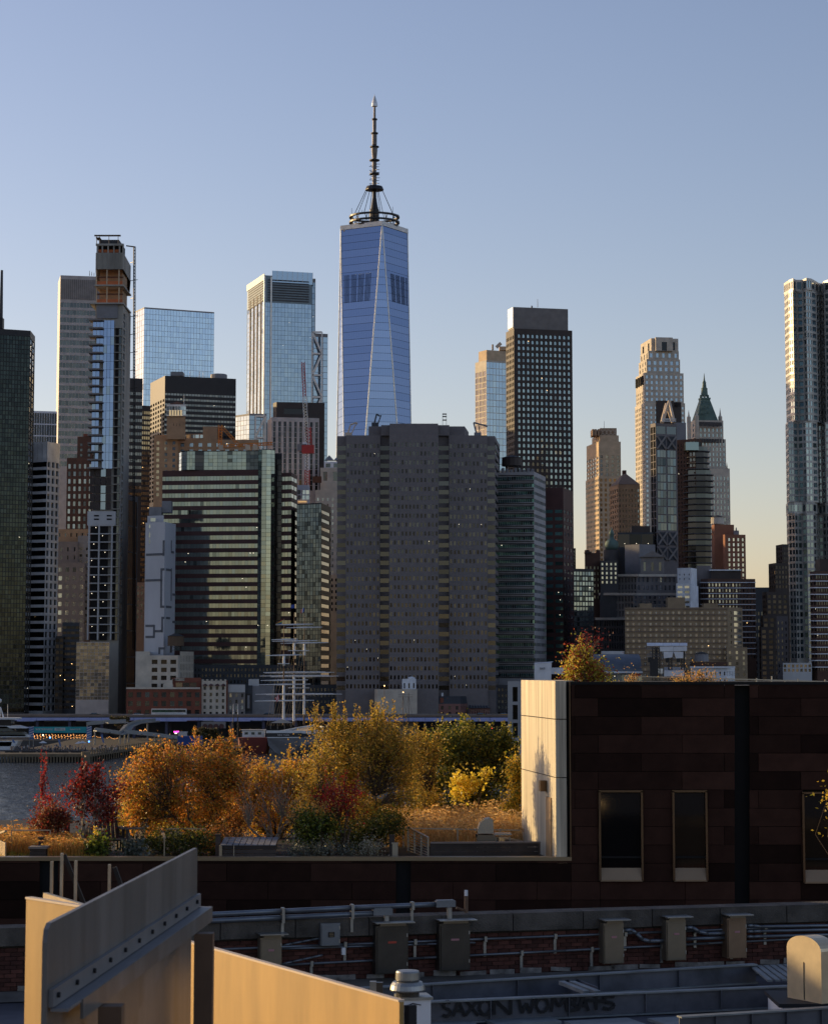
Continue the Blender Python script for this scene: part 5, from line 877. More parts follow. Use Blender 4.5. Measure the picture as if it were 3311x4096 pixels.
ramp([at(x, y, d) for x, y, d in ((500, 2932, 840), (560, 2938, 842), (620, 2945, 846), (680, 2953, 850), (720, 2957, 855))], 4, 'straight grey gangway descending right beside the blue container')
ramp([at(x, y, d) for x, y, d in ((350, 2900, 900), (420, 2893, 900), (500, 2890, 905))], 6, 'flat grey bridge deck behind the teal banner gate')
q = MB(); a = at(760, 2962, 800); q.box((a.x, 800, zat(2963, 800)), (8.6, 3, 3.2)); 
for i in range(9): q.box((a.x-4.1+i*1.02, 798.46, zat(2963, 800)), (.14, .1, 3.0))
solo(q, 'shipping_container', 'blue_box', 'blue ribbed container beside the pier above the orange tree', 'container')
k = thing('ticket_kiosk', 'small pale kiosk with a glowing pink sign on the quay', 'kiosk', at(728, 2955, 880)); q = MB(); a = at(730, 2945, 880); q.box((a.x, 881, zat(2943, 880)), (3.4, 2.5, 2.6)); q.build('cabin', 'pale_concrete', k); q = MB(); q.box((a.x-2.4, 880, zat(2928, 880)), (2.0, .2, .6)); q.build('neon_sign', 'lamp_pink', k); q = MB(); q.box((a.x-2.6, 880, zat(2934, 880)), (.9, .2, .35)); q.build('price_board', 'lamp_white', k); q = MB(); q.box((a.x, 881, zat(2929, 880)), (3.8, 2.8, .15)); q.build('roof', 'white_paint', k)
for i, (x, y) in enumerate(((1966, 2914), (1886, 2916))): q = MB(); q.lathe(at(x, y, 915), [(.1, -.25), (.35, 0), (.1, .25)], 8); o = solo(q, 'traffic_light', 'lamp_red', ['brighter', 'dimmer'][i]+' red traffic light glowing below the highway on the right', 'traffic light')
# low quay trees/shrubs under highway come with the planting section
# --- tall ship
S_ = thing('tall_ship', 'three-masted tall ship with white yards seen from its stern', 'ship', at(1134, 3010, 800))
st = 800; q = MB(); secs = []
for (yy, wd, zt) in ((0, 5.9, 8.2), (3, 6.4, 8.0), (12, 7.0, 7.4), (45, 7.0, 7.2), (70, 4.5, 7.8), (80, .3, 8.4)):
    c0 = at(1134, 2950, st).x + yy*.10; secs.append([Vector((c0+s*wd*k_, st+yy+o_, z)) for s, k_, z, o_ in ((-1, 1, zt, 0), (-1, .99, 6.2, 0), (-1, .9, 3.2, 1.2), (-1, .45, .6, 3), (-1, .12, -.6, 4), (1, .12, -.6, 4), (1, .45, .6, 3), (1, .9, 3.2, 1.2), (1, .99, 6.2, 0), (1, 1, zt, 0))])
for a, b_ in zip(secs, secs[1:]):
    for i in range(9): q.poly([a[i], a[i+1], b_[i+1], b_[i]], 1 if i in (0, 8) else 0)
q.poly(secs[0][1:9][::-1], 0); q.poly([secs[0][0], secs[0][1], secs[0][8], secs[0][9]][::-1], 1); q.build('hull', ['hull_grey', 'ship_black'], S_)
q = MB(); q.poly([s[0] for s in secs] + [s[9] for s in secs][::-1]); q.build('deck', 'canvas', S_)
q = MB()
for a, b_ in zip(secs, secs[1:]): q.beam(a[0], b_[0], .5, .9); q.beam(a[9], b_[9], .5, .9)
q.beam(secs[0][0], secs[0][9], .5, .9); q.build('bulwark_rail', 'ship_white', S_); text('NEW YORK', .8, (secs[0][0]+secs[0][9])/2+Vector((0, -.3, -1.15)), S_, 'flag_white')
q = MB(); q.beam(secs[0][1]+Vector((0, -.1, 0)), secs[0][8]+Vector((0, -.1, 0)), .2, .3); q.build('stern_stripe', 'ship_white', S_)
a, c = at(1080, 2893, 803), at(1166, 2893, 803); m = (a+c)/2; q = MB(); q.poly([a, c, (m.x, 806, zat(2877, 803))]); q.poly([c, (c.x, 812, c.z), (m.x, 806, zat(2877, 803))]); q.poly([(a.x, 812, a.z), a, (m.x, 806, zat(2877, 803))]); q.build('awning', 'canvas', S_)
for x in (1082, 1110, 1138, 1164): q = MB(); q.tube(at(x, 2918, 804), at(x, 2892, 804), .08, n=4); q.build('awning_post', 'gang_grey', S_)
mast = ((1134, 815, 2475, [(1102, 2497, 1252), (1085, 2557, 1192), (1063, 2620, 1208), (1042, 2720, 1233), (1032, 2737, 1242), (1018, 2802, 1256)], (2738, 2880), (2624, 2662)), (1175, 840, 2450, [(1145, 2509, 1289), (1088, 2563, 1270), (1053, 2688, 1302), (1038, 2702, 1316), (1022, 2775, 1333)], (2700, 2885), (2572, 2618)), (1216, 865, 2455, [(1122, 2571, 1313), (1060, 2690, 1338), (1083, 2705, 1354), (1065, 2777, 1368)], (2706, 2858), (2576, 2622)))
for x, d, yt, yards, w1, w2 in mast:
    q = MB(); b0 = at(x, 2900, d); q.tube(b0, (b0.x, d, zat(yt, d)), .34, .12, 8); mo = q.build('mast', 'spar_brown', S_)
    for y0, y1 in (w1, w2): q = MB(); q.tube((b0.x, d, zat(y1, d)), (b0.x, d, zat(y0, d)), .46, .42, 10); q.build('lower_mast', 'ship_white', mo)
    for xa, y, xb in yards:
        a, c = at(xa, y+3, d-.7), at(xb, y, d-.7); m = a.lerp(c, .5); q = MB(); q.tube(a, m, .12, .3, 8); q.tube(m, c, .3, .12, 8); q.build('yard', 'ship_white', mo)
    for y in ((2655, 2777) if d < 820 else (2603, 2752)): q = MB(); a = at(x, y, d); q.box(a, (4.2, 1.6, .25)); q.build('mast_top', 'ship_white', mo)
    for s in (-1, 1):
        for j in range(4): q = MB(); q.tube(at(x+s*(40+j*9), 2905, d+2), (b0.x, d, zat(2745-j*70, d)), .035, n=3); q.build('shroud', 'ship_black', mo)
def flag(pole, pts, mats, label, name='flag'):
    k = thing(name, label, 'flag', pole, 'flags on the tall ship'); n = len(mats)
    for i, mt in enumerate(mats):
        q = MB(); a, b_, c, d_ = pts; P = [a.lerp(d_, i/n), b_.lerp(c, i/n), b_.lerp(c, (i+1)/n), a.lerp(d_, (i+1)/n)]; q.poly(P); q.poly([p_+Vector((0, .05, 0)) for p_ in P][::-1]); q.build('stripe', mt, k)
flag(at(1128, 2500, 814), [at(1128, 2478, 814), at(1104, 2495, 814), at(1102, 2498, 814), at(1128, 2495, 814)], ['flag_red', 'flag_yellow', 'flag_green', 'flag_blue'], 'rainbow striped flag at the top of the nearest mast')
flag(at(1118, 2815, 814), [at(1115, 2778, 814), at(1117, 2798, 814), at(1108, 2809, 814), at(1099, 2793, 814)], ['flag_red', 'flag_white', 'flag_red', 'flag_white', 'flag_red'], 'red and white striped flag low on the nearest mast')
flag(at(1216, 2460, 864), [at(1216, 2430, 864), at(1216, 2448, 864), at(1203, 2454, 864), at(1204, 2438, 864)], ['flag_blue', 'flag_white', 'flag_red'], 'small blue white and red flag at the farthest mast')
flag(at(1176, 2445, 839), [at(1176, 2418, 839), at(1178, 2432, 839), at(1163, 2434, 839), at(1164, 2420, 839)], ['flag_blue'], 'small plain blue flag at the middle mast')
# red workboat and schooner
k = thing('lightship', 'dark red moored vessel left of the tall ship hull', 'ship', at(1010, 3010, 815)); q = MB(); a, c = at(955, 2990, 815), at(1072, 2990, 815); L = c.x-a.x
for s in range(1): q.prism([(a.x+1, 815), (c.x-1, 815), (c.x, 819), (c.x-1, 823), (a.x+1, 823), (a.x, 819)], 0, 5.6, pts2=[(a.x, 814.5), (c.x, 814.5), (c.x+1, 819), (c.x, 823.5), (a.x, 823.5), (a.x-1, 819)])
q.build('hull', 'hull_red', k); q = MB(); a2 = at(975, 2935, 817); q.box((a2.x+3.5, 818, 7.0), (8, 4, 2.4)); q.build('deckhouse', 'ship_white', k); q = MB(); q.box((a2.x+3.5, 818, 8.4), (8.8, 4.8, .25)); q.build('deckhouse_roof', 'pale_concrete', k)
for i in range(3): q = MB(); q.box((a2.x+1+i*2.4, 815.95, 7.2), (1.2, .1, .9)); q.build('window', 'gl_dark', k)
k = thing('schooner', 'schooner showing two slim dark masts with white tips left of the tall ship', 'boat', at(941, 3000, 800))
for x in (932, 950): q = MB(); a = at(x, 3000, 800); q.tube(a, (a.x, 800, zat(2856, 800)), .2, .15, 6); q.build('mast', 'ship_black', k); q = MB(); q.tube((a.x, 800, zat(2858, 800)), (a.x, 800, zat(2816, 800)), .2, .06, 6); q.build('mast_tip', 'ship_white', k)
q = MB(); a = at(941, 3000, 800); q.prism([(a.x-3, 796), (a.x+2.4, 796), (a.x+2.4, 810), (a.x-3, 810)], .2, 2.6, pts2=[(a.x-3.4, 795), (a.x+2.8, 795), (a.x+2.8, 812), (a.x-3.4, 812)]); q.build('hull', 'ship_black', k)
for s in (-1, 1): q = MB(); q.tube(at(941+s*30, 2985, 801), at(941+s*9, 2870, 801), .04, n=3); q.build('shroud', 'ship_black', k)
# yacht at left edge
k = thing('motor_yacht', 'white motor yacht with stacked decks cut by the left edge', 'yacht', at(0, 3020, 785)); dY = 785
def slab(nm, x0, x1, y0, y1, dep, mat, rake=0):
    a, c = at(x0, y1, dY), at(x1, y1, dY); q = MB(); z1 = zat(y0, dY); q.prism([(a.x, dY), (c.x, dY), (c.x, dY+dep), (a.x, dY+dep)], a.z, z1, pts2=[(a.x, dY), (c.x-rake, dY), (c.x-rake, dY+dep), (a.x, dY+dep)]); q.build(nm, mat, k)
slab('hull', -400, 30, 2968, 3030, 9, 'ship_white', -1.5); slab('main_deck', -400, 62, 2964, 2986, 9, 'ship_white', -1); slab('saloon_window', -400, 108, 2930, 2946, 8, 'gl_dark', 2); slab('upper_deck', -400, 116, 2940, 2950, 9.5, 'ship_white', .5); slab('upper_saloon', -400, 60, 2906, 2926, 8, 'gl_dark', 3); slab('flybridge', -400, 104, 2904, 2914, 9, 'ship_white', 3.5); slab('sun_roof', -400, 70, 2872, 2879, 8.5, 'ship_white', 0); slab('bridge_window', -400, 44, 2880, 2903, 7, 'gl_black', 0)
for x0, y0, x1, y1 in ((14, 2872, 2, 2828), (-2, 2872, 2, 2828), (2, 2950, 12, 2910)): q = MB(); q.tube(at(x0, y0, dY+3), at(x1, y1, dY+3), .3, .15, 6); q.build('radar_arch', 'ship_white', k)
q = MB(); q.tube(at(31, 2873, dY+3), at(31, 2818, dY+3), .08, n=5); q.build('antenna', 'ship_white', k); q = MB(); q.lathe(at(-2, 2805, dY+3), [(.3, -.6), (.8, 0), (.7, .6), (.2, .9)], 12); q.build('radar_dome', 'ship_white', k)
# scrim sign and light masts
k = thing('scrim_sign', 'white fabric scrim on posts with small black lettering by the pavilion', 'sign', at(2170, 2740, 905)); q = MB(); P = [at(2137, 2720, 905), at(2204, 2722, 905), at(2206, 2650, 905), at(2137, 2656, 905)]; q.poly(P); q.poly([p_+Vector((0, .2, 0)) for p_ in P][::-1]); q.build('scrim', 'sail_white', k)
q = MB(); q.poly([at(2134, 2656, 904.8), at(2208, 2650, 904.8), at(2213, 2646, 909), at(2137, 2652, 909)]); q.build('scrim_flap', 'sail_white', k); text('axs', 1.7, at(2169, 2673, 904.7), k, 'ship_black', ext=.01)
for x in (2138, 2197): q = MB(); a = at(x, 2745, 905.5); q.tube(a, (a.x, 905.5, zat(2652, 905)), .18, n=6); q.build('post', 'gang_grey', k)
q = MB(); a = at(2206, 2684, 912); c = at(2245, 2684, 912); q.box(((a.x+c.x)/2, 914, a.z), (c.x-a.x+2, 5, 2.6)); solo(q, 'white_stall', 'white_paint', 'white flat stall behind the sprig right of the lettered scrim', 'stall')
for i, (x, y0) in enumerate(((1537, 2746), (1612, 2772), (1634, 2772))):
    k = thing('light_mast', ['slim lamp post before the white gable', 'ship mast with a lit crosstree before the white gable', 'unlit thin mast right of the lit crosstree'][i], 'mast', at(x, 2960, 880)); a = at(x, 2960, 880); q = MB(); q.tube(a, (a.x, 880, zat(y0, 880)), .16, .08, 5); q.build('pole', 'spar_brown', k)
    if i < 2: q = MB(); q.lathe((a.x, 880, zat(y0, 880)), [(.08, 0), (.25, .2), (.08, .45)], 7); q.build('lamp', 'lamp_warm', k)
    if i: 
        for y in (2780, 2788): q = MB(); q.beam(at(x-20, y, 880), at(x+18, y, 880), .12, .12); q.build('crosstree', 'spar_brown', k)
        for s in (-1, 1): q = MB(); q.tube(at(x+s*22, 2900, 880), at(x, 2785, 880), .05, n=3); q.build('shroud', 'ship_black', k)
# ================================================================ NEAR ROOFS (this side of the river)
M('panel_brown', (.036, .017, .012), .75, 0, var=.22, scale=2.2, bump=.15, bscale=60, rnd=.6, spec=.08); M('slot_black', (.006, .006, .006), .8); M('bronze_frame', (.13, .085, .05), .35, .7); M('cap_metal', (.30, .24, .16), .35, .8)
M('board_concrete', (.60, .53, .40), .88, var=.42, scale=1.0, stretch=(9, 9, .2), bump=.35, bscale=3); M('paver', (.20, .20, .22), .9, rnd=.15, scale=1.5); M('garden_soil', (.045, .032, .02), .95, scale=3)
M('grey_timber', (.16, .135, .12), .85, var=.3, scale=2, stretch=(.4, 4, 4), rnd=.25); M('dark_timber', (.055, .042, .036), .8, var=.3, scale=2, rnd=.3); M('grill_steel', (.5, .5, .5), .25, .9); M('rail_steel', (.42, .38, .32), .35, .8); M('roof_mem', (.07, .07, .085), .75, var=.35, scale=.9); M('beam_paint', (.09, .095, .115), .6, .1, var=.45, scale=1.6); M('flange_paint', (.18, .20, .21), .55, .1, var=.3, scale=2)
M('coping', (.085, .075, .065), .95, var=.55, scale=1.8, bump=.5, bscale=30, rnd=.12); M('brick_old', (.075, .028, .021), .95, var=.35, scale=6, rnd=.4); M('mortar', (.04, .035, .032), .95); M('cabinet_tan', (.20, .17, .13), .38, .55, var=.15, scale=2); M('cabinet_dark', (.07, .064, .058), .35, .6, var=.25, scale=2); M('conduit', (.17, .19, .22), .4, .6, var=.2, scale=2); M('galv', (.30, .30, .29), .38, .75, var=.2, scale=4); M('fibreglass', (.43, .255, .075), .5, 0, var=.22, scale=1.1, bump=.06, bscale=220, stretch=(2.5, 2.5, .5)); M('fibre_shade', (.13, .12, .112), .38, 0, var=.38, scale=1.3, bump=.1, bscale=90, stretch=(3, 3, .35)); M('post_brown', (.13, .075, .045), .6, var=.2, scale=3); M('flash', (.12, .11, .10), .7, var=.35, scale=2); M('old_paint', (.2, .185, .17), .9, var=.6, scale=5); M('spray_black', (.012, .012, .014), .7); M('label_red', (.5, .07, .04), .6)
YB = 56.0
zt_up = zat(2727, YB); zt_lo = zat(3428, YB); PX = lambda x: at(x, 3100, YB).x
bb = thing('brown_panel_building', 'dark brown panel-clad building with roof garden across the foreground', 'building', (0, YB, 3))
xL, xS, xR = PX(-3200), PX(2283), PX(5200)
q = MB(); q.box(((xL+xS)/2, YB+7.7, (3+zt_lo-.12)/2), (xS-xL, 15.2, zt_lo-.12-3)); q.build('lower_block', 'slot_black', bb)
q = MB(); q.box(((xS+.03+xR)/2, YB+12.2, (3+zt_up-.1)/2), (xR-xS-.06, 24, zt_up-.1-3)); q.build('upper_block', 'slot_black', bb)
q = MB(); q.box((PX(-1400)-23+1.5, YB+.85, 18.3), (46, 1.5, 30.65)); q.build('unseen_shade_wing', 'panel_brown', bb)  # unseen wing added out of frame so its shadow darkens the near roof
# cladding panels, row by row
rows = [(2734, 2792)] + [(2794+73.4*i, 2794+73.4*i+71.4) for i in range(13)]
def panel(x0, x1, y0, y1):
    a, c = at(x0+.9, y1, YB), at(x1-.9, y1, YB); z1 = zat(y0, YB); q = MB(); q.box(((a.x+c.x)/2, YB-.02, (a.z+z1)/2), (c.x-a.x, .05, z1-a.z)); q.build('cladding_panel', 'panel_brown', bb)
wins = [(2399, 2568, 3165, 3522), (2694, 2826, 3165, 3522), (3214, 3420, 3172, 3530)]
rnd = random.Random(4)
for i, (y0, y1) in enumerate(rows):
    slots = [(-400, 160), (232, 1584), (1642, 2283), (2283, 2938), (2996, 3900)]
    for (sx, ex) in slots:
        if sx < 2280 and y0 < 3430: 
            if y1 < 3440: continue
            yy0 = 3438
        else: yy0 = y0
        js = [j for j in range(sx - 1000 + (165 if i % 2 else 0), ex, 335) if sx+60 < j < ex-60]
        if sx == 2283: js = [2563, 2896] if i % 2 == 0 else [2392, 2727]
        if sx == 2283: js = [2298] + js if i % 2 == 0 else js
        if sx == 2996: js = [3032, 3530] if i % 2 == 0 else [3202, 3700]
        if sx == 2283 and yy0 > 3400: js = [2400, 2740]
        es = [sx] + js + [ex]
        for a, c in zip(es, es[1:]):
            segs = [(a, c)]
            for wx0, wx1, wy0, wy1 in wins:
                if y1 > wy0+4 and y0 < wy1-4:
                    ns = []
                    for s0, s1 in segs:
                        if s1 <= wx0 or s0 >= wx1: ns.append((s0, s1))
                        else:
                            if s0 < wx0-6: ns.append((s0, wx0-3))
                            if s1 > wx1+6: ns.append((wx1+3, s1))
                    segs = ns
            for s0, s1 in segs: panel(s0, s1, yy0, y1)
for wx0, wx1, wy0, wy1 in wins:
    w = MB(); a, c = at(wx0, wy1, YB), at(wx1, wy1, YB); z1 = zat(wy0, YB)
    w.box(((a.x+c.x)/2, YB-.008, (a.z+z1)/2+.1), (c.x-a.x-.06, .02, z1-a.z-.3)); wo = w.build('window', 'gl_black', bb)
    for (cx_, cz, sx, sz) in ((a.x, (a.z+z1)/2, .05, z1-a.z), (c.x, (a.z+z1)/2, .05, z1-a.z), ((a.x+c.x)/2, z1, c.x-a.x+.05, .05)): w = MB(); w.box((cx_, YB-.06, cz), (sx, .14, sz)); w.build('frame', 'bronze_frame', wo)
    w = MB(); w.prism([(a.x, YB-.13), (c.x, YB-.13), (c.x-.03, YB-.012), (a.x+.03, YB-.012)], a.z-.02, a.z+.02, pts2=None); w.poly([(a.x, YB-.13, a.z+.02), (c.x, YB-.13, a.z+.02), (c.x-.03, YB-.02, a.z+.30), (a.x+.03, YB-.02, a.z+.30)]); w.build('sill', 'bronze_sill', wo)
    w = MB(); w.box(((a.x+c.x)/2, YB-.03, a.z+.3+(z1-a.z)*.12), (c.x-a.x-.05, .03, .05)); w.build('transom', 'slot_black', wo)
q = MB(); q.box(((xL+xS)/2, YB+.1, zt_lo-.05), (xS-xL, .34, .09)); q.build('parapet_cap', 'cap_metal', bb); q = MB(); q.box(((xS+xR)/2, YB+.1, zt_up-.04), (xR-xS, .34, .07)); q.build('parapet_cap', 'slot_black', bb); q = MB(); q.beam((xS-.02, YB-.03, zt_lo), (xS-.02, YB-.03, zt_up), .03, .05, up=(0, 1, 0)); q.build('corner_trim', 'bronze_frame', bb)
ZG = zt_lo - .18
q = MB(); q.box(((xL+PX(2263))/2, YB+8, ZG-.1), (PX(2263)-xL, 15.4, .2)); q.build('roof_bed', 'garden_soil', bb)
# concrete stair house: left wall of three board-marked lifts
n0, f0 = at(2221, 3100, YB+.12), at(2085, 3100, 61.0); dv = (f0-n0).xy; nr = Vector((-dv.y, dv.x)).normalized()
zl = [ZG, zat(3112, YB), zat(2878, YB), zt_up+.03]
for i in range(3):
    q = MB(); A, B_ = n0.xy, f0.xy; q.prism([A, A+Vector((.09, .02)), B_+Vector((2.2, .5)), B_], zl[i]+.012, zl[i+1]-.012); q.build('concrete_wall', 'board_concrete', bb)
    q = MB(); q.box((n0.x+.14, YB+.13, (zl[i]+zl[i+1])/2), (.262, .14, zl[i+1]-zl[i]-.024)); q.build('concrete_end', 'board_concrete', bb)
q = MB(); q.prism([n0.xy+Vector((.03, .1)), n0.xy+Vector((.36, .12)), f0.xy+Vector((2, .4)), f0.xy+Vector((.03, -.02))], ZG, zt_up); q.build('concrete_core', 'mortar', bb)
def onw(x, y, off=0.): 
    p_ = on_plane(x, y, n0.xy, f0.xy); return p_ + Vector((-.98, -.18, 0))*off
q = MB(); a, c = onw(2208, 3420), onw(2188, 3415); a.z = ZG; q.beam((a.x-.01, a.y, (ZG+zat(3198, YB))/2), (c.x-.01, c.y, (ZG+zat(3198, YB))/2), .04, zat(3198, YB)-ZG); q.build('door', 'door_tan', bb)
q = MB(); a = onw(2184, 3144, .08); q.box(a, (.18, .26, .27), math.atan2(dv.y, dv.x)-PI/2); o = solo(q, 'wall_lamp', 'bronze_frame', 'square bronze wall lamp on the sunlit concrete wall', 'lamp')
# railing on the upper roof
k = thing('roof_railing', 'low glass roof railing with sunlit posts on the upper brown roof', 'railing', at(3000, 2730, 61))
for x, y0 in ((2862, 2707), (3026, 2713), (3087, 2705), (3140, 2722), (3192, 2716), (3300, 2718)): q = MB(); q.box((at(x, 2740, 60).x, 60, zat((y0+2760)/2, 60)), (.04, .03, zat(y0, 60)-zat(2760, 60))); q.build('post', 'rail_steel', k)
q = MB(); q.beam(at(2500, 2705, 60), at(3340, 2728, 60), .05, .03); q.build('top_rail', 'rail_steel', k); q = MB(); P = [at(2500, 2760, 60.02), at(3340, 2770, 60.02), at(3340, 2729, 60.02), at(2500, 2707, 60.02)]; q.poly(P); q.build('glass', 'rail_glass', k)
# slim white building beyond the garden
t = T('slim_white_building', 'slim pale building end with stacked windows left of the concrete wall', 'white_frame_c', [(2030, 104), (2096, 104)], 2728, [f(1, 4, 2742, 3030, .34, .82, 'gl_dark', .25, fa=.0, fb=.9)], 104, 2060, back=6)
# ---------------------------------------------------------------- garden furniture
G_ = lambda x, y: on_floor(x, y, ZG)
def post(name, label, x, y0, d, w, h, mat, cat='post', group=None):
    p_ = at(x, 3400, d); q = MB(); q.box((p_.x, d, ZG+h/2), (w, w, h)); q.box((p_.x, d, ZG+h+.015), (w+.03, w+.03, .03)); return solo(q, name, mat, label, cat, group)
def planks(root, n, a, b, z0, z1, mat, name='plank', off=.0, th=.03):
    for i in range(n):
        za, zb_ = z0+(z1-z0)*i/n+.004, z0+(z1-z0)*(i+1)/n-.004; q = MB(); q.beam((a[0], a[1]-off, (za+zb_)/2), (b[0], b[1]-off, (za+zb_)/2), th, zb_-za); q.build(name, mat, root)
k = thing('timber_bench_wall', 'long low dark timber bench back before the concrete wall', 'bench', at(1940, 3425, 57)); a, c = at(1722, 3400, 57), at(2160, 3400, 57.2); planks(k, 4, a, c, ZG, zat(3374, 57), 'dark_timber'); q = MB(); q.beam((a.x, a.y+.05, zat(3373, 57)), (c.x, c.y+.05, zat(3373, 57)), .2, .035); q.build('top_board', 'grey_timber', k)
for x in (1724, 1940, 2156): q = MB(); p_ = at(x, 3400, 57.12); q.box((p_.x, p_.y, (ZG+zat(3376, 57))/2), (.06, .06, zat(3376, 57)-ZG)); q.build('post', 'dark_timber', k)
k = thing('cable_railing', 'small steel stair railing with angled cables left of the bench wall', 'railing', at(1670, 3425, 57))
pa, pb = at(1632, 3310, 59.2), at(1712, 3352, 57.1)
for i in range(4): p_ = pa.lerp(pb, i/3); q = MB(); q.box((p_.x, p_.y, (ZG+p_.z)/2), (.04, .04, p_.z-ZG)); q.build('post', 'rail_steel', k)
q = MB(); q.beam(pa, pb, .06, .04); q.build('top_rail', 'rail_steel', k)
for i in range(1, 9): q = MB(); z = (1-i/9.); a, c = pa.copy(), pb.copy(); a.z = ZG+(pa.z-ZG)*z; c.z = ZG+(pb.z-ZG)*z; q.tube(a, c, .012, n=5); q.build('cable', 'rail_steel', k)
k = thing('glass_railing', 'thin glass railing along the grass bed behind the grill', 'railing', at(1800, 3380, 60)); q = MB(); q.beam(at(1520, 3312, 60.5), at(2080, 3322, 60.5), .04, .03); q.build('top_rail', 'rail_steel', k)
for x in (1613, 1830, 2000): q = MB(); p_ = at(x, 3400, 60.5); q.box((p_.x, 60.5, (ZG+zat(3314, 60.5))/2), (.035, .035, zat(3314, 60.5)-ZG)); q.build('post', 'rail_steel', k)
post('bollard_light', 'tall grey bollard left of the cable railing', 1567, 3342, 57.6, .13, zat(3345, 57.6)-ZG, 'dark_timber', 'bollard'); post('bollard_light', 'short steel bollard in front of the tall grey one', 1580, 3375, 56.9, .14, zat(3376, 56.9)-ZG, 'rail_steel', 'bollard')
# grill
k = thing('barbecue_grill', 'stainless barbecue grill with rounded hood behind the bench wall', 'grill', at(1955, 3420, 58)); dG = 58.2; p0, p1 = at(1910, 3340, dG), at(1992, 3340, dG); w = p1.x-p0.x; cxx = (p0.x+p1.x)/2; zh = zat(3335, dG)
q = MB(); prof = [(0, 0), (0, .10), (.07, .26), (.2, .36), (.34, .38), (.44, .34), (.46, 0)]
for s in (0, 1): q.poly([(p0.x+a*.9 , dG+s*.6, zh+b_) for a, b_ in (prof if s else prof[::-1])])
for a, b_ in zip(prof, prof[1:]): q.poly([(p0.x+a[0]*.9, dG, zh+a[1]), (p0.x+a[0]*.9, dG+.6, zh+a[1]), (p0.x+b_[0]*.9, dG+.6, zh+b_[1]), (p0.x+b_[0]*.9, dG, zh+b_[1])])
ho = q.build('hood', 'grill_steel', k); q = MB(); q.box((p0.x+.22, dG+.3, (ZG+zh)/2-.02), (.46, .58, zh-ZG-.04)); q.build('cabinet', 'cabinet_tan', k); co = k.children[-1]; q = MB(); q.box((p0.x+.66, dG+.3, zh-.03), (.42, .5, .04)); q.build('side_shelf', 'grill_steel', k); q = MB(); q.tube((p0.x-.05, dG+.05, zh+.08), (p0.x-.05, dG+.55, zh+.08), .02, n=6); q.build('handle', 'grill_steel', ho)
for i in range(4): q = MB(); q.tube((p0.x-.04, dG+.08+i*.14, zh-.08), (p0.x+.0, dG+.08+i*.14, zh-.08), .03, n=8); q.build('knob', 'slot_black', co)
for s in (.48, .84): q = MB(); q.box((p0.x+s, dG+.3, (ZG+zh)/2-.05), (.03, .03, zh-ZG-.1)); q.build('leg', 'rail_steel', k)
k = thing('stone_planter_wall', 'low pale stone planter wall behind the grill', 'planter', at(2050, 3390, 60))
a, c = at(2000, 3320, 60), at(2090, 3360, 58.2)
for j in range(3):
    for i in range(8):
        p_, r_ = a.lerp(c, i/8), a.lerp(c, (i+.95)/8); z0_ = ZG+j*.13; q = MB(); q.beam((p_.x, p_.y, z0_+.06), (r_.x, r_.y, z0_+.06), .25, .115); q.build('stone', 'coping', k)
# tiled shed / planter
k = thing('tiled_planter_shed', 'low timber box with a tiled top between the tree and the shrubs', 'shed', at(990, 3428, 57)); a, c = at(880, 3420, 56.7), at(1104, 3420, 56.7); zA, zB = zat(3383, 56.7), zat(3352, 58)
planks(k, 4, a, c, ZG, zA, 'dark_timber', 'plank'); q = MB(); q.prism([(a.x-.02, 56.66), (a.x+.05, 56.66), (a.x+.05, 58), (a.x-.02, 58)], ZG, zA); q.build('end_board', 'board_pale', k); q = MB(); q.beam((a.x+.35, 56.64, ZG), (a.x+.35, 56.64, zA), .02, .02, up=(0, 1, 0)); q.build('pull_rod', 'rail_steel', k)
for j in range(3):
    for i in range(9):
        x0, x1 = a.x+(c.x-a.x)*i/9+.01, a.x+(c.x-a.x)*(i+1)/9-.01; d0, d1 = 56.66+1.3*j/3+.01, 56.66+1.3*(j+1)/3-.01; z0_, z1_ = zA+(zB-zA)*j/3, zA+(zB-zA)*(j+1)/3; q = MB(); q.prism([(x0, d0), (x1, d0), (x1, d1), (x0, d1)], zA, zA+.02); q.v = [(x, y, z+(z1_-zA if y > (d0+d1)/2 else z0_-zA)) for x, y, z in q.v]; q.build('tile', 'paver', k)
post('timber_post', 'square dark post left of the tiled box', 872, 3340, 57, .12, zat(3342, 57)-ZG, 'dark_timber')
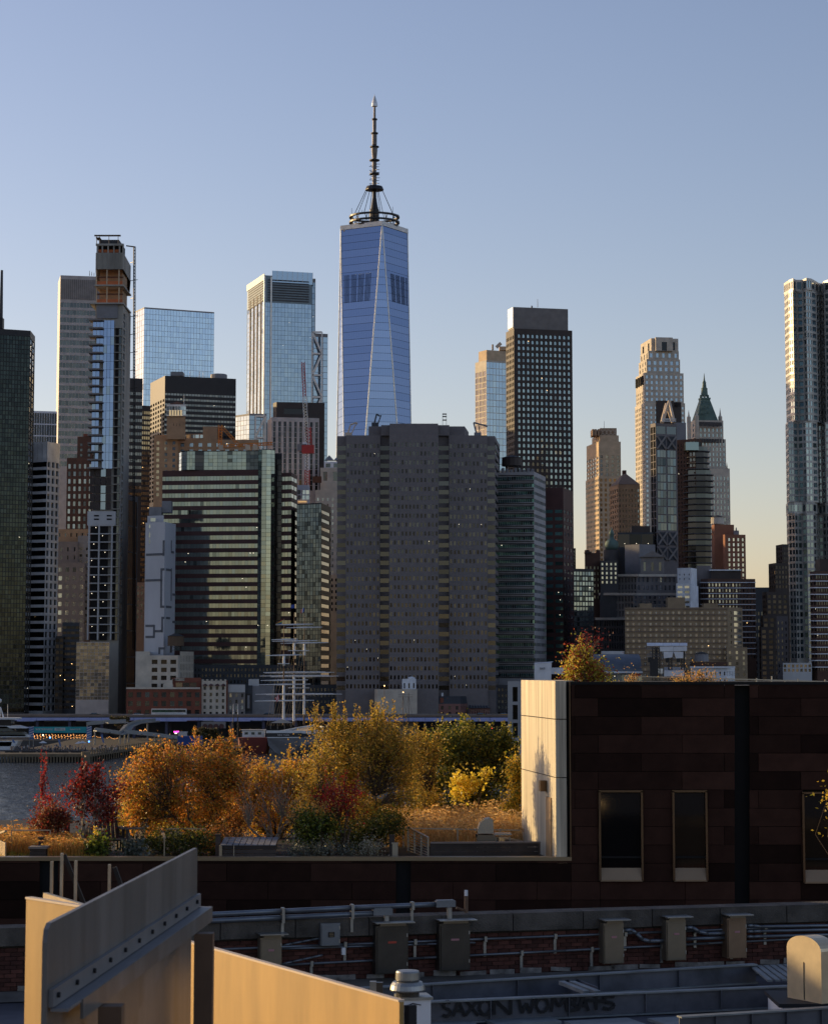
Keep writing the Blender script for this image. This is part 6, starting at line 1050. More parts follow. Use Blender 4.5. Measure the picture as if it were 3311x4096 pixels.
# slatted screens
def slat_screen(label, xa, ya, da, xb, yb, db, n, hor):
    a, c = at(xa, ya, da), at(xb, yb, db); k = thing('slatted_screen', label, 'screen', (a.x, a.y, ZG))
    for i in range(n):
        q = MB()
        if hor: z = ZG+.05+(min(a.z, c.z)-ZG-.1)*i/(n-1); q.beam((a.x, a.y, z), (c.x, c.y, z), .03, .05)
        else: p_ = a.lerp(c, i/(n-1)); q.box((p_.x, p_.y, (ZG+p_.z)/2), (.03, .05, p_.z-ZG))
        q.build('slat', 'board_pale', k)
    q = MB(); q.beam(a, c, .07, .05); q.build('top_rail', 'board_pale', k)
slat_screen('slatted timber screen with a sloping top at the far left edge', -30, 3345, 59, 24, 3325, 57.0, 11, True); slat_screen('narrow pale slatted screen beside the big tree trunk', 645, 3318, 61, 658, 3352, 57.4, 9, False)
def frame(label, x0, x1, yt, d):
    k = thing('garden_rail_frame', label, 'railing', at((x0+x1)/2, 3420, d)); q = MB(); q.beam(at(x0, yt, d), at(x1, yt, d), .03, .03); q.build('top_rail', 'rail_steel', k)
    for x in (x0, x1): q = MB(); p_ = at(x, 3420, d); q.box((p_.x, d, (ZG+zat(yt, d))/2), (.03, .03, zat(yt, d)-ZG)); q.build('post', 'rail_steel', k)
    q = MB(); q.poly([at(x0, yt+4, d), at(x1, yt+4, d), Vector((at(x1, 3400, d).x, d, ZG+.1)), Vector((at(x0, 3400, d).x, d, ZG+.1))]); q.build('glass', 'rail_glass', k)
frame('thin steel rail frame in the left grasses', 45, 200, 3322, 58.6); frame('thin steel rail frame under the orange tree', 664, 820, 3316, 58.2); frame('thin steel rail frame behind the garden chairs', 455, 545, 3273, 62)
k = thing('trellis_posts', 'pair of sunlit pale posts behind the garden chairs', 'post', at(515, 3400, 62))
for x in (511, 519.5): q = MB(); p_ = at(x, 3400, 61.8); q.box((p_.x, 61.8, (ZG+zat(3276, 61.8))/2), (.035, .04, zat(3276, 61.8)-ZG)); q.build('post', 'board_pale', k)
k = thing('brick_pedestal', 'dark slatted pedestal box with a stone cap among the left grasses', 'pedestal', at(153, 3428, 57)); a, c = at(119, 3420, 56.8), at(183, 3420, 56.8); planks(k, 4, a, c, ZG, zat(3394, 56.8), 'dark_timber', 'board'); q = MB(); q.box(((a.x+c.x)/2, 57.0, zat(3392, 56.8)), (c.x-a.x+.06, .5, .05)); q.build('cap_stone', 'grey_timber', k); q = MB(); q.box(((a.x+c.x)/2, 57.05, (ZG+zat(3396, 56.8))/2), (c.x-a.x-.04, .4, zat(3396, 56.8)-ZG)); q.build('core', 'slot_black', k)
k = thing('lantern_post', 'dark timber post carrying a white lantern and small box', 'lamp post', at(267, 3400, 60)); p_ = at(267, 3400, 60); q = MB(); q.box((p_.x, 60, (ZG+zat(3257, 60))/2), (.13, .13, zat(3257, 60)-ZG)); q.build('post', 'dark_timber', k); q = MB(); a = at(250, 3264, 59.9); q.lathe((a.x, a.y, a.z-.08), [(.03, 0), (.055, .02), (.055, .14), (.02, .17)], 10); q.build('lantern', 'sail_white', k); q = MB(); a = at(285, 3281, 60); q.box(a, (.09, .1, .17)); q.build('switch_box', 'teal_panel', k)
post('timber_post', 'short dark post behind the slatted pedestal', 164, 3354, 57.6, .12, zat(3354, 57.6)-ZG, 'dark_timber')
# pavers and chairs
k = thing('garden_patio', 'small bluish paved patio patch between the left shrubs', 'patio', at(480, 3420, 57))
for i in range(3):
    for j in range(4): a = at(415+i*39, 3420, 57); q = MB(); q.box((a.x+.13, 56.9+j*.75, ZG+.02), (.24, .72, .04)); q.build('paver', 'paver', k)
def chair(x, d, rz, label):
    p_ = at(x, 3400, d); k = thing('garden_chair', label, 'chair', (p_.x, d, ZG+.04), 'garden chairs', rz); ORG[k.name] = Vector(); b_ = lambda nm, c, s, mt='dark_timber': (lambda q: (q.box(c, s), q.build(nm, mt, k)))(MB())
    for sx in (-.3, .3):
        b_('leg', (sx, -.25, .29), (.07, .07, .58)); b_('leg', (sx, .25, .2), (.07, .07, .4)); b_('armrest', (sx, 0, .6), (.12, .62, .04), 'grey_timber')
    for i in range(4): b_('seat_slat', (0, -.22+i*.13, .34-i*.02), (.56, .11, .03), 'grey_timber')
    for i in range(5): q = MB(); q.beam((-.22+i*.11, .28, .3), (-.22+i*.11, .42, .85), .09, .03, up=(0, 1, 0)); q.build('back_slat', 'dark_timber', k)
chair(452, 59.2, .5, 'wooden garden chair on the left of the patio'); chair(518, 59.6, -1.2, 'wooden garden chair on the right of the patio')
# ---------------------------------------------------------------- planting
OR_, YE, OL, GR, DG_, RD, DR, TN, BR = (.50, .17, .025), (.55, .30, .03), (.18, .14, .02), (.10, .12, .02), (.04, .06, .015), (.42, .03, .02), (.11, .018, .014), (.40, .26, .12), (.13, .07, .03)
LEAF('lf_orange', [OR_, (.36, .14, .03), (.42, .24, .03), OL, (.16, .09, .02), (.10, .07, .015), (.30, .15, .03)]); LEAF('lf_yellow', [YE, (.45, .27, .03), OL, GR, (.34, .24, .03)]); LEAF('lf_red', [(.19, .016, .012), (.09, .011, .01), DR, (.06, .012, .01), (.045, .014, .01), (.16, .03, .015)]); LEAF('lf_dark_red', [DR, (.16, .03, .015), BR, (.07, .03, .012)])
LEAF('lf_willow', [(.30, .20, .03), OL, (.36, .22, .04), (.14, .12, .02), (.24, .15, .025)]); LEAF('lf_green', [(.045, .05, .01), (.02, .03, .008), (.07, .075, .012), (.04, .05, .01), (.11, .09, .014)]); LEAF('lf_bright', [(.06, .09, .01), (.05, .06, .01), (.11, .12, .015), (.02, .03, .008)]); LEAF('lf_gold', [(.62, .38, .04), YE, (.5, .33, .04)]); LEAF('lf_scarlet', [(.34, .02, .014), (.2, .015, .012), (.12, .012, .01)]); LEAF('lf_twig', [(.20, .12, .08), BR, (.26, .14, .07), (.34, .12, .05)]); LEAF('lf_grass', [(.40, .28, .13), (.44, .32, .16), (.34, .21, .08), (.26, .17, .06)], .45); LEAF('lf_amber', [(.42, .24, .06), (.33, .2, .06), (.22, .16, .04), (.4, .2, .06)], .4); LEAF('lf_silver', [(.05, .06, .05), (.08, .085, .07), (.03, .04, .03)], .2); LEAF('lf_white', [(.25, .24, .2), (.18, .17, .14), (.08, .09, .05)], .2); LEAF('lf_far', [(.03, .035, .015), (.05, .045, .02), (.07, .05, .02)], .2)
LEAF('lf_orange2', [(.45,.2,.03), YE, OL, (.36,.2,.03), (.22,.13,.02)]); LEAF('lf_green2', [(.09,.10,.016), (.17,.15,.02), (.04,.055,.012), (.26,.20,.03), (.06,.075,.014), (.20,.17,.025)]); LEAF('lf_roof', [(.30,.26,.03), DR, (.20,.2,.02), (.22,.05,.02), (.34,.24,.04)])
LEAF('lf_hedge', [(.05, .045, .012), (.09, .065, .016), (.03, .035, .01), (.14, .09, .02)], .3); LEAF('lf_copper', [(.24, .10, .03), (.15, .07, .025), (.32, .14, .03), (.10, .06, .02)])
M('bark', (.10, .07, .045), .95, var=.35, scale=6, bump=.4, bscale=40); M('bark_pale', (.24, .19, .14), .9, var=.3, scale=6)
DENS = 2.0
def leaf(q, p, s, r_, ax=None):
    d = Vector((r_.gauss(0, 1), r_.gauss(0, 1), r_.gauss(0, .8) + (.4 if ax is None else 0)))
    if ax is not None: d = ax + d*.45
    d.normalize(); u = d.orthogonal(); u.rotate(Matrix.Rotation(r_.uniform(0, 6.28), 3, d)); u.normalize(); n = d.cross(u); w = s*.34
    q.poly([p, p+d*s*.45+u*w+n*s*.08, p+d*s, p+d*s*.45-u*w+n*s*.08])
def limb(q, a, b, r0, r1, r_, bend=.15, n=4):
    a, b = Vector(a), Vector(b); L = (b-a).length; pts = [a]
    for i in range(1, n): pts.append(a.lerp(b, i/n) + Vector((r_.gauss(0, 1), r_.gauss(0, 1), r_.gauss(0, .4)))*L*bend*.3 + Vector((0, 0, 1))*L*.08*math.sin(PI*i/n))
    pts.append(b); q.path(pts, [r0+(r1-r0)*i/n for i in range(n+1)], 5); return pts
def shrub(name, label, base, d, lobes, nclump, nleaf, ls, mat, cat='shrub', stems=5, spread=.16, seed=0, bark='bark', shoots=0, shl=.6, group=None, zb=None, twig=None):
    "lobes: pixel ellipses (cx, cy, rx, ry) at depth d; leaves grow in clumps on twigs, the bark carries them"
    r_ = random.Random(seed); zb = ZG if zb is None else zb; B0 = Vector((at(base[0], base[1], d).x, d, zb)); k = thing(name, label, cat, B0, group); tq, lq = MB(), MB(); tw = MB(); s = d/F
    tot = sum(l[2]*l[3] for l in lobes); tips = []
    for (cx_, cy_, rx, ry) in lobes:
        C = at(cx_, cy_, d); n = max(3, int(nclump*rx*ry/tot))
        for i in range(n):
            while True:
                v_ = Vector((r_.uniform(-1, 1), r_.uniform(-1, 1), r_.uniform(-1, 1)))
                if v_.length < 1: break
            if d < 100 and nclump > 100 and noise.noise(Vector((v_.x*rx*s+cx_, v_.y*2, v_.z*ry*s+cy_*.01))*1.7 + Vector((seed*7.3, 0, 0))) < -.12: continue
            if v_.length > .05: v_ = v_.normalized()*(v_.length**.6)*(.72 + .75*noise.noise(v_.normalized()*1.6 + Vector((seed*3.1+cx_, 0, cy_))) + r_.uniform(-.1, .2))
            tips.append(C + Vector((v_.x*rx*s, v_.y*(rx+ry)*.5*s*.9, v_.z*ry*s)))
    zs = min(t_.z for t_ in tips); forks = []
    for i in range(stems):
        a = 2*PI*i/stems + r_.uniform(-.4, .4); tgt = r_.choice(tips); e = B0.lerp(tgt, r_.uniform(.45, .62)) + Vector((math.cos(a), math.sin(a), 0))*spread; rr_ = .028*(1+1.0/stems)
        forks += limb(tq, B0 + Vector((math.cos(a), math.sin(a), 0))*.05, e, rr_*1.5, rr_*.75, r_)[2:]
    for t_ in tips:
        fk = min(forks, key=lambda p: (p-t_).length + (3 if p.z > t_.z+.2 else 0)); L = (t_-fk).length
        pts = limb(tw if twig else tq, fk, t_, min(.014, .006+.004*L), .004, r_, .2, 3)
        for j in range(int(nleaf*DENS)):
            c = pts[-1] if r_.random() < .6 else pts[-2].lerp(pts[-1], r_.random()); g_ = .10 if r_.random() < .7 else .20
            leaf(lq, c + Vector((r_.gauss(0, g_), r_.gauss(0, g_), r_.gauss(0, g_))), 1.2*ls*r_.uniform(.6, 1.25), r_)
    for i in range(shoots):
        t_ = r_.choice(tips); 
        for _ in range(5):
            o_ = r_.choice(tips); t_ = o_ if o_.z > t_.z else t_
        e = t_ + Vector((r_.gauss(0, .07), r_.gauss(0, .07), shl*r_.uniform(.5, 1.2))); tw_ = limb(tq, t_, e, .008, .003, r_, .08, 3); ax = (e-t_).normalized()
        for j in range(int(34*shl/.6)):
            u = r_.random(); p_ = t_.lerp(e, u); leaf(lq, p_ + Vector((r_.gauss(0, .02), r_.gauss(0, .02), 0)), ls*r_.uniform(.7, 1.2), r_, ax)
    tq.build('trunk', bark, k, True); 
    if twig: tw.build('twigs', twig, k)['kind'] = 'stuff'
    lq.build('crown', mat, k); return k
shrub('golden_tree', 'spreading orange and gold small tree with many dark stems', (800, 3415), 60, [(735, 3060, 175, 95), (600, 3110, 115, 110), (880, 3085, 120, 110), (560, 3240, 85, 90), (700, 3200, 150, 90), (860, 3210, 110, 80), (650, 3010, 80, 50), (900, 3000, 55, 45), (620, 3260, 120, 80), (780, 3290, 140, 60), (500, 3150, 50, 60), (950, 3150, 50, 90)], 640, 26, .062, 'lf_orange', 'tree', 9, .5, 1, shoots=70, shl=.36)
shrub('yellow_green_shrub', 'yellow green shrub glowing behind the patio chairs', (520, 3400), 63.5, [(500, 3290, 80, 90), (590, 3330, 95, 70), (420, 3330, 60, 70), (560, 3180, 70, 80)], 150, 26, .06, 'lf_yellow', 'shrub', 5, .3, 2)
shrub('red_smoke_bush', 'loose dark red bush on thin pale stems at the left', (345, 3420), 58, [(300, 3150, 60, 55), (370, 3120, 75, 50), (440, 3170, 60, 50), (400, 3240, 70, 55), (320, 3220, 40, 40), (450, 3250, 40, 45), (400, 3390, 45, 30), (340, 3370, 25, 40)], 72, 22, .075, 'lf_red', 'shrub', 7, .25, 3, 'bark_pale', shoots=10, shl=.55)
shrub('scarlet_stem_plant', 'tall thin stems with scattered red leaves over the river', (185, 3300), 60, [(185, 3230, 40, 25), (215, 3195, 18, 40), (175, 3200, 20, 12)], 10, 14, .06, 'lf_scarlet', 'plant', 6, .15, 4, 'bark_pale', shoots=6, shl=1.1, zb=ZG)
shrub('dark_red_mound', 'rounded dark red mound of leaves beside the lantern post', (190, 3330), 59, [(195, 3270, 62, 45), (235, 3270, 40, 35), (175, 3300, 50, 30)], 60, 30, .06, 'lf_dark_red', 'shrub', 4, .2, 5)
shrub('amber_tree', 'orange yellow tree left of the tall willowy shrub', (1110, 3415), 64, [(1000, 3130, 90, 85), (1080, 3120, 100, 90), (1180, 3110, 80, 80), (1030, 3200, 100, 80), (1150, 3190, 90, 90), (960, 3170, 60, 80), (1220, 3130, 60, 110), (1080, 3290, 120, 70), (970, 3270, 60, 60)], 480, 26, .06, 'lf_orange2', 'tree', 7, .4, 6, shoots=50, shl=.36)
shrub('bare_twig_bush', 'nearly bare brown twiggy bush in front of the amber tree', (1090, 3415), 58.6, [(1020, 3180, 120, 90), (1120, 3150, 110, 90), (1060, 3270, 110, 70), (1150, 3260, 70, 70)], 190, 5, .035, 'lf_twig', 'shrub', 9, .3, 7, 'bark_pale', twig='bark_pale')
shrub('willowy_shrub', 'tallest olive gold willowy shrub with upright leafy shoots', (1430, 3415), 60.5, [(1400, 3030, 210, 140), (1500, 2990, 180, 130), (1300, 3080, 130, 120), (1600, 3050, 120, 120), (1450, 3200, 190, 100), (1370, 2930, 120, 70), (1530, 2920, 110, 70), (1560, 3240, 90, 60), (1260, 3180, 90, 120), (1330, 3300, 110, 80), (1630, 3150, 70, 100), (1500, 3310, 150, 70), (1640, 3010, 50, 80)], 900, 24, .055, 'lf_willow', 'shrub', 12, .4, 8, shoots=120, shl=.62)
shrub('scarlet_shrub', 'bright scarlet leafy shoots in front of the willowy shrub', (1370, 3400), 58, [(1330, 3170, 30, 90), (1385, 3200, 30, 60), (1420, 3180, 22, 40), (1290, 3190, 25, 35), (1370, 3240, 50, 30)], 38, 22, .05, 'lf_scarlet', 'shrub', 6, .15, 9, shoots=7, shl=.5)
shrub('hydrangea_shrub', 'low bright green shrub with tan flower heads', (1260, 3415), 57.6, [(1250, 3330, 70, 60), (1300, 3300, 50, 55), (1220, 3290, 40, 40)], 70, 26, .065, 'lf_bright', 'shrub', 6, .25, 10)
shrub('hydrangea_flower_heads', 'pale tan dried flower heads above the low green shrub', (1255, 3415), 57.8, [(1240, 3245, 45, 30), (1300, 3240, 40, 25), (1180, 3260, 30, 25)], 20, 26, .04, 'lf_amber', 'shrub', 5, .2, 11)
shrub('dark_understorey', 'dark green undergrowth at the foot of the willowy shrub', (1450, 3415), 58.6, [(1400, 3350, 100, 50), (1500, 3320, 90, 60), (1560, 3300, 60, 50)], 90, 24, .06, 'lf_green', 'shrub', 8, .4, 12)
shrub('locust_tree', 'green and yellow tree filling the right behind the grass bed', (1860, 3380), 69, [(1780, 3010, 110, 100), (1880, 2990, 110, 90), (1990, 3020, 90, 90), (1820, 3130, 130, 80), (1950, 3130, 110, 80), (1730, 3120, 70, 90), (1860, 2930, 90, 40), (2010, 2960, 50, 50), (1700, 3180, 60, 70), (2045, 3100, 45, 90), (1800, 3220, 100, 50), (1940, 3220, 110, 50), (1740, 2960, 50, 45), (1940, 2930, 45, 35)], 620, 24, .075, 'lf_green2', 'tree', 7, .4, 13, shoots=50, shl=.3)
shrub('olive_shrub', 'olive green shrub joining the willowy shrub and the green tree', (1690, 3380), 65, [(1680, 3080, 70, 110), (1700, 3190, 80, 70), (1660, 2980, 45, 60), (1720, 3000, 50, 60)], 150, 26, .06, 'lf_willow', 'shrub', 6, .3, 45, shoots=30, shl=.35)
shrub('gold_leaf_branch', 'cluster of clear yellow leaves in front of the green tree', (1880, 3380), 66, [(1850, 3130, 35, 35), (1890, 3115, 35, 30), (1940, 3095, 22, 25), (1830, 3180, 25, 15), (1870, 3150, 30, 20)], 18, 22, .09, 'lf_gold', 'shrub', 4, .3, 14)
shrub('wall_side_shrub', 'yellow green shrub against the left edge of the concrete wall', (2060, 3380), 64, [(2060, 3080, 35, 70), (2065, 3180, 35, 60), (2040, 3240, 30, 40)], 60, 26, .065, 'lf_yellow', 'shrub', 4, .2, 15)
shrub('back_hedge', 'dark green brown hedge closing the view behind the golden tree', (700, 3300), 68, [(560, 3250, 120, 60), (720, 3240, 130, 60), (880, 3250, 120, 60)], 200, 26, .08, 'lf_hedge', 'shrub', 8, .8, 41)
shrub('back_hedge', 'dark green brown hedge closing the view behind the amber tree', (1150, 3300), 68.5, [(1020, 3250, 110, 60), (1180, 3240, 130, 70), (1350, 3240, 130, 70), (1540, 3260, 120, 50)], 260, 26, .08, 'lf_hedge', 'shrub', 8, .8, 42)
shrub('copper_shrub', 'copper brown shrub between the golden and amber trees', (950, 3415), 61, [(940, 3260, 70, 80), (930, 3140, 55, 70), (970, 3060, 50, 50), (900, 3330, 70, 50)], 130, 26, .055, 'lf_copper', 'shrub', 6, .3, 43)
shrub('rusty_fern', 'rusty fern-like clump at the foot of the golden tree on the right', (860, 3415), 58.2, [(860, 3360, 60, 40), (940, 3370, 50, 35)], 60, 24, .05, 'lf_copper', 'plant', 5, .2, 44)
shrub('low_hedge', 'low dark green hedge under the orange tree', (700, 3415), 57.8, [(700, 3370, 120, 40), (600, 3380, 70, 35), (800, 3370, 60, 40)], 110, 24, .06, 'lf_green', 'shrub', 9, .5, 16)
shrub('patio_green_plant', 'leafy green plant at the left corner of the patio', (400, 3415), 57.2, [(395, 3390, 35, 28), (375, 3400, 25, 20)], 18, 20, .09, 'lf_bright', 'plant', 4, .1, 17)
shrub('patio_grey_plant', 'spiky grey green plant at the right corner of the patio', (535, 3415), 57.1, [(535, 3395, 22, 25)], 14, 22, .08, 'lf_silver', 'plant', 4, .1, 18)
shrub('white_aster_clump', 'small white flower clump by the parapet edge', (1485, 3420), 56.7, [(1485, 3395, 45, 18)], 26, 26, .03, 'lf_white', 'plant', 5, .2, 19)
shrub('lavender_edge', 'silvery low ground plants along the parapet left of the white flowers', (1240, 3425), 56.7, [(1200, 3405, 60, 14), (1290, 3405, 60, 14), (1380, 3408, 40, 12)], 50, 24, .04, 'lf_silver', 'plant', 8, .4, 20)
ZU = zt_up - .1
shrub('roof_edge_shrub', 'red and lime shrub on the upper roof beside the concrete wall', (2335, 2730), 58, [(2300, 2690, 55, 35), (2370, 2680, 60, 40), (2320, 2640, 45, 45), (2390, 2700, 45, 28)], 90, 26, .055, 'lf_roof', 'shrub', 6, .2, 21, shoots=16, shl=.5, zb=ZU)
shrub('roof_edge_sprays', 'tall thin reddish sprays rising from the upper roof shrub', (2340, 2730), 58.3, [(2325, 2570, 18, 22), (2290, 2590, 15, 25), (2350, 2545, 16, 10), (2395, 2560, 14, 25)], 9, 12, .05, 'lf_red', 'shrub', 7, .1, 22, 'bark_pale', zb=ZU)
shrub('roof_amber_plant', 'amber feathery plants on the upper roof below the stage', (2770, 2735), 59, [(2740, 2722, 55, 14), (2795, 2715, 30, 20), (2840, 2720, 30, 12)], 36, 16, .04, 'lf_amber', 'plant', 8, .3, 23, zb=ZU, shoots=8, shl=.18)
shrub('roof_amber_tuft', 'small amber tuft on the upper roof beside the red sign', (2525, 2735), 59, [(2525, 2724, 18, 10)], 8, 14, .04, 'lf_amber', 'plant', 4, .1, 24, zb=ZU, shoots=5, shl=.15)
shrub('window_side_sprig', 'leafy sprig entering at the right edge before the brown wall', (3420, 3500), 52, [(3322, 3180, 14, 22)], 5, 12, .07, 'lf_yellow', 'plant', 3, .1, 25, zb=20)
for i, (x, y, rx, ry, dd, lb) in enumerate(((480, 2882, 40, 12, 915, 'dark shrub patch by the curved gangway below the highway'), (830, 2935, 60, 25, 880, 'dark tree clump on the quay below the highway'), (1830, 2930, 120, 22, 890, 'dark quay trees below the highway on the right'), (1010, 2940, 30, 14, 890, 'dark quay tree behind the red vessel'))):
    shrub('quay_tree', lb, (x, y+20), dd, [(x, y, rx, ry)], 60, 20, .9, 'lf_far', 'tree', 3, .8, 30+i, zb=2.0, group='quay trees')
# grasses: uncountable blades
def grass(name, area, n, h, mat, seed, heads=.3, lean=.25, label=None):
    r_ = random.Random(seed); q = MB()
    for i in range(n):
        x, d = r_.uniform(area[0], area[1]), r_.uniform(area[2], area[3]); p_ = Vector((at(x, 3400, d).x, d, ZG)); hh = h*r_.uniform(.55, 1.15)*(.75+.5*noise.noise(p_*.8)); a = r_.uniform(0, 6.28); L = Vector((math.cos(a), math.sin(a), 0))*hh*lean*r_.random(); w = Vector((math.cos(a+1.57), math.sin(a+1.57), 0))*.007
        m, e = p_+L*.3+Vector((0, 0, hh*.55)), p_+L+Vector((0, 0, hh)); q.poly([p_-w, p_+w, m+w*.8, m-w*.8]); q.poly([m-w*.8, m+w*.8, e])
        if r_.random() < heads:
            t2 = e + L*.5 + Vector((0, 0, -.03)); w2 = w*2.6; q.poly([e-w2*.3, e.lerp(t2, .5)+w2+Vector((0, 0, .03)), t2, e.lerp(t2, .5)-w2+Vector((0, 0, .03))]); u2 = Vector((0, 0, .018)); q.poly([e-u2*.3, e.lerp(t2, .5)+u2*1.8, t2, e.lerp(t2, .5)-u2*.4])
    o = q.build(name, mat); o['kind'] = 'stuff'; o['label'] = label; return o
grass('meadow_grass', (1540, 2090, 60.6, 67), 15000, .85, 'lf_grass', 1, .6, .5, 'tan feathery meadow grass filling the bed behind the grill')
grass('amber_grass', (-60, 170, 58.2, 62), 4200, .62, 'lf_amber', 2, .3, .6, 'amber ornamental grass at the left edge of the garden'); grass('amber_grass', (185, 330, 57.2, 59.4), 3600, .62, 'lf_amber', 3, .3, .7, 'amber ornamental grass in front of the lantern post'); grass('amber_grass', (920, 1010, 57.6, 59), 1500, .5, 'lf_amber', 4, .2, .8, 'amber grass tuft behind the tiled box'); grass('ground_grass', (-60, 420, 56.5, 60), 5000, .2, 'lf_yellow', 5, 0, .8, 'short yellow green grass along the left parapet')
# ================================================================ NEAREST ROOF (brick parapet, cabinets, steel beams)
A_ = Vector((at(860, 3665, 40).x, 40.0)); B_ = Vector((at(3311, 3597, 43).x, 43.0)); uw = (B_-A_).normalized(); nw = Vector((uw.y, -uw.x)); ZC = 25.61; aw = math.atan2(uw.y, uw.x); ZR = 24.4
W = lambda x, y, off=0.: on_plane(x, y, A_+nw*off, B_+nw*off)
rb = thing('brick_parapet', 'old brick parapet wall with heavy stained stone coping', 'wall', (A_.x, A_.y, ZR)); s0, s1 = -16, 18
P3 = lambda s, off, z: (A_.x+uw.x*s+nw.x*off, A_.y+uw.y*s+nw.y*off, z)
q = MB(); q.beam(P3(s0, -.2, (ZR+25.28)/2), P3(s1, -.2, (ZR+25.28)/2), .36, 25.28-ZR); q.build('wall_core', 'mortar', rb)
for i in range(25):
    a = s0+i*1.34; q = MB(); h = .31+.004*(i % 3); q.beam(P3(a+.008, -.16, ZC-h/2), P3(a+1.33, -.16, ZC-h/2), .52, h); q.build('coping_stone', 'coping', rb)
bm = MB(); bm.box((0, 0, 0), (.205, .07, .064)); bm = bm.mesh('brick', 'brick_old'); bq = MB(); nb = 0
for j in range(11):
    z = 24.50+j*.0725
    for i in range(160):
        s = s0+i*.215+(.107 if j % 2 else 0); c = P3(s, -.015 + .004*((i*7+j*3) % 3), z)
        if nb < 300 and -1.0 < s < 12 and j >= 6: inst(bm, 'brick', c, rb, (0, 0, aw)); nb += 1
        else: bq.box(c, (.205, .07, .064), aw)
o = bq.build('bricks', 'brick_old', rb); o['kind'] = 'stuff'
q = MB()
for i in range(60):
    s = s0+i*.57+random.uniform(-.1, .1); q.beam(P3(s, .03, 24.56+.01*(i % 4)), P3(s+random.uniform(.3, .55), .03, 24.565), .03, .07+.015*(i % 3))
o = q.build('peeling_paint', 'old_paint', rb); o['kind'] = 'stuff'; q = MB(); q.poly([P3(s0, .03, 24.53), P3(s1, .03, 24.53), P3(s1, .5, ZR+.02), P3(s0, .5, ZR+.02)][::-1]); q.build('flashing', 'flash', rb)
q = MB(); q.poly([(-30, 20, ZR), (30, 20, ZR), (30, 47, ZR), (-30, 36, ZR)]); 
low = thing('near_roof', 'flat dark membrane roof below the brick parapet', 'roof', (0, 37, ZR-2)); q = MB(); q.prism([(-30, 33.5), (30, 33.5), (30, 48.6), P3(s0, -.3, 0)[:2], (-30, 35)], ZR-.3, ZR); q.build('membrane', 'roof_mem', low); q = MB(); q.prism([(-29.9, 33.6), (29.9, 33.6), (29.9, 48.5), P3(s0, -.35, 0)[:2], (-29.9, 35)], 3, ZR-.31); q.build('walls', 'brick_old', low)
# electrical gear on the parapet
def cabinet(x0, x1, y0, y1, off, dep, mat, label, lid=True, lab=None, lidover=16):
    a, c = W(x0, y1, off), W(x1, y1, off); z1 = W((x0+x1)/2, y0, off).z; z0 = max(ZR+.12, (a.z+c.z)/2); m = (a+c)/2; wd = (c-a).xy.length; k = thing('electrical_cabinet', label, 'cabinet', (m.x, m.y, z0), 'cabinets on the brick parapet')
    b_ = lambda nm, u, o_, z, s, mt, pa=None: (lambda q: (q.box((m.x+uw.x*u+nw.x*o_, m.y+uw.y*u+nw.y*o_, z), s, aw), q.build(nm, mt, pa or k)))(MB())[1]
    b_('body', 0, -dep/2, (z0+z1)/2, (wd, dep, z1-z0), mat); dr = b_('door', 0, .012, (z0+z1)/2-.01, (wd*.9, .024, (z1-z0)*.93), mat)
    for s in (.3, -.3): b_('hinge', wd*.46, .015, (z0+z1)/2+s*(z1-z0), (.02, .03, .06), 'galv', dr)
    if lid: b_('lid_collar', .02, -dep/2+.03, z1+.025, (wd*.8, dep*.9, .05), 'cabinet_tan'); b_('rain_lid', .03, -dep/2+.05, z1+.065, (wd+.12, dep+.22, .018), 'galv')
    if lab: b_('label_plate', 0, .03, z0+(z1-z0)*.66, (wd*.26, .008, .035), lab, dr)
    return k, m, z1
cabinet(1502, 1632, 3705, 3897, .28, .3, 'cabinet_dark', 'large dark cabinet with a red label, nearer the mushroom vent', lab='label_red'); cabinet(1757, 1880, 3695, 3884, .28, .3, 'cabinet_dark', 'large dark cabinet with a pink label, right of the red-labelled one', lab='label_pink'); cabinet(1040, 1126, 3752, 3900, .3, .25, 'cabinet_tan', 'tan cabinet half hidden behind the sunlit tan panel', lab='label_pink')
cabinet(2414, 2495, 3694, 3856, .3, .28, 'cabinet_tan', 'tan lidded cabinet, left one of the three on the right', lab='label_pink'); cabinet(2665, 2744, 3682, 3843, .3, .28, 'cabinet_tan', 'tan lidded cabinet, middle one of the three on the right', lab='label_pink'); cabinet(2909, 2986, 3674, 3834, .3, .28, 'cabinet_rust', 'brownish lidded cabinet, right one of the three on the right', lab='label_pink')
k, m, z1 = cabinet(1282, 1360, 3695, 3784, .2, .18, 'conduit', 'pale grey fuse box with a black label plate', lid=False); q = MB(); a = W(1326, 3740, .236); q.box(a, (.11, .01, .09), aw); q.build('label_plate', 'spray_black', k)
for i in range(3): q = MB(); a = W(1326, 3734+i*6, .25); q.box(a, (.08, .004, .008), aw); q.build('label_line', 'cap_metal', k)
q = MB(); a = W(1373, 3806, .2); q.box(a, (.06, .08, .12), aw); solo(q, 'outlet_box', 'sail_white', 'tiny white outlet box right of the grey fuse box', 'box')
def pipe(pts, r, label, off, straps=(), mat='conduit', group='conduits on the parapet'):
    P = [W(x, y, off if len(pt) < 3 else pt[2]) for pt in pts for x, y in [pt[:2]]]; k = thing('conduit_pipe', label, 'pipe', P[0], group); q = MB(); q.path(P, r, 10); q.build('pipe', mat, k, True)
    for i, (x, y) in enumerate(straps): q = MB(); a = W(x, y, off); q.box((a.x, a.y, a.z), (.05, r*2+.05, r*2+.05), aw); cl = q.build('clamp', 'galv', k); q = MB(); q.box((a.x-nw.x*.03, a.y-nw.y*.03, a.z-.16), (.05, .03, .3), aw); q.build('bracket', 'galv', cl)
    return k
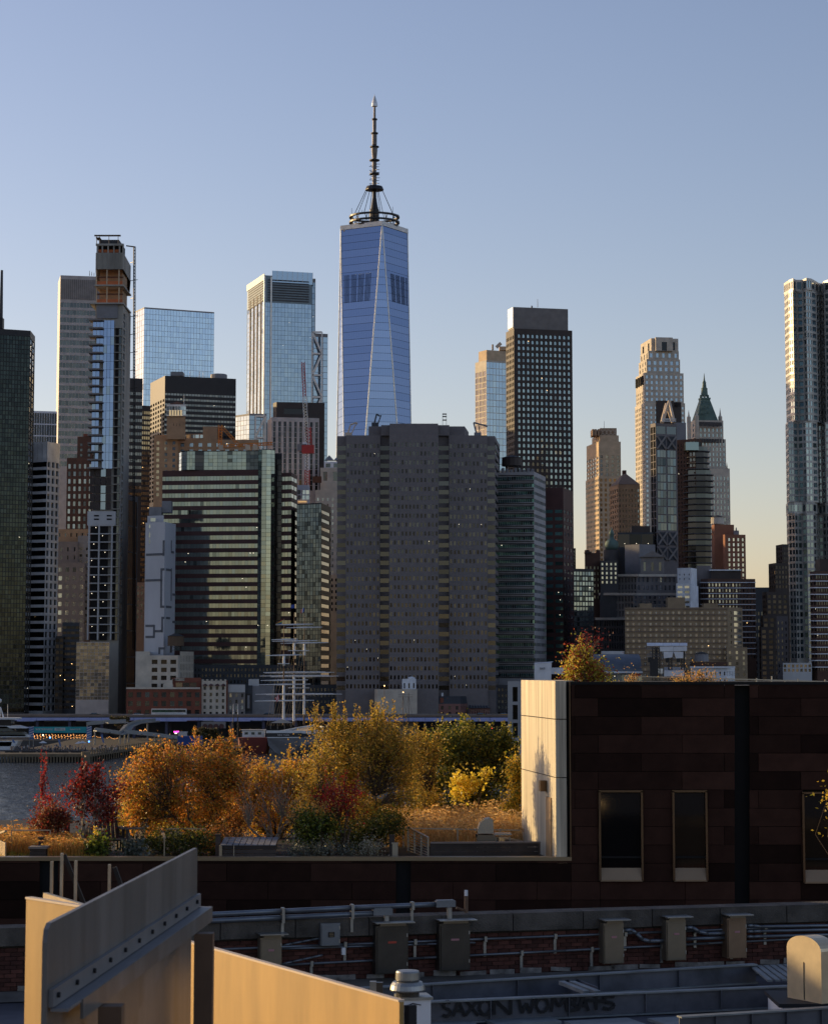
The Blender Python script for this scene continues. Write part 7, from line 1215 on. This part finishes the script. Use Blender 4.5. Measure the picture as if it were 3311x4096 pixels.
pipe([(700, 3666), (1130, 3646), (1420, 3632), (1744, 3619)], .044, 'upper long grey conduit above the coping on the left', .12, ((1131, 3648), (1408, 3634), (1649, 3624))); pipe([(700, 3692), (1130, 3672), (1492, 3655)], .046, 'lower long grey conduit above the coping on the left', .14, ((1131, 3676), (1408, 3660)))
def fitting(x0, x1, y0, y1, label): 
    a, c = W(x0, y1, .12), W(x1, y1, .12); z1 = W(x0, y0, .12).z; m = (a+c)/2; k = thing('conduit_pull_box', label, 'fitting', m, 'conduit fittings'); q = MB(); L = (c-a).xy.length
    q.box((m.x, m.y, (m.z+z1)/2), (L, .14, z1-m.z-.03), aw); q.build('body', 'conduit', k); q = MB(); q.box((m.x, m.y, z1-.012), (L*.86, .12, .026), aw); q.build('cover', 'conduit', k); q = MB(); e = W(x1-14, y1+70, .12); q.tube((c.x-.1*uw.x, c.y-.1*uw.y, m.z), (c.x-.1*uw.x, c.y-.1*uw.y, m.z-.28), .05, n=10); q.build('drop_pipe', 'galv', k)
fitting(1741, 1818, 3602, 3632, 'rounded grey pull box ending the upper conduit'); fitting(1490, 1567, 3633, 3664, 'rounded grey pull box ending the lower conduit')
for i, (y0, y1, x0, x1) in enumerate(((3806, 3700, 700, 3400), (3862, 3746, 1126, 3400), (3784, 3752, 1126, 1290), (3797, 3772, 1126, 1900), (3858, 3822, 1126, 1290))):
    pipe([(x0 + (x1-x0)*t_/4, y0+(y1-y0)*t_/4) for t_ in range(5)], .02 if i > 1 else .022, ['upper thin conduit running along the bricks', 'lower thin conduit running along the bricks', 'short thin conduit left of the grey fuse box', 'thin conduit between fuse box and dark cabinets', 'short low conduit behind the tan panel'][i], .06, [(x, y0+(y1-y0)*(x-x0)/(x1-x0)) for x in range(int(x0)+120, int(x1), 280)] if i < 2 else ())
pipe([(2495, 3722), (2525, 3722), (2545, 3735), (2570, 3760), (2600, 3766), (2665, 3764)], .035, 'bent grey conduit between the left and middle tan cabinets', .16); pipe([(2744, 3712), (2770, 3712), (2795, 3728), (2830, 3736), (2909, 3734)], .035, 'bent grey conduit between the middle and right cabinets', .16); pipe([(2744, 3757), (2909, 3752)], .033, 'straight grey conduit between the middle and right cabinets', .16)
for i, (y0, y1) in enumerate(((3704, 3702), (3727, 3718), (3748, 3738))): pipe([(2986, y0), (3010, y0 if i else y0), (3040, y0+(4 if i == 0 else -1)), (3420, y1)], .03, ['top', 'middle', 'bottom'][i]+' one of three grey conduits leaving the right cabinet', .16)
k = thing('beacon_post', 'small brown post with a white sensor on the coping', 'sensor', W(1864, 3640, -.1)); a = W(1864, 3645, -.1); q = MB(); q.box((a.x, a.y, a.z+.12), (.06, .06, .3), aw); q.build('post', 'post_brown', k); q = MB(); q.box((a.x, a.y, a.z+.32), (.05, .05, .1), aw); q.build('sensor', 'sail_white', k); q = MB(); q.tube((a.x-.18, a.y-.05, a.z+.06), (a.x, a.y, a.z), .025, n=6); q.build('cable', 'post_brown', k)
# steel beams on the roof
FL = lambda x, y, z: on_floor(x, y, z)
def ibeam(xa, ya, xb, yb, z, label, h=.34, fw=.16, ext=0):
    a, c = FL(xa, ya, z), FL(xb, yb, z); k = thing('steel_beam', label, 'beam', (a.x, a.y, z-h), 'steel beams on the near roof'); dn = Vector((0, 0, 1))
    q = MB(); q.beam(a-dn*.012, c-dn*.012, fw, .024); q.build('top_flange', 'flange_paint', k); q = MB(); q.beam(a-dn*(h/2), c-dn*(h/2), .02, h-.05); q.build('web', 'beam_paint', k); q = MB(); q.beam(a-dn*(h-.012), c-dn*(h-.012), fw, .024); q.build('bottom_flange', 'flange_paint', k)
    for i in range(1, 5): q = MB(); p_ = a.lerp(c, i/5); q.box((p_.x, p_.y-.035, p_.z-h/2), (.015, .06, h-.05), math.atan2(c.y-a.y, c.x-a.x)); q.build('stiffener', 'beam_paint', k)
    return k, a, c
ibeam(1380, 3955, 3020, 3856, 24.78, 'far blue grey steel beam nearest the brick parapet'); k2, ba, bc = ibeam(1640, 4009, 3175, 3942, 24.78, 'middle steel beam carrying black sprayed lettering', .36); ibeam(2716, 4066, 3420, 4022, 24.78, 'nearest steel beam at the lower right')
yaw = math.atan2(bc.y-ba.y, bc.x-ba.x); mid = lambda x, y: on_plane(x, y, ba.xy+Vector((0, -.05)), bc.xy+Vector((0, -.05)))
STR = {'S': [[(.9, .9), (.5, 1), (.1, .8), (.25, .55), (.8, .45), (.9, .2), (.5, 0), (.05, .12)]], 'A': [[(0, 0), (.45, 1), (.95, -.02)], [(.15, .38), (.85, .34)]], 'X': [[(.02, 1), (.95, 0)], [(.95, 1.02), (0, .02)]], 'O': [[(.5, 1), (.12, .8), (.02, .4), (.3, .02), (.7, .05), (.98, .45), (.85, .88), (.5, 1)]], 'N': [[(.05, -.02), (.08, 1), (.95, 0), (.95, 1.05)]], 'W': [[(0, 1), (.22, 0), (.5, .7), (.75, 0), (1, 1.02)]], 'M': [[(0, 0), (.15, 1), (.5, .35), (.85, 1), (1, 0)]], 'B': [[(.1, 0), (.12, 1), (.7, .95), (.75, .65), (.15, .52), (.8, .42), (.85, .1), (.1, 0)]], 'T': [[(.5, 0), (.5, 1.15)], [(-.1, .72), (1.1, .62)]]}
for ch, x0, x1 in (('S', 1768, 1806), ('A', 1812, 1862), ('X', 1862, 1915), ('O', 1915, 1966), ('N', 1972, 2046), ('W', 2074, 2136), ('O', 2142, 2194), ('M', 2204, 2270), ('B', 2272, 2312), ('A', 2312, 2356), ('T', 2356, 2412), ('S', 2408, 2462)):
    q = MB(); yb_, h_ = 4069-(x0-1768)*.046, 62 - (x0-1768)*.010
    for st in STR[ch]:
        P = [mid(x0+(x1-x0)*a, yb_-h_*b_) for a, b_ in st]
        for a, b_ in zip(P, P[1:]): q.beam(a, b_, .05, .006, up=(0, 1, 0))
    o = q.build('graffiti_letter', 'spray_black', k2)
for j in range(2): k = thing('cross_channel', ['left', 'right'][j]+' short cross channel joining the far and middle beams', 'beam', FL(2250+j*40, 3925, 24.7)); q = MB(); q.beam(FL(2245+j*42, 3932, 24.72), FL(2345+j*45, 3972, 24.72), .1, .06); q.build('channel', 'flange_paint', k); q = MB(); q.beam(FL(2245+j*42, 3934, 24.6), FL(2345+j*45, 3974, 24.6), .02, .2); q.build('web', 'beam_paint', k)
k = thing('corrugated_deck', 'grey corrugated metal deck patch at the right of the beams', 'deck', FL(3150, 3900, 24.7)); n = 16
for i in range(n): q = MB(); q.beam(FL(3010+i*26, 3868-i*1.5, 24.72), FL(3080+i*30, 3925-i*1.5, 24.72), .09, .03); q.build('rib', 'flange_paint', k)
for i in range(5): q = MB(); a = FL(1750+i*330, 4085-(i % 2)*12, ZR+.02); q.box((a.x, a.y-.4, ZR+.03), (1.1, .7, .05), yaw+.02*i); solo(q, 'roof_sheet', 'flange_paint', ['first', 'second', 'third', 'fourth', 'fifth'][i]+' loose grey sheet from the left on the roof along the bottom edge', 'sheet', 'loose roof sheets')
# mushroom vent
p_ = at(1630, 3985, 34.6); k = thing('roof_exhaust_fan', 'round aluminium mushroom exhaust fan on a pale curb box', 'vent', (p_.x, 34.6, ZR)); s = 34.6/F; zz = lambda y: zat(y, 34.6)
q = MB(); q.lathe((p_.x, 34.6, 0), [(47*s, zz(3922)), (48*s, zz(3918)), (47*s, zz(3890)), (44*s, zz(3884)), (20*s, zz(3881))], 28); q.build('motor_cap', 'galv', k, False); q = MB(); q.lathe((p_.x, 34.6, 0), [(68*s, zz(3964)), (70*s, zz(3958)), (66*s, zz(3940)), (58*s, zz(3928)), (44*s, zz(3924))], 28); q.build('bell_hood', 'galv', k); q = MB(); q.lathe((p_.x, 34.6, 0), [(46*s, zz(3992)), (46*s, zz(3960))], 24); q.build('neck', 'cabinet_dark', k)
q = MB(); q.box((p_.x+.09, 34.65, zz(3990)), (.5, .5, .04), .2); q.build('curb_lid', 'galv', k); q = MB(); q.box((p_.x+.09, 34.65, (ZR+zz(3992))/2), (.44, .44, zz(3992)-ZR), .2); q.build('curb_box', 'sail_white', k); q = MB(); q.path([(p_.x+.0, 34.38, zz(4015)), (p_.x+.08, 34.36, zz(4006)), (p_.x+.2, 34.4, zz(4014))], .008, 5); q.build('wire', 'spray_black', k)
k = thing('disconnect_switch', 'small dark switch box left of the mushroom fan', 'switch', at(1505, 3960, 35.5))
for j in range(2): q = MB(); q.box(at(1492+j*26, 3953, 35.5), (.1, .12, .2-.03*j)); q.build('box', 'cabinet_dark' if j else 'galv', k)
# arched goose vent
dV = 36.4; a, c = at(3164, 4005, dV), at(3270, 4005, dV); k = thing('arched_roof_vent', 'tan gooseneck vent with rounded sunlit top on the right', 'vent', (a.x, dV, ZR)); mx, hw = (a.x+c.x)/2, (c.x-a.x)/2; RV = lambda x, o_, z: (mx + x + o_*.80, dV - x*1.7 + o_*.48, z); zc = zat(3745, dV)-hw; q = MB(); n = 14; prof = [(-hw, zat(4005, dV)), (hw, zat(4005, dV))] + [(hw*math.cos(PI*i/n), zc+hw*math.sin(PI*i/n)) for i in range(n+1)]
for s, o_ in ((1, 0), (-1, .34)): q.poly([RV(x, o_, z) for x, z in (prof if s > 0 else prof[::-1])])
for i in range(len(prof)): u, v = prof[i], prof[(i+1) % len(prof)]; q.poly([RV(u[0], 0, u[1]), RV(u[0], .34, u[1]), RV(v[0], .34, v[1]), RV(v[0], 0, v[1])])
q.build('hood', 'vent_tan', k); q = MB(); q.box((mx+.2, dV+.4, zat(4012, dV)), (hw*2+.9, 1.5, .06)); q.build('flange', 'spray_black', k); q = MB(); q.box((mx+.2, dV+.4, (ZR+zat(4016, dV))/2), (hw*2+.8, 1.4, zat(4016, dV)-ZR)); q.build('curb', 'sail_white', k); q = MB(); e = RV(.0, -.006, 0); q.box((e[0], e[1], (zat(3850, dV)+zat(4000, dV))/2), (.012, .012, zat(3850, dV)-zat(4000, dV))); q.build('seam', 'cabinet_dark', k)
# ================================================================ SCREEN PANELS NEAREST THE CAMERA
def wallpanel(xa, ya, da, xb, yb, db, ext, th, mat, label, zlow=20.5):
    a, c = at(xa, ya, da), at(xb, yb, db); u = (c-a).xy.normalized(); n_ = Vector((u.y, -u.x)); a2 = a.xy-u*ext; k = thing('screen_panel', label, 'panel', (a.x, a.y, zlow), 'roof screen panels'); q = MB(); z = (a.z+c.z)/2
    q.prism([a2, c.xy, c.xy-n_*th, a2-n_*th], zlow, z); q.build('sheet', mat, k); q = MB(); q.beam((a2.x-n_.x*th/2, a2.y-n_.y*th/2, z+.006), (c.x-n_.x*th/2, c.y-n_.y*th/2, z+.006), th+.012, .012); q.build('top_edge', 'edge_pale', k); return k, u, n_, c
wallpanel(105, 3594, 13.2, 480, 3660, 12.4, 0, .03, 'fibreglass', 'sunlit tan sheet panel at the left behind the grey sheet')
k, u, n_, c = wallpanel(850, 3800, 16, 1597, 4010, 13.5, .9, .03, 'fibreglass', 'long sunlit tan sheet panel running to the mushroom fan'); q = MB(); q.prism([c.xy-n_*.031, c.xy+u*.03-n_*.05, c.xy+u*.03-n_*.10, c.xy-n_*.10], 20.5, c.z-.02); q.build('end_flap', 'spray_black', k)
SA, SB = at(190, 3700, 9.0), at(790, 3392, 12.86); us = (SB-SA).xy.normalized(); ns = Vector((us.y, -us.x)); SP_ = lambda x, y, off=0.: on_plane(x, y, SA.xy+ns*off, SB.xy+ns*off)
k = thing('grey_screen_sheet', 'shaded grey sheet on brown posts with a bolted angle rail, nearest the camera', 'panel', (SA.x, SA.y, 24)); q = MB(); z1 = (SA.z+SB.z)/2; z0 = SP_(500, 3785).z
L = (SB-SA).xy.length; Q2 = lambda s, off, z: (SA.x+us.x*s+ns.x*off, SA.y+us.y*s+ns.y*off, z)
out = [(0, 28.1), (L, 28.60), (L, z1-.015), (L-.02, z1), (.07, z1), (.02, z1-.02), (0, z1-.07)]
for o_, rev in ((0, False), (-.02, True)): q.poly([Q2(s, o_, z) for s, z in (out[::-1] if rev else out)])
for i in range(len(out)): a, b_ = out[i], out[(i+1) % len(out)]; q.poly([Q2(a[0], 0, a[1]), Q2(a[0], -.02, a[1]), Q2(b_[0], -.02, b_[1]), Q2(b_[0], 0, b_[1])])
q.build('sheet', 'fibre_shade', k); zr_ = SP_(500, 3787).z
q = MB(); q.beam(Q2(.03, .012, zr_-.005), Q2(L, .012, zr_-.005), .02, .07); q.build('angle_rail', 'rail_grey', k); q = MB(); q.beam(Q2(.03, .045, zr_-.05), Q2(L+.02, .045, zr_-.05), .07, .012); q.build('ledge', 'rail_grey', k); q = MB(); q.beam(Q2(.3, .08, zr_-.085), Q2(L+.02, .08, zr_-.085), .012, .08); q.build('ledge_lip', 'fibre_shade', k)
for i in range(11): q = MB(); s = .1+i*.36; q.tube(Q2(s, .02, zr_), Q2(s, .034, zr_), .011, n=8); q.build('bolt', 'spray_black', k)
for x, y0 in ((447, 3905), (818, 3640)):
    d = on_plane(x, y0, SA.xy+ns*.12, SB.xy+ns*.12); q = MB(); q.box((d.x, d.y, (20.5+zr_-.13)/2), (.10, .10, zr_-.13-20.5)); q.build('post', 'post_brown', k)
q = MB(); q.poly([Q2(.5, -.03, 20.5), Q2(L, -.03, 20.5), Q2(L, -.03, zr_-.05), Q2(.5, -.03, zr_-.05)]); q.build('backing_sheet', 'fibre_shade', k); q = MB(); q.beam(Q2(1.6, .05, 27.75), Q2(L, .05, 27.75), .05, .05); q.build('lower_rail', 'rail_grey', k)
k = thing('strut_frame', 'slotted metal strut frame with dark diagonal braces behind the left panel', 'frame', at(250, 3620, 14))
for x, y0, y1 in ((205, 3447, 3610), (245, 3414, 3600), (301, 3444, 3620), (436, 3459, 3640)): q = MB(); a = at(x, y1, 14.2); q.box((a.x, 14.2, (a.z+zat(y0, 14.2))/2), (.016, .03, zat(y0, 14.2)-a.z)); q.build('upright', 'strut_pale', k)
for x0, y0, x1, y1 in ((256, 3420, 345, 3640), (458, 3470, 490, 3560)): q = MB(); q.beam(at(x0, y0, 14.3), at(x1, y1, 14.3), .03, .025); q.build('brace', 'spray_black', k)
q = MB(); q.beam(at(180, 3588, 14.0), at(345, 3638, 13.7), .03, .05); q.build('base_angle', 'strut_pale', k)
